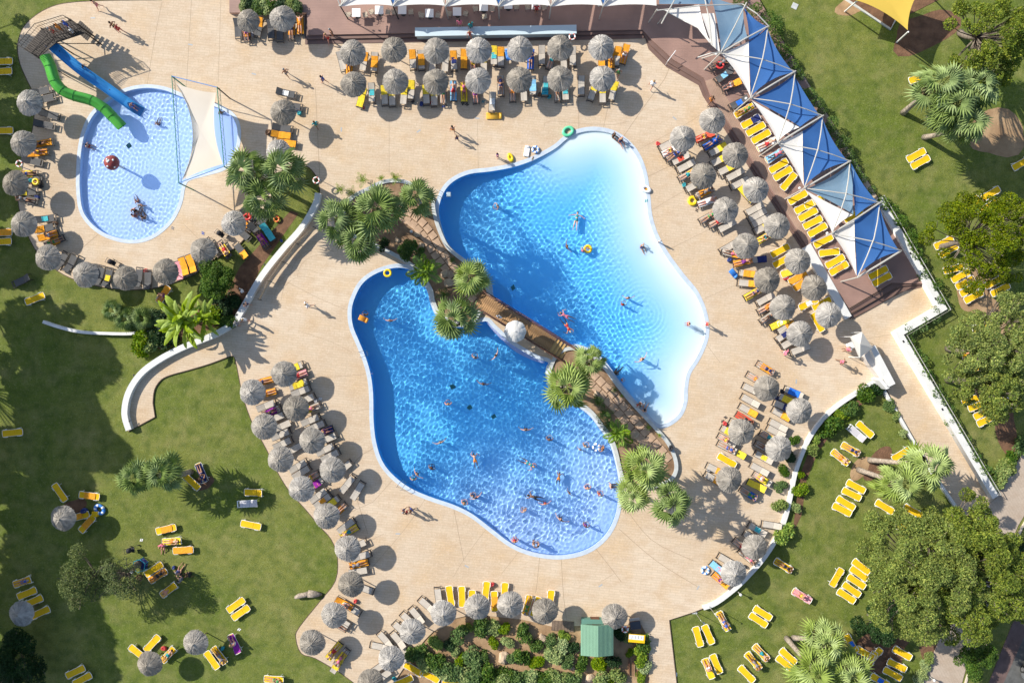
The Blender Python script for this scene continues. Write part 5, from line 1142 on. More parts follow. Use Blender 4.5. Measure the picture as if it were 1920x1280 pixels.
for i, (u, v, ch_) in enumerate([(668,24,'LR'),(711,19,'LR'),(754,19,'LR'),(805,25,'LR'),(857,22,'LR'),(907,13,'LRD'),(953,9,'LR'),(1005,10,'LR')]):
    p = P(u, v, 1.2); o = empty('cafe_table', (p.x, p.y, .45), 0, 'white square cafe table, %s from the left on the terrace' % ORD[i], 'table', 'cafe tables under the canopy'); part('top', tpm, o); part('pedestal', tlm, o)
    for c in ch_:
        dx, dy, rz = {'L': (-.75, -.05, 0), 'R': (.75, -.05, PI), 'D': (.05, -.75, PI / 2)}[c]; q = empty('cafe_chair', (p.x + dx, p.y + dy, .45), rz + random.gauss(0, .15), 'wicker chair %s of the %s cafe table from the left' % ({'L': 'left', 'R': 'right', 'D': 'in front'}[c], ORD[i]), 'chair', 'wicker chairs under the canopy')
        part('seat', chm, q); part('backrest', bkm, q)
        for sx in (-1, 1):
            for sy in (-1, 1): l = part('leg', lgm, q); l.location = (sx * .18, sy * .18, 0)
# ================================================= YELLOW PLAYGROUND SAIL
M_sy = mat('yellow_sail', (.80, .56, .10), .7, .03, .5, transl=.3)
o = empty('yellow_sail', P(1660, 20, 0), 0, 'large yellow shade sail on white posts at the top right', 'shade sail'); o.location.z = 0; L0 = o.location.copy()
sail(o, [P(1590,-3,3.2), P(1702,57,3.0), P(1745,-40,3.6), P(1600,-90,3.6)], M_sy, [.07,.12,.03,.03], .2)
for (u, v, z), (fu, fv) in (((1607,2,3.0),(1584,22)), ((1703,60,3.0),(1681,80)), ((1745,-40,3.6),(1725,-28))): MB().tube([P(fu, fv, 0) - L0, P(u, v, z) - L0], .07, 8).build('post', M_whp, o)
bx = empty('lawn_hatch', P(1490, 12, 0), R(-25), 'pale square inspection hatch in the north lawn', 'hatch', 'inspection hatches in the lawns'); MB().box((0, 0, .02), (.55, .55, .04)).build('lid', M_grey, bx, bevel=.01)
bx = empty('lawn_hatch', P(1267, 1264, 0), 0, 'small pale hatch in the lawn corner at the bottom', 'hatch', 'inspection hatches in the lawns'); MB().box((0, 0, .02), (.25, .4, .04)).build('lid', M_blue, bx, bevel=.01)
bx = MB().box((0, 0, .03), (2.2, .7, .02)).build('dark_patch', mat('terrace_grate', (.24, .19, .17), .8)) if False else None
# ================================================= SMALL SAIL OVER THE KIDS POOL
M_pg = mat('green_pole', (.03, .22, .13), .5); M_pb = mat('blue_pole', (.10, .25, .55), .5)
o = empty('cream_sail', P(375, 245, .1), 0, 'cream shade sail stretched over the kids pool on four posts', 'shade sail'); L0 = o.location.copy(); Z = 3.0
cr = [P(322,143,Z), P(407,164,Z), P(420,312,Z), P(335,343,Z)]
sail(o, [P(330,156,Z - .15), P(405,174,Z - .1), P(418,308,Z - .1), P(341,338,Z - .15)], mat('cream_sail', (.74, .66, .54), .75, .04, .4, transl=.35), [.05, .07, .03, .14], .2)
for i in range(4):
    a, b_ = cr[i] - L0, cr[(i + 1) % 4] - L0; mm = M_pb if i in (0, 2) else M_pg
    fr = MB().tube([a, b_], .04, 6); 
    if i in (1, 3): fr.tube([a + Vector((.18, 0, -.15)), b_ + Vector((.18, 0, -.15))], .02, 5); [fr.tube([a.lerp(b_, k / 16), a.lerp(b_, (k + .5) / 16) + Vector((.18, 0, -.15)), a.lerp(b_, (k + 1) / 16)], .012, 4) for k in range(16)]
    fr.build('top_beam', mm, o); g_ = Vector((cr[i].x, cr[i].y, .1)) - L0; MB().tube([g_, a], .06, 8).build('post', M_dark if i == 1 else M_pg, o)
# ================================================= WATER SLIDES
M_sg = mat('green_slide', (.07, .34, .05), .3, .05, 1); M_sbl = mat('blue_slide', (.05, .28, .62), .3, .08, 1); M_gb = mat('slide_tower_timber', (.045, .035, .028), .7)
tw = empty('slide_tower', P(110, 82, .1), 0, 'dark railed tower platform where both water slides start', 'tower'); L0 = tw.location.copy(); ZT = 2.6
plat = [P(u, v, ZT) - L0 for u, v in ((46,92),(78,54),(130,38),(146,46),(160,62),(105,80),(72,108))]
V = [(p.x, p.y, ZT - .1) for p in plat] + [(p.x, p.y, ZT - .18) for p in plat]; n = 7
MB().add(V, [tuple(range(n)), tuple(range(n, 2 * n))[::-1]] + [(i, (i + 1) % n, n + (i + 1) % n, n + i) for i in range(n)]).build('platform', M_gb, tw)
sl_me = MB().box((0, 0, 0), (.07, 1.0, .05)).me('slat', mat('pale_slat', (.32, .28, .22), .8))
for i in range(15):
    t = i / 14; a = P(48 + 32 * t, 92 - 38 * t, ZT + .9) - L0; b2 = P(72 + 32 * t, 110 - 38 * t, ZT + .9) - L0
    MB().tube([a, b2], .03, 4).build('roof_slat', M_gb, tw)
for i in range(12):
    t = i / 11; a = P(80 + 52 * t, 54 - 17 * t, ZT + .9) - L0; b2 = P(98 + 56 * t, 80 - 19 * t, ZT) - L0; MB().tube([a, (a + b2) / 2 + Vector((0, 0, .1)), b2], .025, 4).build('floor_slat', M_gb, tw)
for i in range(n):
    a, b2 = plat[i], plat[(i + 1) % n]
    if i in (4, 6): pass
    fr = MB().tube([a + Vector((0, 0, .95 - 0)), b2 + Vector((0, 0, .95))], .03, 5).tube([a + Vector((0, 0, .5)), b2 + Vector((0, 0, .5))], .02, 4)
    k = max(2, int((b2 - a).length / .22))
    for j in range(k + 1): q = a.lerp(b2, j / k); fr.tube([q, q + Vector((0, 0, .95))], .014, 4)
    fr.build('railing', M_gb, tw); MB().tube([(a.x, a.y, 0), (a.x, a.y, ZT)], .07, 6).build('leg', M_gb, tw)
    if i % 2 == 0: MB().tube([(a.x, a.y, .2), (b2.x, b2.y, ZT - .3)], .04, 5).build('brace', M_gb, tw)
for k in range(7):
    z = ZT - .33 * (k + 1); c = P(148 + 3.4 * k, 50 + 3.0 * k, z) - L0; MB().box((c.x, c.y, z), (.28, 1.0, .05), R(-35)).build('stair_tread', M_gb, tw)
def chute(name, pts, m, r, half, label, wall_h=None):
    o = empty(name, P(pts[-1][0], pts[-1][1], .1), 0, label, 'water slide'); L0 = o.location.copy()
    uv = spline([(p[0], p[1]) for p in pts], False, 6); zs = np.interp(np.linspace(0, 1, len(uv)), np.linspace(0, 1, len(pts)), [p[2] for p in pts]); c = [P(u, v, z) - L0 for (u, v), z in zip(uv, zs)]
    m0 = len(c); bounds = list(range(0, m0, 6))
    for bi in range(len(bounds) - 1):
        V = []; F = []; nn = 11; i0, i1 = bounds[bi], bounds[bi + 1]
        for i in range(i0, i1 + 1):
            t = (c[min(i + 1, m0 - 1)] - c[max(i - 1, 0)]).normalized(); s = t.cross(Vector((0, 0, 1))).normalized(); up = s.cross(t)
            for th_, rr in ((0, r), (1, r + .03)):
                for k in range(nn):
                    a = -PI / 2 - half + 2 * half * k / (nn - 1); V.append(c[i] + s * math.cos(a) * rr + up * (math.sin(a) * rr))
        st = 2 * nn
        for i in range(i1 - i0):
            for k in range(nn - 1):
                b0 = i * st + k; F.append((b0, b0 + 1, b0 + st + 1, b0 + st)); F.append((b0 + nn, b0 + nn + st, b0 + nn + st + 1, b0 + nn + 1))
            for k in (0, nn - 1): b0 = i * st + k; F.append((b0, b0 + st, b0 + st + nn, b0 + nn))
        MB().add(V, F).build('segment', m, o, smooth=True)
        if bi:
            t = (c[i0 + 1] - c[i0 - 1]).normalized(); s = t.cross(Vector((0, 0, 1))).normalized(); up = s.cross(t); MB().tube([c[i0] + s * math.cos(a) * (r + .03) + up * math.sin(a) * (r + .03) for a in [-PI / 2 - half + 2 * half * k / 14 for k in range(15)]], .03, 4).build('flange', m, o)
    for i in (6, m0 // 2, m0 - 8):
        g_ = Vector((c[i].x, c[i].y, .1 - L0.z - .3)); MB().tube([g_, c[i] - Vector((0, 0, r))], .05, 6).build('support', M_gb, o)
    return o
chute('green_slide', [(84,104,2.9),(94,124,2.7),(103,152,2.4),(118,170,2.15),(140,180,1.9),(172,189,1.6),(195,203,1.3),(210,218,1.0),(229,238,.65)], M_sg, .46, R(180), 'green curving tube slide ending in the kids pool')
chute('blue_slide', [(92,80,2.75),(105,92,2.5),(150,130,1.7),(200,165,.95),(232,188,.45),(252,202,.18),(266,210,.08)], M_sbl, .45, R(80), 'straight blue open slide running into the kids pool')
# mushroom fountain
M_red = mat('red_mushroom', (.26, .05, .045), .4, .1, 2); p = P(205, 303, 2.0); o = empty('mushroom_fountain', (p.x, p.y, -.4), 0, 'red spotted mushroom fountain in the kids pool', 'fountain')
MB().lathe([(.001, 2.55), (.25, 2.52), (.48, 2.40), (.64, 2.18), (.70, 1.95), (.66, 1.93), (.3, 2.0), (.1, 2.05)], 22).build('cap', M_red, o, smooth=True); MB().tube([(0, 0, 0), (0, 0, 2.1)], .11, 10).build('stem', M_white, o)
for k, (a, e) in enumerate([(20, .35), (95, .5), (170, .55), (250, .42), (310, .55), (60, .05), (215, .08), (130, .22)]):
    r = e * 1.1; z = float(np.interp(r, [0, .25, .48, .64, .70], [2.55, 2.52, 2.40, 2.18, 1.95])); s_ = MB().sphere((0, 0, 0), .10, 10, (1, 1, .5)).build('spot', M_white, o, smooth=True); s_.location = (r * math.cos(R(a)), r * math.sin(R(a)), z + .01)
# ================================================= KIOSK, HUT, DECK BITS
k = empty('white_kiosk', P(1625, 672, .1), 0, 'white tented kiosk with long white counter beside the footpath', 'kiosk'); L0 = k.location.copy()
c = P(1611, 649, 2.4) - L0
cs = [P(u, v, 2.3) - L0 for u, v in ((1596,631),(1617,623),(1636,652),(1613,670))]
top = P(1613, 645, 3.0) - L0; MB().add(cs + [top] + [v - Vector((0, 0, .25)) for v in cs], [(0, 1, 4), (1, 2, 4), (2, 3, 4), (3, 0, 4)] + [(i, (i + 1) % 4, 5 + (i + 1) % 4, 5 + i) for i in range(4)]).build('tent_roof', M_umb, k)
for v in cs: MB().tube([(v.x, v.y, 0), (v.x, v.y, 2.1)], .03, 6).build('pole', M_whp, k)
def prism(px, z0, z1, nm, m, par, L0):
    V = [P(u, v, z1) - L0 for u, v in px]; n = len(V); Q = [Vector((v.x, v.y, z1 - L0.z)) for v in V] + [Vector((v.x, v.y, z0 - L0.z)) for v in V]
    return MB().add(Q, [tuple(range(n)), tuple(range(n, 2 * n))[::-1]] + [(i, (i + 1) % n, n + (i + 1) % n, n + i) for i in range(n)]).build(nm, m, par)
prism([(1633,653),(1641,647),(1679,719),(1665,726)], .1, 1.5, 'counter_wall', M_white, k, L0); prism([(1619,668),(1633,653),(1652,706),(1652,712)], .1, .95, 'worktop', mat('pale_worktop', (.60, .56, .52), .5), k, L0); prism([(1647,712),(1652,708),(1668,727),(1662,730)], .1, 1.5, 'end_wall', M_white, k, L0)
c0 = P(1590, 648, .1); ch2 = empty('plastic_chair', c0, .4, 'white plastic chair under the kiosk awning', 'chair'); MB().box((0, 0, .44), (.7, .6, .05)).build('seat', M_whp, ch2, bevel=.02); MB().box((-.32, 0, .7), (.04, .55, .5), 0, -.15).build('backrest', M_whp, ch2)
for sx in (-1, 1):
    for sy in (-1, 1): MB().tube([(sx * .28, sy * .25, 0), (sx * .26, sy * .23, .43)], .02, 5).build('leg', M_whp, ch2)
h = empty('green_hut', P(1119, 1198, 0), 0, 'green pitched-roof hut at the top of the shrub garden', 'hut'); h.location.z = 0; L0 = h.location.copy(); M_gr = mat('green_metal_roof', (.17, .31, .21), .5, .06, .6); M_gd = mat('green_planks', (.10, .22, .17), .6)
def RZ(u, v, z): return P(u, v, z) - L0
e1, e2, r1, r2, f1, f2 = RZ(1089,1170,2.2), RZ(1089,1228,2.2), RZ(1121,1173,2.8), RZ(1121,1231,2.8), RZ(1150,1170,2.2), RZ(1150,1228,2.2)
for nm, q in (('roof_slope', (e1, e2, r2, r1)), ('roof_slope', (r1, r2, f2, f1))):
    d_ = Vector((0, 0, -.05)); MB().add(list(q) + [x + d_ for x in q], [(0, 1, 2, 3), (7, 6, 5, 4), (0, 4, 5, 1), (1, 5, 6, 2), (2, 6, 7, 3), (3, 7, 4, 0)]).build(nm, M_gr, h)
    sm = MB()
    for k_ in range(1, 12): t = k_ / 12; sm.tube([q[0].lerp(q[1], t) + Vector((0, 0, .015)), q[3].lerp(q[2], t) + Vector((0, 0, .015))], .012, 4) if False else sm.tube([q[0].lerp(q[3], t) + Vector((0, 0, .012)), q[1].lerp(q[2], t) + Vector((0, 0, .012))], .014, 4)
    sm.build('roof_rib', M_gr, h)
cx, cy = (e1.x + f1.x) / 2, (e1.y + e2.y) / 2; MB().box((cx, cy, 1.1), (2.5, 2.5, 2.2)).build('wall', M_gd, h); MB().add([RZ(1092,1160,2.1), RZ(1134,1161,2.1), RZ(1138,1170,2.15), RZ(1090,1169,2.15)], [(0, 1, 2, 3)]).build('awning', M_gd, h)
MB().box((cx, cy + 1.27, 1.0), (.8, .05, 1.9)).build('door', M_wdk, h)
b = empty('notice_board', P(1190, 1187, .1), 0, 'yellow and white slanted board beside the hut', 'board'); MB().box((0, 0, 1.1), (1.5, .75, .05), R(-5)).build('panel', M_yel, b); MB().box((-.05, .12, 1.14), (1.35, .42, .02), R(-5)).build('white_field', M_whp, b)
[MB().box((-.45 + .3 * i, .12, 1.155), (.03, .3, .01), R(-5)).build('mark', M_dark, b) for i in range(4)]; [MB().tube([(s, 0, 0), (s, 0, 1.1)], .03, 5).build('leg', M_dark, b) for s in (-.6, .6)]
b = empty('storage_chest', P(1189, 1166, .1), R(8), 'dark topped storage chest behind the last garden parasol', 'chest'); MB().box((0, 0, .35), (.9, .65, .7)).build('body', M_wdk, b, bevel=.02); MB().box((0, 0, .72), (.98, .72, .04)).build('lid', mat('slate_lid', (.05, .055, .07), .4), b); MB().box((0, .5, .55), (.95, .28, .05)).build('shelf', M_tau, b)
b = empty('timber_platform', P(1055, 1172, 0), R(-4), 'low weathered timber platform between garden rim and hut', 'platform')
for i in range(7): MB().box((-.9 + .3 * i, 0, .12), (.27, .95, .05)).build('board', mat('weathered_board', (.17, .12, .085), .8, .2, 3), b)
MB().box((0, 0, .05), (2.1, .9, .08)).build('base', M_wdk, b)
b = empty('timber_steps', P(1186, 1247, 0), R(0), 'short flight of timber rails in the garden right of the hut', 'steps')
for i in range(3): MB().box((-.35 + .35 * i, 0, .15 + .1 * i), (.07, 1.7, .1)).build('rail', M_wdk, b)
# lifebuoys on posts, showers, ladders
def buoy(u, v, z, lab, grp='lifebuoys'):
    p = P(u, v, z); o = empty('lifebuoy', (p.x, p.y, .1), random.uniform(0, 6), lab, 'lifebuoy', grp); MB().torus((0, 0, z - .1), .27, .065, 24, 8, flat=.8).build('ring', M_whp, o, smooth=True)
    for k in range(4):
        a = PI / 2 * k; MB().torus((0, 0, z - .1), .27, .072, 24, 8, flat=.8).build('band', mat('buoy_red', (.6, .08, .04), .5), o, smooth=True) if False else MB().tube([(.27 * math.cos(a + s), .27 * math.sin(a + s), z - .1) for s in (-.18, 0, .18)], .075, 8).build('band', mat('buoy_red', (.6, .08, .04), .5), o)
    MB().tube([(.27, 0, 0), (.27, 0, z - .1)], .03, 6).build('post', M_pb, o)
buoy(36,307,1.3,'lifebuoy on a post left of the kids deck'); buoy(593,338,1.2,'lifebuoy at the end of the curved white wall'); buoy(1206,354,.15,'small round boat-like float at the beach edge') if False else None; buoy(1073,69,1.0,'lifebuoy hanging at the right end of the counter'); buoy(1172,1179,1.2,'lifebuoy between the hut and the chest')
def ladder(u, v, ang, lab, z=.1):
    o = empty('pool_ladder', P(u, v, z), ang, lab, 'ladder', 'pool ladders')
    for s in (-.25, .25): MB().tube([(-.45, s, 0), (-.4, s, .65), (-.1, s, .8), (.15, s, .6), (.22, s, -.9)], .025, 7).build('rail', M_chrome, o)
    for k_ in range(3): MB().tube([(.21, -.25, -.2 - .28 * k_), (.21, .25, -.2 - .28 * k_)], .022, 6).build('rung', M_chrome, o)
ladder(826, 366, R(-15), 'pool ladder beside the island at the upper pool left end'); ladder(683, 663, R(10), 'pool ladder on the left side of the lower pool'); ladder(754, 907, R(55), 'pool ladder on the lower left curve of the lower pool')
o = MB().box((0, 0, .25), (.42, .42, .3)).build('pool_lift_box', M_blue, bevel=.05); o.location = P(842, 366, 0); tag(o, 'pale blue box seat at the upper pool left end', 'box')
def shower(u, v, lab):
    o = empty('outdoor_shower', P(u, v, 0), 0, lab, 'shower', 'showers by the lawn corner'); MB().tube([(0, 0, 0), (0, 0, 2.1), (.1, -.1, 2.25), (.3, -.25, 2.2)], .03, 6).build('pipe', M_chrome, o); MB().lathe([(.001, 2.2), (.09, 2.17)], 10, (.3, -.25, 0)).build('shower_head', M_chrome, o); MB().box((0, 0, .02), (.5, .5, .04)).build('base', M_grey, o)
shower(1302, 1145, 'thin steel shower left of its twin at the lawn corner'); shower(1327, 1133, 'thin steel shower right of its twin at the curved kerb end')
def lamp(u, v, lab, h=.9):
    o = empty('garden_lamp', P(u, v, 0), 0, lab, 'lamp', 'low garden lamps'); MB().tube([(0, 0, 0), (0, 0, h)], .05, 7).build('post', M_steel, o); MB().sphere((0, 0, h), .14, 10).build('globe', M_white, o, smooth=True)
lamp(1383, 1108, 'low globe lamp at the foot of the curved kerb'); lamp(774, 437, 'low globe lamp beside the island pavers', 1.0); lamp(1741, 1266, 'low globe lamp on the footpath verge')
# palm trunk stump lying on the lawn by the kerb
o = empty('fallen_trunk', P(580, 1115, .15), R(4), 'pale stump of a palm trunk lying on the lawn edge', 'trunk'); MB().tube([(-1.3, -.1, .1), (-.9, .05, .18), (-.3, .12, .2), (0, .2, .22)], [.16, .24, .24, .26], 8).build('trunk', M_palmb, o, smooth=True); MB().tube([(0, .22, .25), (.5, .15, .25), (.9, .05, .1), (1.2, 0, .0)], [.36, .34, .22, .1], 8).build('root_ball', M_palmb, o, smooth=True)
# silver car
car = empty('parked_car', P(1938, 1232, .05), R(72), 'silver hatchback parked on the road at the bottom right edge', 'car'); M_car = mat('silver_paint', (.36, .38, .40), .3, metal=.7); M_gl = mat('dark_glass', (.015, .018, .02), .08, spec=.8); M_ty = mat('tyre_rubber', (.02, .02, .02), .9)
def hull(sec, m, nm, par):
    V = []; F = []; n = 0
    for x, ys, zs in sec: V += [(x, -ys[0], zs[0]), (x, -ys[1], zs[1]), (x, -ys[2], zs[2]), (x, ys[2], zs[2]), (x, ys[1], zs[1]), (x, ys[0], zs[0])]
    for i in range(len(sec) - 1):
        for k_ in range(6): l = (k_ + 1) % 6; F.append((i * 6 + k_, i * 6 + l, (i + 1) * 6 + l, (i + 1) * 6 + k_))
    F += [tuple(range(6))[::-1], tuple(len(V) - 6 + i for i in range(6))]; return MB().add(V, F).build(nm, m, par, smooth=False, bevel=.02)
hull([(-2.05,(.7,.75,.6),(.3,.6,.85)),(-1.8,(.8,.86,.72),(.2,.6,.98)),(-1.0,(.82,.88,.76),(.2,.65,1.0)),(1.0,(.82,.88,.76),(.2,.62,.95)),(1.75,(.78,.84,.66),(.2,.55,.8)),(2.05,(.65,.7,.5),(.3,.5,.65))], M_car, 'body', car)
hull([(-1.75,(.70,.66,.55),(.96,1.2,1.3)),(-1.3,(.74,.68,.58),(.98,1.35,1.46)),(0,(.74,.68,.58),(.98,1.35,1.48)),(.45,(.73,.64,.54),(.96,1.2,1.36)),(1.0,(.70,.66,.60),(.93,.95,.97))], M_gl, 'windows', car); MB().box((-.6, 0, 1.475), (1.35, 1.1, .035)).build('roof', M_car, car, bevel=.012)
for x in (-1.3, 1.3):
    for s in (-1, 1):
        w = MB().tube([(x, s * .72, .32), (x, s * .90, .32)], .32, 16).build('wheel', M_ty, car); MB().tube([(x, s * .90, .32), (x, s * .912, .32)], .19, 12).build('rim', M_chrome, w)
for s in (-1, 1): MB().sphere((1.93, s * .56, .62), .12, 8).build('headlight', M_whp, car); MB().box((.75, s * .95, .98), (.14, .16, .11)).build('mirror', M_car, car, bevel=.02)
# ================================================= PEOPLE
def Vv(*a): return Vector(a)
def body(pose):
    """joints (metres, x forward, z up) -> one continuous remeshed figure; returns meshes body, hair, shorts, top"""
    J = pose; seg = []
    def s(a, b, ra, rb, nm): seg.append((Vv(*J[a]), Vv(*J[b]), ra, rb, nm))
    s('pelvis', 'waist', .135, .115, 'hips'); s('waist', 'chest', .112, .135, 'torso'); s('chest', 'neck', .12, .06, 'torso'); s('neck', 'head', .052, .055, 'neck')
    hd = Vv(*J['head']); up = (hd - Vv(*J['neck'])).normalized(); fc = Vv(*J['face']).normalized()
    seg.append((hd - up * .02, hd + up * .09, .083, .092, 'head')); seg.append((hd + fc * .085 + up * .01, hd + fc * .105 - up * .015, .016, .02, 'nose'))
    sd = up.cross(fc).normalized()
    for q in (-1, 1): seg.append((hd + sd * q * .088 + up * .02, hd + sd * q * .095 - up * .01, .018, .014, 'ear'))
    hands = []
    for q in 'LR':
        s('chest', 'sh' + q, .09, .062, 'torso'); s('sh' + q, 'el' + q, .052, .040, 'arm'); s('el' + q, 'wr' + q, .040, .027, 'arm')
        e, w = Vv(*J['el' + q]), Vv(*J['wr' + q]); d = (w - e).normalized(); seg.append((w, w + d * .08, .030, .036, 'hand')); hands.append((w + d * .075, d, q))
        s('pelvis', 'hi' + q, .12, .10, 'hips'); s('hi' + q, 'kn' + q, .092, .058, 'thigh'); s('kn' + q, 'an' + q, .056, .036, 'shin')
        a = Vv(*J['an' + q]); t = Vv(*J['to' + q]); seg.append((a, t, .036, .03, 'foot')); seg.append((a, a - (t - a) * .25, .036, .033, 'foot'))
    mb = MB()
    for a, b, ra, rb, nm in seg:
        if (b - a).length < 1e-3: b = a + Vector((0, 0, .01))
        n = 4; mb.tube([a.lerp(b, i / n) for i in range(n + 1)], [ra + (rb - ra) * i / n for i in range(n + 1)], 10); mb.sphere(a, ra, 10); mb.sphere(b, rb, 10)
    o = mb.build('tmp', None)
    r = o.modifiers.new('r', 'REMESH'); r.mode = 'VOXEL'; r.voxel_size = .026; r.use_smooth_shade = True
    sm = o.modifiers.new('s', 'SMOOTH'); sm.factor = .5; sm.iterations = 4
    dg = bpy.context.evaluated_depsgraph_get(); me = bpy.data.meshes.new_from_object(o.evaluated_get(dg)); bpy.data.objects.remove(o)
    n = len(me.vertices); co = np.empty(n * 3); me.vertices.foreach_get('co', co); co = co.reshape(-1, 3); no = np.empty(n * 3); me.vertices.foreach_get('normal', no); no = no.reshape(-1, 3)
    best = np.full(n, 1e9); lab = np.zeros(n, int); tt = np.zeros(n)
    for i, (a, b, ra, rb, nm) in enumerate(seg):
        a_, b_ = np.array(a), np.array(b); v = b_ - a_; t = np.clip(((co - a_) @ v) / (v @ v + 1e-9), 0, 1); d = np.linalg.norm(co - a_ - t[:, None] * v, axis=1) - (ra + (rb - ra) * t)
        m = d < best; best[m] = d[m]; lab[m] = i; tt[m] = t[m]
    kind = np.array([sg[4] for sg in seg])[lab]
    polys = [tuple(p.vertices) for p in me.polygons]
    def shell(mask, off, nm):
        F = [p for p in polys if all(mask[i] for i in p)]
        if not F: return None
        used = sorted({i for p in F for i in p}); mp = {u: k for k, u in enumerate(used)}; V = [tuple(co[u] + no[u] * off) for u in used]; m_ = bpy.data.meshes.new(nm); m_.from_pydata(V, [], [tuple(mp[i] for i in p) for p in F]); m_.polygons.foreach_set('use_smooth', [True] * len(F)); m_.materials.append(None); m_.update(); return m_
    shorts = (kind == 'hips') | ((kind == 'thigh') & (tt < .42)); brief = (kind == 'hips') | ((kind == 'thigh') & (tt < .12)); top = ((kind == 'torso') & (np.linalg.norm(co - np.array(Vv(*J['chest'])), axis=1) < .17))
    shirt = (kind == 'torso') | ((kind == 'hips') & (tt > .1)) | ((kind == 'arm') & (np.linalg.norm(co - np.array(Vv(*J['shL'])), axis=1) < .17)) | ((kind == 'arm') & (np.linalg.norm(co - np.array(Vv(*J['shR'])), axis=1) < .17))
    rel = co - np.array(hd); hair = (kind == 'head') & ((rel @ np.array(fc) < .035) & (rel @ np.array(up) > -.03) | (rel @ np.array(up) > .085))
    me.materials.clear(); me.materials.append(None)
    out = {'body': me, 'hair': shell(hair, .014, 'hair'), 'shorts': shell(shorts, .010, 'swim_shorts'), 'brief': shell(brief, .008, 'bikini_bottom'), 'top': shell(top, .008, 'bikini_top'), 'shirt': shell(shirt, .014, 'shirt')}
    fm = MB()
    for w, d, q in hands:
        s_ = d.cross(Vector((0, 0, 1)));  s_ = s_.normalized() if s_.length > .1 else Vector((0, 1, 0)); dn = s_.cross(d)
        for k, l in zip((-1.5, -.5, .5, 1.5), (.06, .075, .07, .055)): a = w + s_ * k * .017; fm.tube([a, a + d * l * .55, a + d * l - dn * .015], [.0095, .0085, .006], 5)
        a = w - d * .04 + s_ * .03; fm.tube([a, a + s_ * .025 + d * .02, a + s_ * .03 + d * .05], [.011, .010, .007], 5)
    f = fm.me('f', None); import bmesh; bm = bmesh.new(); bm.from_mesh(me); bm.from_mesh(f); bm.to_mesh(me); bm.free(); me.polygons.foreach_set('use_smooth', [True] * len(me.polygons))
    ey = MB()
    for q in (-1, 1): ey.sphere(hd + fc * .084 + sd * q * .032 + up * .035, .012, 6)
    out['eyes'] = ey.me('eyes', M_dark); mo = MB().tube([hd + fc * .088 + sd * q * .022 - up * .035 for q in (-1, 0, 1)], .006, 4); out['mouth'] = mo.me('mouth', mat('lips', (.35, .10, .08), .6)); return out
def stand(**k):
    J = dict(pelvis=(0,0,.93), waist=(0,0,1.08), chest=(0,0,1.30), neck=(0,0,1.46), head=(.02,0,1.57), face=(1,0,-.1), shL=(0,.19,1.40), shR=(0,-.19,1.40), elL=(-.02,.26,1.13), elR=(-.02,-.26,1.13), wrL=(.04,.28,.88), wrR=(.04,-.28,.88),
             hiL=(0,.09,.88), hiR=(0,-.09,.88), knL=(.02,.10,.49), knR=(.02,-.10,.49), anL=(0,.11,.08), anR=(0,-.11,.08), toL=(.17,.13,.035), toR=(.17,-.13,.035)); J.update(k); return J
def lying(back):
    A = R(back); c, s_ = math.cos(A), math.sin(A); z = HZ + .14; B = lambda d, y, h=0: (.10 + d * c - h * s_, y, z + d * s_ + h * c)
    return dict(pelvis=(.05,0,z), waist=B(.12,0), chest=B(.35,0,.02), neck=B(.50,0,.02), head=B(.61,0,.04), face=(-s_ * .9, 0, 1), shL=B(.45,.19,.02), shR=B(.45,-.19,.02))
def arms_lie(J, pose, back):
    A = R(back); c, s_ = math.cos(A), math.sin(A); z = HZ + .14; B = lambda d, y, h=0: (.10 + d * c - h * s_, y, z + d * s_ + h * c)
    if pose == 'side': J.update(elL=B(.2,.28,-.02), elR=B(.2,-.28,-.02), wrL=(.02,.27,z - .02), wrR=(.02,-.27,z - .02))
    if pose == 'up': J.update(elL=B(.62,.33,.05), elR=B(.62,-.33,.05), wrL=B(.72,.12,.08), wrR=B(.72,-.12,.08))
    if pose == 'belly': J.update(elL=B(.18,.28,.0), elR=B(.18,-.28,.0), wrL=B(.08,.08,.16), wrR=B(.12,-.08,.16))
    return J
def legs_lie(J, bend=0):
    z = HZ + .09
    J.update(hiL=(0,.09,z + .04), hiR=(0,-.09,z + .04), knL=(-.42,.12,z + (.30 if bend else .02)), knR=(-.42,-.11,z + .02), anL=(-.84 if not bend else -.55,.12,z if not bend else z - .03), anR=(-.84,-.10,z), toL=(-.88 if not bend else -.70,.14,z + .14 if not bend else z - .03), toR=(-.88,-.13,z + .14)); return J
POSE = {}
POSE['stand'] = stand(); POSE['walk'] = stand(knL=(.16,.10,.50), anL=(.28,.11,.10), toL=(.44,.12,.06), knR=(-.06,-.10,.50), anR=(-.30,-.11,.16), toR=(-.22,-.12,.03), elL=(-.14,.26,1.14), wrL=(-.16,.27,.90), elR=(.10,-.26,1.14), wrR=(.26,-.24,.96))
POSE['walk_bent'] = stand(knR=(.16,-.10,.50), anR=(.26,-.11,.10), toR=(.42,-.12,.06), knL=(-.06,.10,.50), anL=(-.28,.11,.14), toL=(-.2,.12,.03), elL=(.0,.36,1.22), wrL=(.12,.20,1.10), elR=(-.08,-.34,1.2), wrR=(-.02,-.16,1.02))
POSE['wade'] = stand(elL=(.05,.42,1.30), wrL=(.20,.60,1.28), elR=(.05,-.42,1.30), wrR=(.18,-.62,1.28), head=(.03,0,1.58))
POSE['wade_hug'] = stand(elL=(.16,.34,1.26), wrL=(.36,.14,1.28), elR=(.16,-.34,1.26), wrR=(.36,-.12,1.28))
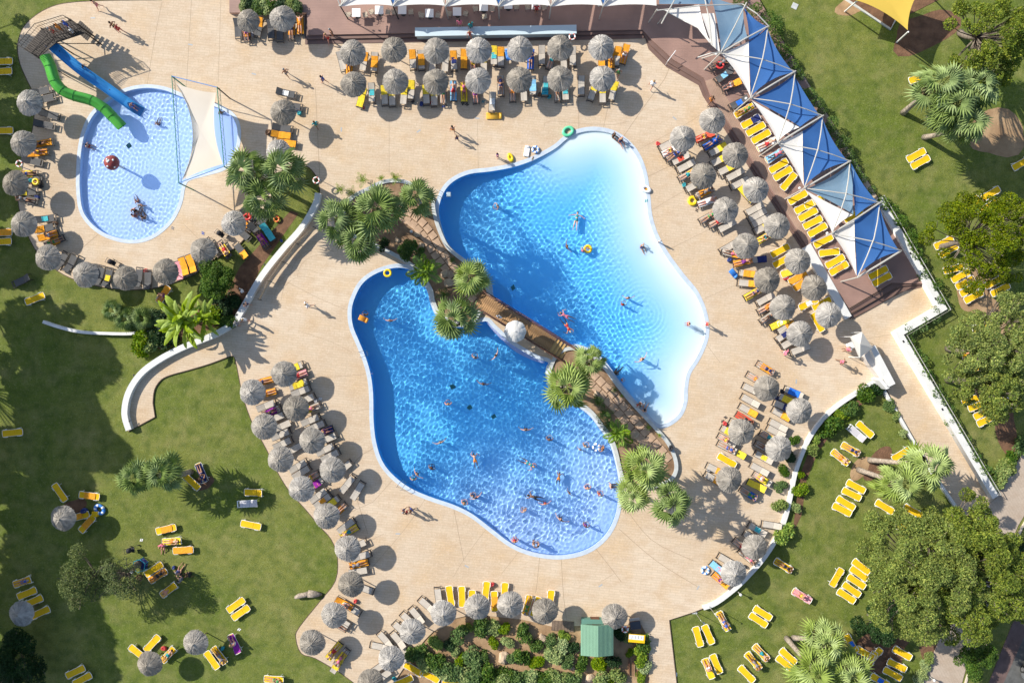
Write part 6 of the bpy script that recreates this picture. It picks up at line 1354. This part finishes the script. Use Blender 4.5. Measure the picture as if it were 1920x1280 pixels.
POSE['swim'] = dict(pelvis=(-.1,0,-.02), waist=(.05,0,.0), chest=(.28,0,.02), neck=(.43,0,.04), head=(.52,0,.10), face=(1,0,-.3), shL=(.38,.19,.02), shR=(.38,-.19,.02), elL=(.58,.32,.0), elR=(.55,-.32,.0), wrL=(.78,.16,-.02), wrR=(.36,-.50,-.02), hiL=(-.16,.09,-.03), hiR=(-.16,-.09,-.03), knL=(-.52,.16,-.10), knR=(-.52,-.18,-.10), anL=(-.92,.12,-.06), anR=(-.88,-.22,-.08), toL=(-1.08,.12,-.06), toR=(-1.04,-.26,-.08))
POSE['float'] = dict(pelvis=(0,0,0), waist=(.14,0,.0), chest=(.36,0,.0), neck=(.51,0,.02), head=(.62,0,.04), face=(-.2,0,1), shL=(.46,.19,0), shR=(.46,-.19,0), elL=(.42,.44,0), elR=(.42,-.44,0), wrL=(.34,.66,.02), wrR=(.30,-.66,.02), hiL=(-.05,.09,-.02), hiR=(-.05,-.09,-.02), knL=(-.45,.13,-.02), knR=(-.45,-.13,-.02), anL=(-.88,.18,-.02), anR=(-.88,-.18,-.02), toL=(-.98,.19,.08), toR=(-.98,-.19,.08))
POSE['sitfloor'] = dict(pelvis=(0,0,.13), waist=(-.03,0,.28), chest=(-.02,0,.50), neck=(.02,0,.66), head=(.06,0,.77), face=(1,0,-.2), shL=(0,.19,.60), shR=(0,-.19,.60), elL=(-.12,.30,.38), elR=(.10,-.28,.38), wrL=(-.16,.32,.12), wrR=(.30,-.16,.30), hiL=(.06,.10,.12), hiR=(.06,-.10,.12), knL=(.42,.16,.26), knR=(.46,-.14,.12), anL=(.72,.14,.06), anR=(.88,-.16,.08), toL=(.86,.15,.05), toR=(.92,-.18,.20))
POSE['sit'] = dict(pelvis=(.0,0,HZ + .13), waist=(.02,0,HZ + .29), chest=(-.04,0,HZ + .51), neck=(-.10,0,HZ + .66), head=(-.16,0,HZ + .76), face=(-1,0,-.4), shL=(-.06,.19,HZ + .61), shR=(-.06,-.19,HZ + .61), elL=(-.2,.26,HZ + .38), elR=(-.2,-.26,HZ + .38), wrL=(-.40,.14,HZ + .30), wrR=(-.40,-.12,HZ + .30), hiL=(-.06,.10,HZ + .12), hiR=(-.06,-.10,HZ + .12), knL=(-.46,.16,HZ + .24), knR=(-.46,-.16,HZ + .14), anL=(-.70,.14,HZ + .06), anR=(-.86,-.14,HZ + .06), toL=(-.84,.15,HZ + .06), toR=(-.90,-.15,HZ + .2))
POSE['lie0'] = legs_lie(arms_lie(lying(18), 'side', 18)); POSE['lie1'] = legs_lie(arms_lie(lying(18), 'up', 18), 1); POSE['lie2'] = legs_lie(arms_lie(lying(18), 'belly', 18), 0)
pr = legs_lie(arms_lie(lying(0), 'up', 0)); pr['face'] = (.3, 0, -1); pr['toL'] = (-.98, .12, HZ + .06); pr['toR'] = (-.98, -.12, HZ + .06); POSE['prone'] = pr
BODY = {k: body(v) for k, v in POSE.items()}
SK = [mat('skin_%s' % n, c, .55, spec=.35) for n, c in (('light', (.58, .33, .23)), ('tanned', (.42, .22, .135)), ('reddened', (.55, .26, .19)), ('brown', (.24, .12, .07)))]
HR = [mat('hair_%s' % n, c, .7) for n, c in (('dark', (.02, .014, .01)), ('brown', (.07, .035, .018)), ('fair', (.32, .20, .09)), ('grey', (.28, .27, .26)))]
SW = {n: mat('cloth_' + n, c, .8) for n, c in (('blue', (.04, .10, .40)), ('red', (.45, .03, .03)), ('black', (.02, .02, .025)), ('white', (.78, .78, .78)), ('navy', (.02, .03, .12)), ('teal', (.02, .25, .28)), ('pink', (.62, .16, .24)), ('yellow', (.65, .45, .03)), ('green', (.05, .22, .06)), ('orange', (.65, .22, .03)), ('grey', (.2, .2, .22)), ('purple', (.20, .04, .25)))}
SWN = list(SW)
NP = [0]
def person(loc, rz, pose, label, col, female=False, shirt=None, sc_=1.0, skin=None, hair=None, group=None, tilt=0.0):
    NP[0] += 1; B = BODY[pose]; skin = NP[0] * 7 % 4 if skin is None else skin; hair = NP[0] * 5 % 4 if hair is None else hair
    o = slot(part('person', B['body'], None), SK[skin]); o.location = loc; o.rotation_euler = (0, tilt, rz); o.scale = (sc_,) * 3; tag(o, label, 'person', group)
    def add(nm, key, m):
        if B[key] is not None: slot(part(nm, B[key], o), m)
    add('hair', 'hair', HR[hair]); part('eyes', B['eyes'], o); part('mouth', B['mouth'], o)
    if female: add('bikini_bottom', 'brief', SW[col]); add('bikini_top', 'top', SW[col])
    else: add('swim_shorts', 'shorts', SW[col])
    if shirt: add('shirt', 'shirt', SW[shirt])
    return o
for i, (x, y, z0, hd, kd, where, kind) in enumerate(PEOPLE_ON):
    fem = i % 2 == 0; c = SWN[(i * 5 + 2) % len(SWN)]; ps = {'lie': 'lie%d' % (i % 3), 'recline': ('lie1', 'sit', 'lie2', 'lie0')[i % 4], 'prone': 'prone', 'sit': 'sit'}[kd]
    vb = {'l': 'lying on', 's': 'sitting on', 'p': 'face down on'}[ps[0]]
    person((x, y, z0), hd + random.gauss(0, .03), ps, 'sunbather %s lounger %s' % (vb, where), c, fem, group='sunbathers on the loungers')
# walking and standing (u, v of the feet region as seen, heading degrees in plan (0 = right, 90 = up))
def pt(u, v, h, z0=.1):
    p = P(u, v, z0 + h); p.z = z0; return p
for u, v, hd, ps, col, fem, sh, s, lab in [
 (181,9,200,'walk','pink',0,None,1,'person in pink shorts walking near the top left deck edge'), (215,50,150,'walk_bent','black',0,None,1,'left person of the couple walking above the slides'), (223,55,150,'walk','red',1,None,1,'right person of the couple walking above the slides'),
 (537,137,130,'walk_bent','grey',0,None,1,'person striding across the deck right of the shade sail'), (606,150,160,'walk','blue',1,None,1,'person walking left of the lower parasol row'), (593,234,120,'walk_bent','yellow',0,'teal',.95,'person in teal top and yellow shorts beside a parasol shadow'),
 (614,71,240,'walk','red',0,None,1,'person in red shorts coming down the terrace steps'), (622,62,200,'stand','black',0,None,.95,'person behind the one on the terrace steps'), (849,243,100,'walk','orange',0,None,1,'upper person of two walking above the upper pool'), (857,260,110,'walk','navy',1,None,.75,'lower smaller person of two walking above the upper pool'),
 (1223,159,60,'walk','black',0,'white',1,'person in a white shirt walking near the curved steps'), (1159,137,250,'walk','green',1,None,1,'person between the end parasols of the two rows'), (933,292,200,'stand','purple',1,None,.85,'person standing left of the yellow float'),
 (1333,187,230,'walk','orange',0,None,1,'person walking at the board walkway top'), (1325,608,0,'walk','red',1,None,.9,'person at the right tip of the beach edge'), (1237,453,90,'stand','white',0,'white',.6,'small child standing right of the upper pool'),
 (1471,661,330,'walk_bent','white',0,'pink',1,'person in pale pink shirt below the last parasol'), (1577,678,340,'walk_bent','pink',1,None,1,'person in pink bikini below the kiosk'), (577,572,30,'walk_bent','white',0,'white',1,'person in white walking left of the lower pool'),
 (757,957,20,'walk','navy',0,None,.95,'left person of three walking below the lower pool'), (763,959,20,'walk','red',1,None,.85,'middle person of three walking below the lower pool'), (771,955,20,'walk_bent','blue',0,None,1,'right person of three walking below the lower pool'),
 (461,599,250,'stand','black',0,'white',1,'person in white shirt left of the net barrier foot'), (447,606,200,'walk','white',0,'grey',1,'person with pale hat colours by the curved wall'), (463,571,150,'walk','navy',0,None,.9,'person beside the curved wall below the net'), (455,545,30,'stand','navy',0,'white',.9,'person in white leaning at the wall stub'),
 (936,594,250,'stand','navy',0,'white',1,'person in white shirt standing on the footbridge'), (1589,655,200,'stand','pink',1,None,1,'person at the white kiosk chair'), (862,45,270,'stand','pink',1,'pink',1,'left person on the terrace above the counter'), (883,50,300,'stand','black',0,'teal',1,'dark dressed person leaning at the counter'),
 (881,66,270,'walk','red',1,None,.95,'person just below the counter by a parasol'), (1006,18,270,'stand','red',1,'red',1,'person seated side of the last cafe table'), (1290,607,180,'stand','red',0,None,.9,'person standing in the beach shallows at the right tip')]:
    z = 1.35 if 'footbridge' in lab else .45 if ('terrace above' in lab or 'counter' in lab and 'leaning' in lab or 'cafe' in lab) else .1
    if 'shallows' in lab: z = -.1
    q = pt(u, v, .8 * s, z); person(q, R(hd), ps, lab, col, bool(fem), sh, s)
    if lab.startswith('person with pale hat'): pass
# on the tower and slide
for u, v, z, ps, col, lab in [(110,52,2.6,'stand','orange','person in orange on the slide tower'),(124,46,2.6,'stand','blue','person in blue on the slide tower stairs'),(98,58,2.6,'walk','red','child waiting on the tower beside the slide starts'),(135,58,2.1,'walk','white','person on the tower stairs in white shirt')]:
    q = pt(u, v, .8, z); person(q, R(200), ps, lab, col, False, col if col != 'red' else None, .85)
person(pt(137,112,1.9,1.85 - .75), R(-36), 'sitfloor', 'child sliding down the upper part of the blue slide', 'black', False, None, .75)
person(pt(248,198,.15,-.05), R(-36), 'sitfloor', 'child splashing out at the foot of the blue slide', 'blue', False, None, .75)
# kids pool
for u, v, hd, ps, col, s, lab in [(296,233,80,'sitfloor','navy',.8,'child wading in the kids pool right of the green slide'),(165,273,-20,'sitfloor','red',.9,'child in red at the left rim of the kids pool'),(416,212,90,'sitfloor','orange',.95,'person sitting at the kids pool edge beside the sail post'),
    (252,394,300,'sitfloor','black',1,'upper left bather of the huddle in the kids pool'),(266,386,250,'sitfloor','white',1,'upper right bather of the huddle in the kids pool'),(251,405,40,'sitfloor','pink',.95,'lower left bather of the huddle in the kids pool'),(272,409,120,'sitfloor','white',1,'lower right bather of the huddle in the kids pool'),(258,378,120,'sitfloor','black',.8,'child behind the huddle in the kids pool')]:
    q = pt(u, v, .3, -.42); person(q, R(hd), ps, lab, col, False, None, s)
# swimmers
def swimmers(L_, depth_at, where):
    for u, v, hd, ps, col, s, lab in L_:
        h = .35 if ps.startswith('wade') else .1
        p = P(u, v, .1); zf_ = WL - float(depth_at(np.array([p.x]), np.array([p.y]))[0])
        if ps.startswith('wade'): z = max(zf_, WL - 1.30 * s) if zf_ < WL - .5 else zf_
        elif ps == 'sitfloor': z = zf_
        else: z = WL
        person((p.x, p.y, z), R(hd), ps, lab, col, col in ('pink', 'red', 'purple', 'teal'), None, s)
swimmers([(933,386,200,'wade_hug','navy',1,'lone bather in the upper left of the upper pool'),(1081,412,80,'float','teal',1,'bather floating with long legs stretched in mid upper pool'),(1063,462,20,'wade','navy',.9,'bather left of the yellow ring in the upper pool'),(1093,470,60,'wade_hug','pink',.85,'bather pushing the yellow ring in the upper pool'),
 (1203,461,300,'sitfloor','blue',.9,'bather in the white shallows of the upper pool'),(1177,559,90,'wade','orange',.8,'upper small bather amid ripple rings'),(1167,571,60,'wade_hug','red',.85,'lower small bather amid ripple rings'),(1061,592,150,'swim','pink',.95,'upper swimmer near the drain by the bridge'),(1064,612,300,'swim','red',1,'swimmer in red beside the bridge'),
 (1202,673,130,'wade','orange',1,'bather wading in the lower right upper pool'),(1155,700,50,'sitfloor','orange',1.05,'broad bather by the island wall in the upper pool'),(1166,712,0,'wade_hug','navy',.6,'small head just right of the island wall'),(1195,760,300,'sitfloor','red',1,'left of two sitting in the narrow shallow tip'),(1206,769,60,'sitfloor','black',1,'right of two sitting in the narrow shallow tip')], depth_up, 'upper')
person(pt(1150,254,.3,.1), R(-40), 'sitfloor', 'person sitting on the upper pool rim at the top', 'black', True); person(pt(1163,262,.3,.1), R(-60), 'sitfloor', 'second person on the upper pool rim at the top', 'navy', False)
person(pt(1203,758,.3,.1), R(200), 'sitfloor', 'dark haired person on the island rim above the shallow tip', 'black', False); person(pt(999,298,.4,.1), R(-40), 'stand', 'child stepping in beside the floats at the top rim', 'green', False, None, .6)
swimmers([(684,590,90,'wade_hug','yellow',.9,'bather with floats at the upper left of the lower pool'),(731,601,90,'wade','black',.95,'bather right of the floats, upper lower-pool'),(889,670,60,'wade_hug','orange',1,'left bather of two below the bridge'),(930,666,150,'wade','orange',1,'right bather of two below the bridge'),
 (906,720,80,'wade','blue',1,'bather with spread arms in mid lower pool'),(840,758,90,'wade_hug','black',1,'bather in the left middle of the lower pool'),(825,830,110,'wade','black',1,'bather with open arms, left lower middle'),(890,861,100,'swim','orange',.9,'small swimmer in the centre bottom of the lower pool'),
 (808,878,60,'wade_hug','navy',1,'bather near the left curve of the lower pool'),(781,889,40,'wade','black',.95,'upper bather of two at the left ladder'),(774,899,80,'wade_hug','teal',.95,'lower bather of two at the left ladder'),(986,806,90,'wade','black',1,'left partner of a pair clasping arms'),(1030,824,80,'wade_hug','blue',1,'bather right of the clasping pair'),
 (991,869,330,'swim','teal',1,'swimmer in teal heading right, centre right'),(1097,836,60,'wade_hug','black',1,'bather by the blue ring near the planter'),(1088,843,60,'wade','navy',.6,'small child by the blue ring near the planter'),(1130,841,150,'wade_hug','orange',1,'bather right of the blue ring near the planter'),
 (870,943,60,'wade_hug','green',1,'bather at the bottom left rim of the lower pool'),(886,930,60,'wade_hug','black',1,'left bather of two off the bottom left rim'),(894,932,120,'wade','pink',.9,'bather in pink off the bottom left rim'),(1048,895,80,'swim','orange',.8,'small swimmer below the right drain line'),(1101,914,90,'wade_hug','navy',1,'bather left of the three at the right rim'),
 (1123,925,60,'wade_hug','red',1,'bather in the middle of the right rim group'),(1145,911,0,'sitfloor','white',1,'pale bather sitting on the steps at the right rim'),(1001,932,160,'swim','black',1,'dark swimmer in the lower centre'),(1022,944,100,'wade','red',.85,'bather in red in the lower centre'),
 (983,957,120,'wade_hug','orange',.9,'bather in the lower left of the centre'),(1051,972,60,'wade','black',1.05,'two-armed bather near the lower rim centre'),(1097,983,70,'wade_hug','purple',1,'bather near the lower right rim'),(965,1010,90,'wade_hug','red',1,'bather standing at the bottom rim left'),(1000,1016,20,'wade_hug','black',1,'bather hugging another at the bottom rim'),(1009,1018,160,'wade_hug','navy',.9,'bather being hugged at the bottom rim'),(1068,925,45,'wade','grey',.7,'small bather left of the right rim group')], depth_low, 'lower')
# ================================================= FLOATS, TOYS, BAGS
def ring(u, v, r, t, col, label, z=.1, sx=1.0, rz=0.0, col2=None, cat='swim ring'):
    p = P(u, v, z); o = empty('swim_ring', (p.x, p.y, z), rz, label, cat, 'inflatables'); MB().torus((0, 0, t * .8), r, t, 26, 10, sx, .85).build('tube', mat('inflatable_%s' % col[0], col[1], .35), o, smooth=True)
    if col2:
        m2 = mat('inflatable_%s' % col2[0], col2[1], .35)
        for k in range(5):
            a0 = 2 * PI * k / 5; MB().tube([(r * math.cos(a0 + s) * sx, r * math.sin(a0 + s), t * .8) for s in (-.22, -.1, .1, .22)], [t * 1.03] * 4, 10).build('patch', m2, o, smooth=True)
    return o
CY = ('yellow', (.80, .58, .02)); CG = ('green', (.12, .58, .32)); CW = ('white', (.8, .8, .8)); CB = ('blue', (.05, .22, .62)); CR = ('red', (.62, .05, .05)); CO = ('orange', (.7, .3, .04)); CP = ('pink', (.7, .25, .4))
ring(1065,247,.36,.13,CG,'green inflatable ring on the top rim of the upper pool',.12,1.25,R(30)); ring(727,512,.30,.11,CY,'yellow inflatable ring floating at the tip of the lower pool',WL); ring(1102,467,.30,.12,CY,'yellow ring with a child in the upper pool',WL); person(P(1103,466,.1) - Vector((0, 0, .25)), R(60), 'sitfloor', 'child inside the yellow ring', 'orange', False, None, .6)
ring(1004,281,.26,.12,CW,'round patterned ring on the upper pool rim',.12,1,0,CB); ring(1118,838,.30,.11,CW,'blue and white ring near the planter edge',WL,1,0,CB); ring(1322,1068,.30,.12,CW,'white ring with coloured bands beside the curved-wall loungers',.1,1,0,CB); ring(188,954,.34,.14,CB,'blue and white speckled ring on the west lawn',0,1.25,R(-40),CW)
ring(68,341,.24,.10,CY,'yellow ring on a lounger left of the kids pool',.5); ring(1298,377,.33,.15,CY,'fat yellow float beside the inner parasol column',.1); ring(464,407,.0 + .25,.10,CR,'red ring on a dark lounger near the palms',.5,1.3); ring(519,411,.24,.09,CO,'multi coloured ring among bags on the palm lawn',.1,1,0,CR); ring(1350,123,.28,.09,CR,'red heart-like ring at the terrace corner loungers',.9,1.1)
def boat(u, v, rz, col, inn, label, z=.1, L_=.75):
    p = P(u, v, z); o = empty('inflatable_boat', (p.x, p.y, z), rz, label, 'inflatable', 'inflatables'); MB().torus((0, 0, .12), L_ * .36, .11, 24, 8, 1.6).build('tube', mat('inflatable_%s' % col[0], col[1], .35), o, smooth=True); MB().box((0, 0, .05), (L_ * 1.0, L_ * .6, .05)).build('floor', mat('inflatable_%s' % inn[0], inn[1], .35), o, bevel=.01); return o
boat(1211,355,R(-25),CW,CO,'small white and orange toy boat at the beach rim',.1,.62); boat(957,296,R(-70),CY,CY,'small yellow float lying on the deck above the upper pool',.1,.48)
def lilo(u, v, rz, col, label, z=.1, L_=1.7, w=.7):
    p = P(u, v, z); o = empty('air_mattress', (p.x, p.y, z), rz, label, 'air mattress', 'inflatables'); m = mat('inflatable_%s' % col[0], col[1], .35)
    for k in range(5): y = (-2 + k) * w / 5; MB().tube([(-L_ / 2, y, .08), (-L_ * .48, y, .09), (L_ * .3, y, .09)], [.05, w / 9, w / 9], 8).build('tube', m, o, smooth=True)
    MB().tube([(L_ * .38, -w * .45, .11), (L_ * .40, 0, .13), (L_ * .38, w * .45, .11)], .12, 8).build('pillow', m, o, smooth=True); return o
lilo(927,218,0,('amber', (.75, .45, .06)),'amber waffle air mattress lying below the second parasol row',.1,1.5,.62); lilo(954,103,R(100),CB,'blue air mattress between parasols of the upper row',.4,1.1,.6); lilo(988,284,R(80),CW,'white unicorn-like float standing on the pool rim',.1,1.0,.5); lilo(1375,513,R(-50),CB,'pale blue float beside the loungers on the open deck',.1,.9,.5); lilo(682,598,R(-25),CO,'orange striped float in the lower pool upper left',WL,.9,.5); lilo(1022,172,R(90),('sea_blue', (.03, .38, .48)),'turquoise round cushion float in the lower parasol row',.4,.6,.6)
BC = [('black', (.025, .025, .03)), ('navy', (.03, .05, .18)), ('brown', (.16, .09, .05)), ('red', (.5, .05, .05)), ('teal', (.03, .28, .32)), ('grey', (.3, .3, .32))]
def bag(x, y, z, i, label, s=1.0):
    c = BC[i % 6]; o = empty('beach_bag', (x, y, z), random.uniform(0, 6), label, 'bag', 'bags beside the loungers'); o.scale = (s,) * 3; m = mat('bag_' + c[0], c[1], .8)
    MB().lathe([(.001, .02), (.17, 0), (.22, .14), (.17, .30), (.12, .27), (.001, .22)], 10, wob=lambda a, k: 1 + .18 * math.cos(2 * a) + .08 * math.sin(3 * a)).build('body', m, o, smooth=True); MB().tube([(-.12, 0, .28), (-.07, .02, .42), (.07, .02, .42), (.12, 0, .28)], .013, 5).build('handle', m, o); return o
for i, (x, y, z0, hd, where) in enumerate(BAGS):
    q = Vector((x, y, z0)) + Matrix.Rotation(hd, 3, 'Z') @ Vector((-.7, .5, 0)); bag(q.x, q.y, z0, i, '%s beach bag beside the lounger %s' % (BC[i % 6][0], where))
for i, (u, v, z, s, lab) in enumerate([(345,118,.1,0,''),(558,206,.1,1,'black and white bag beside the parasol east of kids pool'),(503,248,.1,1.3,'dark blue pack at the end of the orange lounger'),(810,193,.1,.9,'blue bag on the deck below the third lower parasol'),(1030,181,.1,1,'black bag below the turquoise float'),(890,190,.1,.9,'dark bag on the deck under the fourth lower parasol'),(773,190,.1,.8,'small blue bag below the second lower parasol'),
   (1368,487,.1,1,'dark bags heap by the open deck lounger'),(1392,508,.1,.8,'black shoes and bag by the orange lounger row'),(1474,521,.1,1.1,'dark pack by the yellow lounger pair'),(1360,863,.1,.8,'small black bag above the yellow lounger'),(1360,808,.1,.7,'tiny dark bag left of the upper rank'),(1397,1062,.1,.9,'blue bag beside the parasol at the curved kerb'),(158,957,0,1.4,'black bag heap right of the west lawn parasol'),
   (262,1083,0,1.5,'black bag heap between tree and yellow loungers'),(307,1215,0,1.1,'dark bag beside the sunbather at the lawn foot'),(417,1215,0,.9,'small dark bag by the pair of lawn loungers'),(246,1073,0,.8,'yellow-side bag under the sparse tree'),(1258,840,.4,1.2,'dark pack on the island wall at the south-east tip'),(527,451,.05,.7,'blue bag against the curved wall'),(480,398,.1,.8,'small white-red bag near the kids palms'),
   (666,1127,.1,.9,'dark bag by the southern west-rank parasol'),(1280,313,.1,.6,'tiny bag beside inner column lounger'),(925,1150,.1,.01,''),(336,1075,0,1.0,'black and white bundle right of the lawn family'),(325,1064,0,.8,'blue bundle of beach toys on the lawn')]):
    if lab: p = P(u, v, z + .2); bag(p.x, p.y, z, i, lab, s)
def stroller(u, v, rz, label, z=.1, col=('black', (.025, .025, .03))):
    p = P(u, v, .5); o = empty('stroller', (p.x, p.y, z), rz, label, 'stroller', 'strollers'); m = mat('bag_' + col[0], col[1], .8)
    MB().box((0, 0, .45), (.55, .38, .06), 0, -.2).build('seat', m, o, bevel=.02); MB().box((-.22, 0, .62), (.06, .38, .4), 0, -.3).build('backrest', m, o, bevel=.02)
    MB().lathe([(.24, 0), (.22, .12), (.14, .2), (.001, .24)], 12, (-.15, 0, .72)).build('hood', m, o, smooth=True)
    f = MB()
    for s in (-.22, .22): f.tube([(.42, s, .1), (.05, s, .5), (-.45, s, .95)], .018, 5).tube([(-.3, s, .1), (.05, s, .5)], .018, 5)
    f.tube([(-.45, -.22, .95), (-.45, .22, .95)], .02, 5).build('frame', M_dark, o)
    for x in (.42, -.3):
        for s in (-.24, .24): MB().tube([(x, s - .02, .1), (x, s + .02, .1)], .1, 10).build('wheel', M_ty, o)
    return o
stroller(416,440,R(-40),'dark stroller left of the right kids-pool parasol'); stroller(213,493,R(-30),'dark stroller on the deck below the kids pool'); stroller(247,1030,R(10),'black stroller on the west lawn above the sparse tree',0); stroller(290,455 + 40,R(140),'small pushchair above the kids-deck parasols') if False else None
pl = empty('play_yard', P(263,1059,.4), R(20), 'turquoise framed play pen beside the sparse tree', 'play pen'); pl.location.z = 0; M_tq = mat('turquoise_frame', (.02, .32, .42), .5)
for i in range(6):
    a, b_ = PI / 3 * i, PI / 3 * (i + 1); MB().tube([(.62 * math.cos(a), .62 * math.sin(a), 0), (.62 * math.cos(a), .62 * math.sin(a), .65)], .03, 6).build('post', M_tq, pl); MB().tube([(.62 * math.cos(a), .62 * math.sin(a), .65), (.62 * math.cos(b_), .62 * math.sin(b_), .65)], .03, 6).build('rail', M_tq, pl)
MB().lathe([(.001, .03), (.58, .03), (.58, 0)], 6).build('mat', SW['navy'], pl)
bx = empty('yellow_cooler', P(179,963,.2), R(0), 'square yellow cool box on the west lawn', 'cool box'); bx.location.z = 0; MB().box((0, 0, .17), (.48, .48, .34)).build('body', M_yel, bx, bevel=.03); MB().box((0, 0, .37), (.5, .5, .06)).build('lid', M_yel, bx, bevel=.02)
for i, (u, v, col, lab) in enumerate([(333,1072,'blue','blue-trimmed person sitting with toys on the lawn'),(338,1087,'grey','person bending over the blanket on the lawn'),(355,1076,'black','person crouching right of the lawn blanket'),(303,1022,'pink','person in pink crouching left of the middle lawn lounger'),(299,1257,'black','')]):
    if lab: person(pt(u, v, .4, 0), R(60 + 70 * i), 'sitfloor', lab, col, i % 2 == 0, col if i else None, 1)
bl = slot(part('blanket', sheet_me('blanket', lin(-.6, .6, 7), .5, 0, None, .01, 0, .02, 3), None), SW['blue']) if False else None
# pale flip-flop pairs on the deck
ff = MB().box((0, .07, .015), (.26, .09, .025)).box((.05, -.07, .015), (.26, .09, .025)); ffm = ff.me('flip_flops', None, bevel=.008); ffm.materials.append(None)
for i, (u, v, c, lab) in enumerate([(868,194,'black','black flip-flops below the fourth lower parasol'),(876,196,'black','second black pair of flip-flops below the fourth parasol'),(832,199,'blue','blue flip-flops below the third lower parasol'),(681,202,'red','red flip-flops below the first lower parasol'),(906,190,'teal','teal sandals near the front lounger'),(1361,782,'black','black sandals left of the curved-wall deck rank'),(1358,796,'red','reddish sandals lowest of three left of the rank'),(1355,790,'black','black sandals middle of three left of the rank'),
    (1306,394,'black','small dark shoe pair beside inner column'),(1212,377,'teal','tiny toys at the beach rim'),(323,427,'grey','dark shoe on the deck right of the kids pool'),(380,437,'blue','small blue shoes below the sail shadow'),(600,748,'white','white sandals by the west rank'),(448,1180,'white','pale sandals by the lawn sunbather'),(264,1013,'white','white shoes alone on the west lawn'),(335,988,'white','')]):
    if lab: p = P(u, v, .12); zz = 0 if 'lawn' in lab else .1; o = slot(part('flip_flops', ffm, None), SW[c]); o.location = (p.x, p.y, zz + .003); o.rotation_euler = (0, 0, random.uniform(0, 6)); tag(o, lab, 'shoes', 'shoes left on the ground')
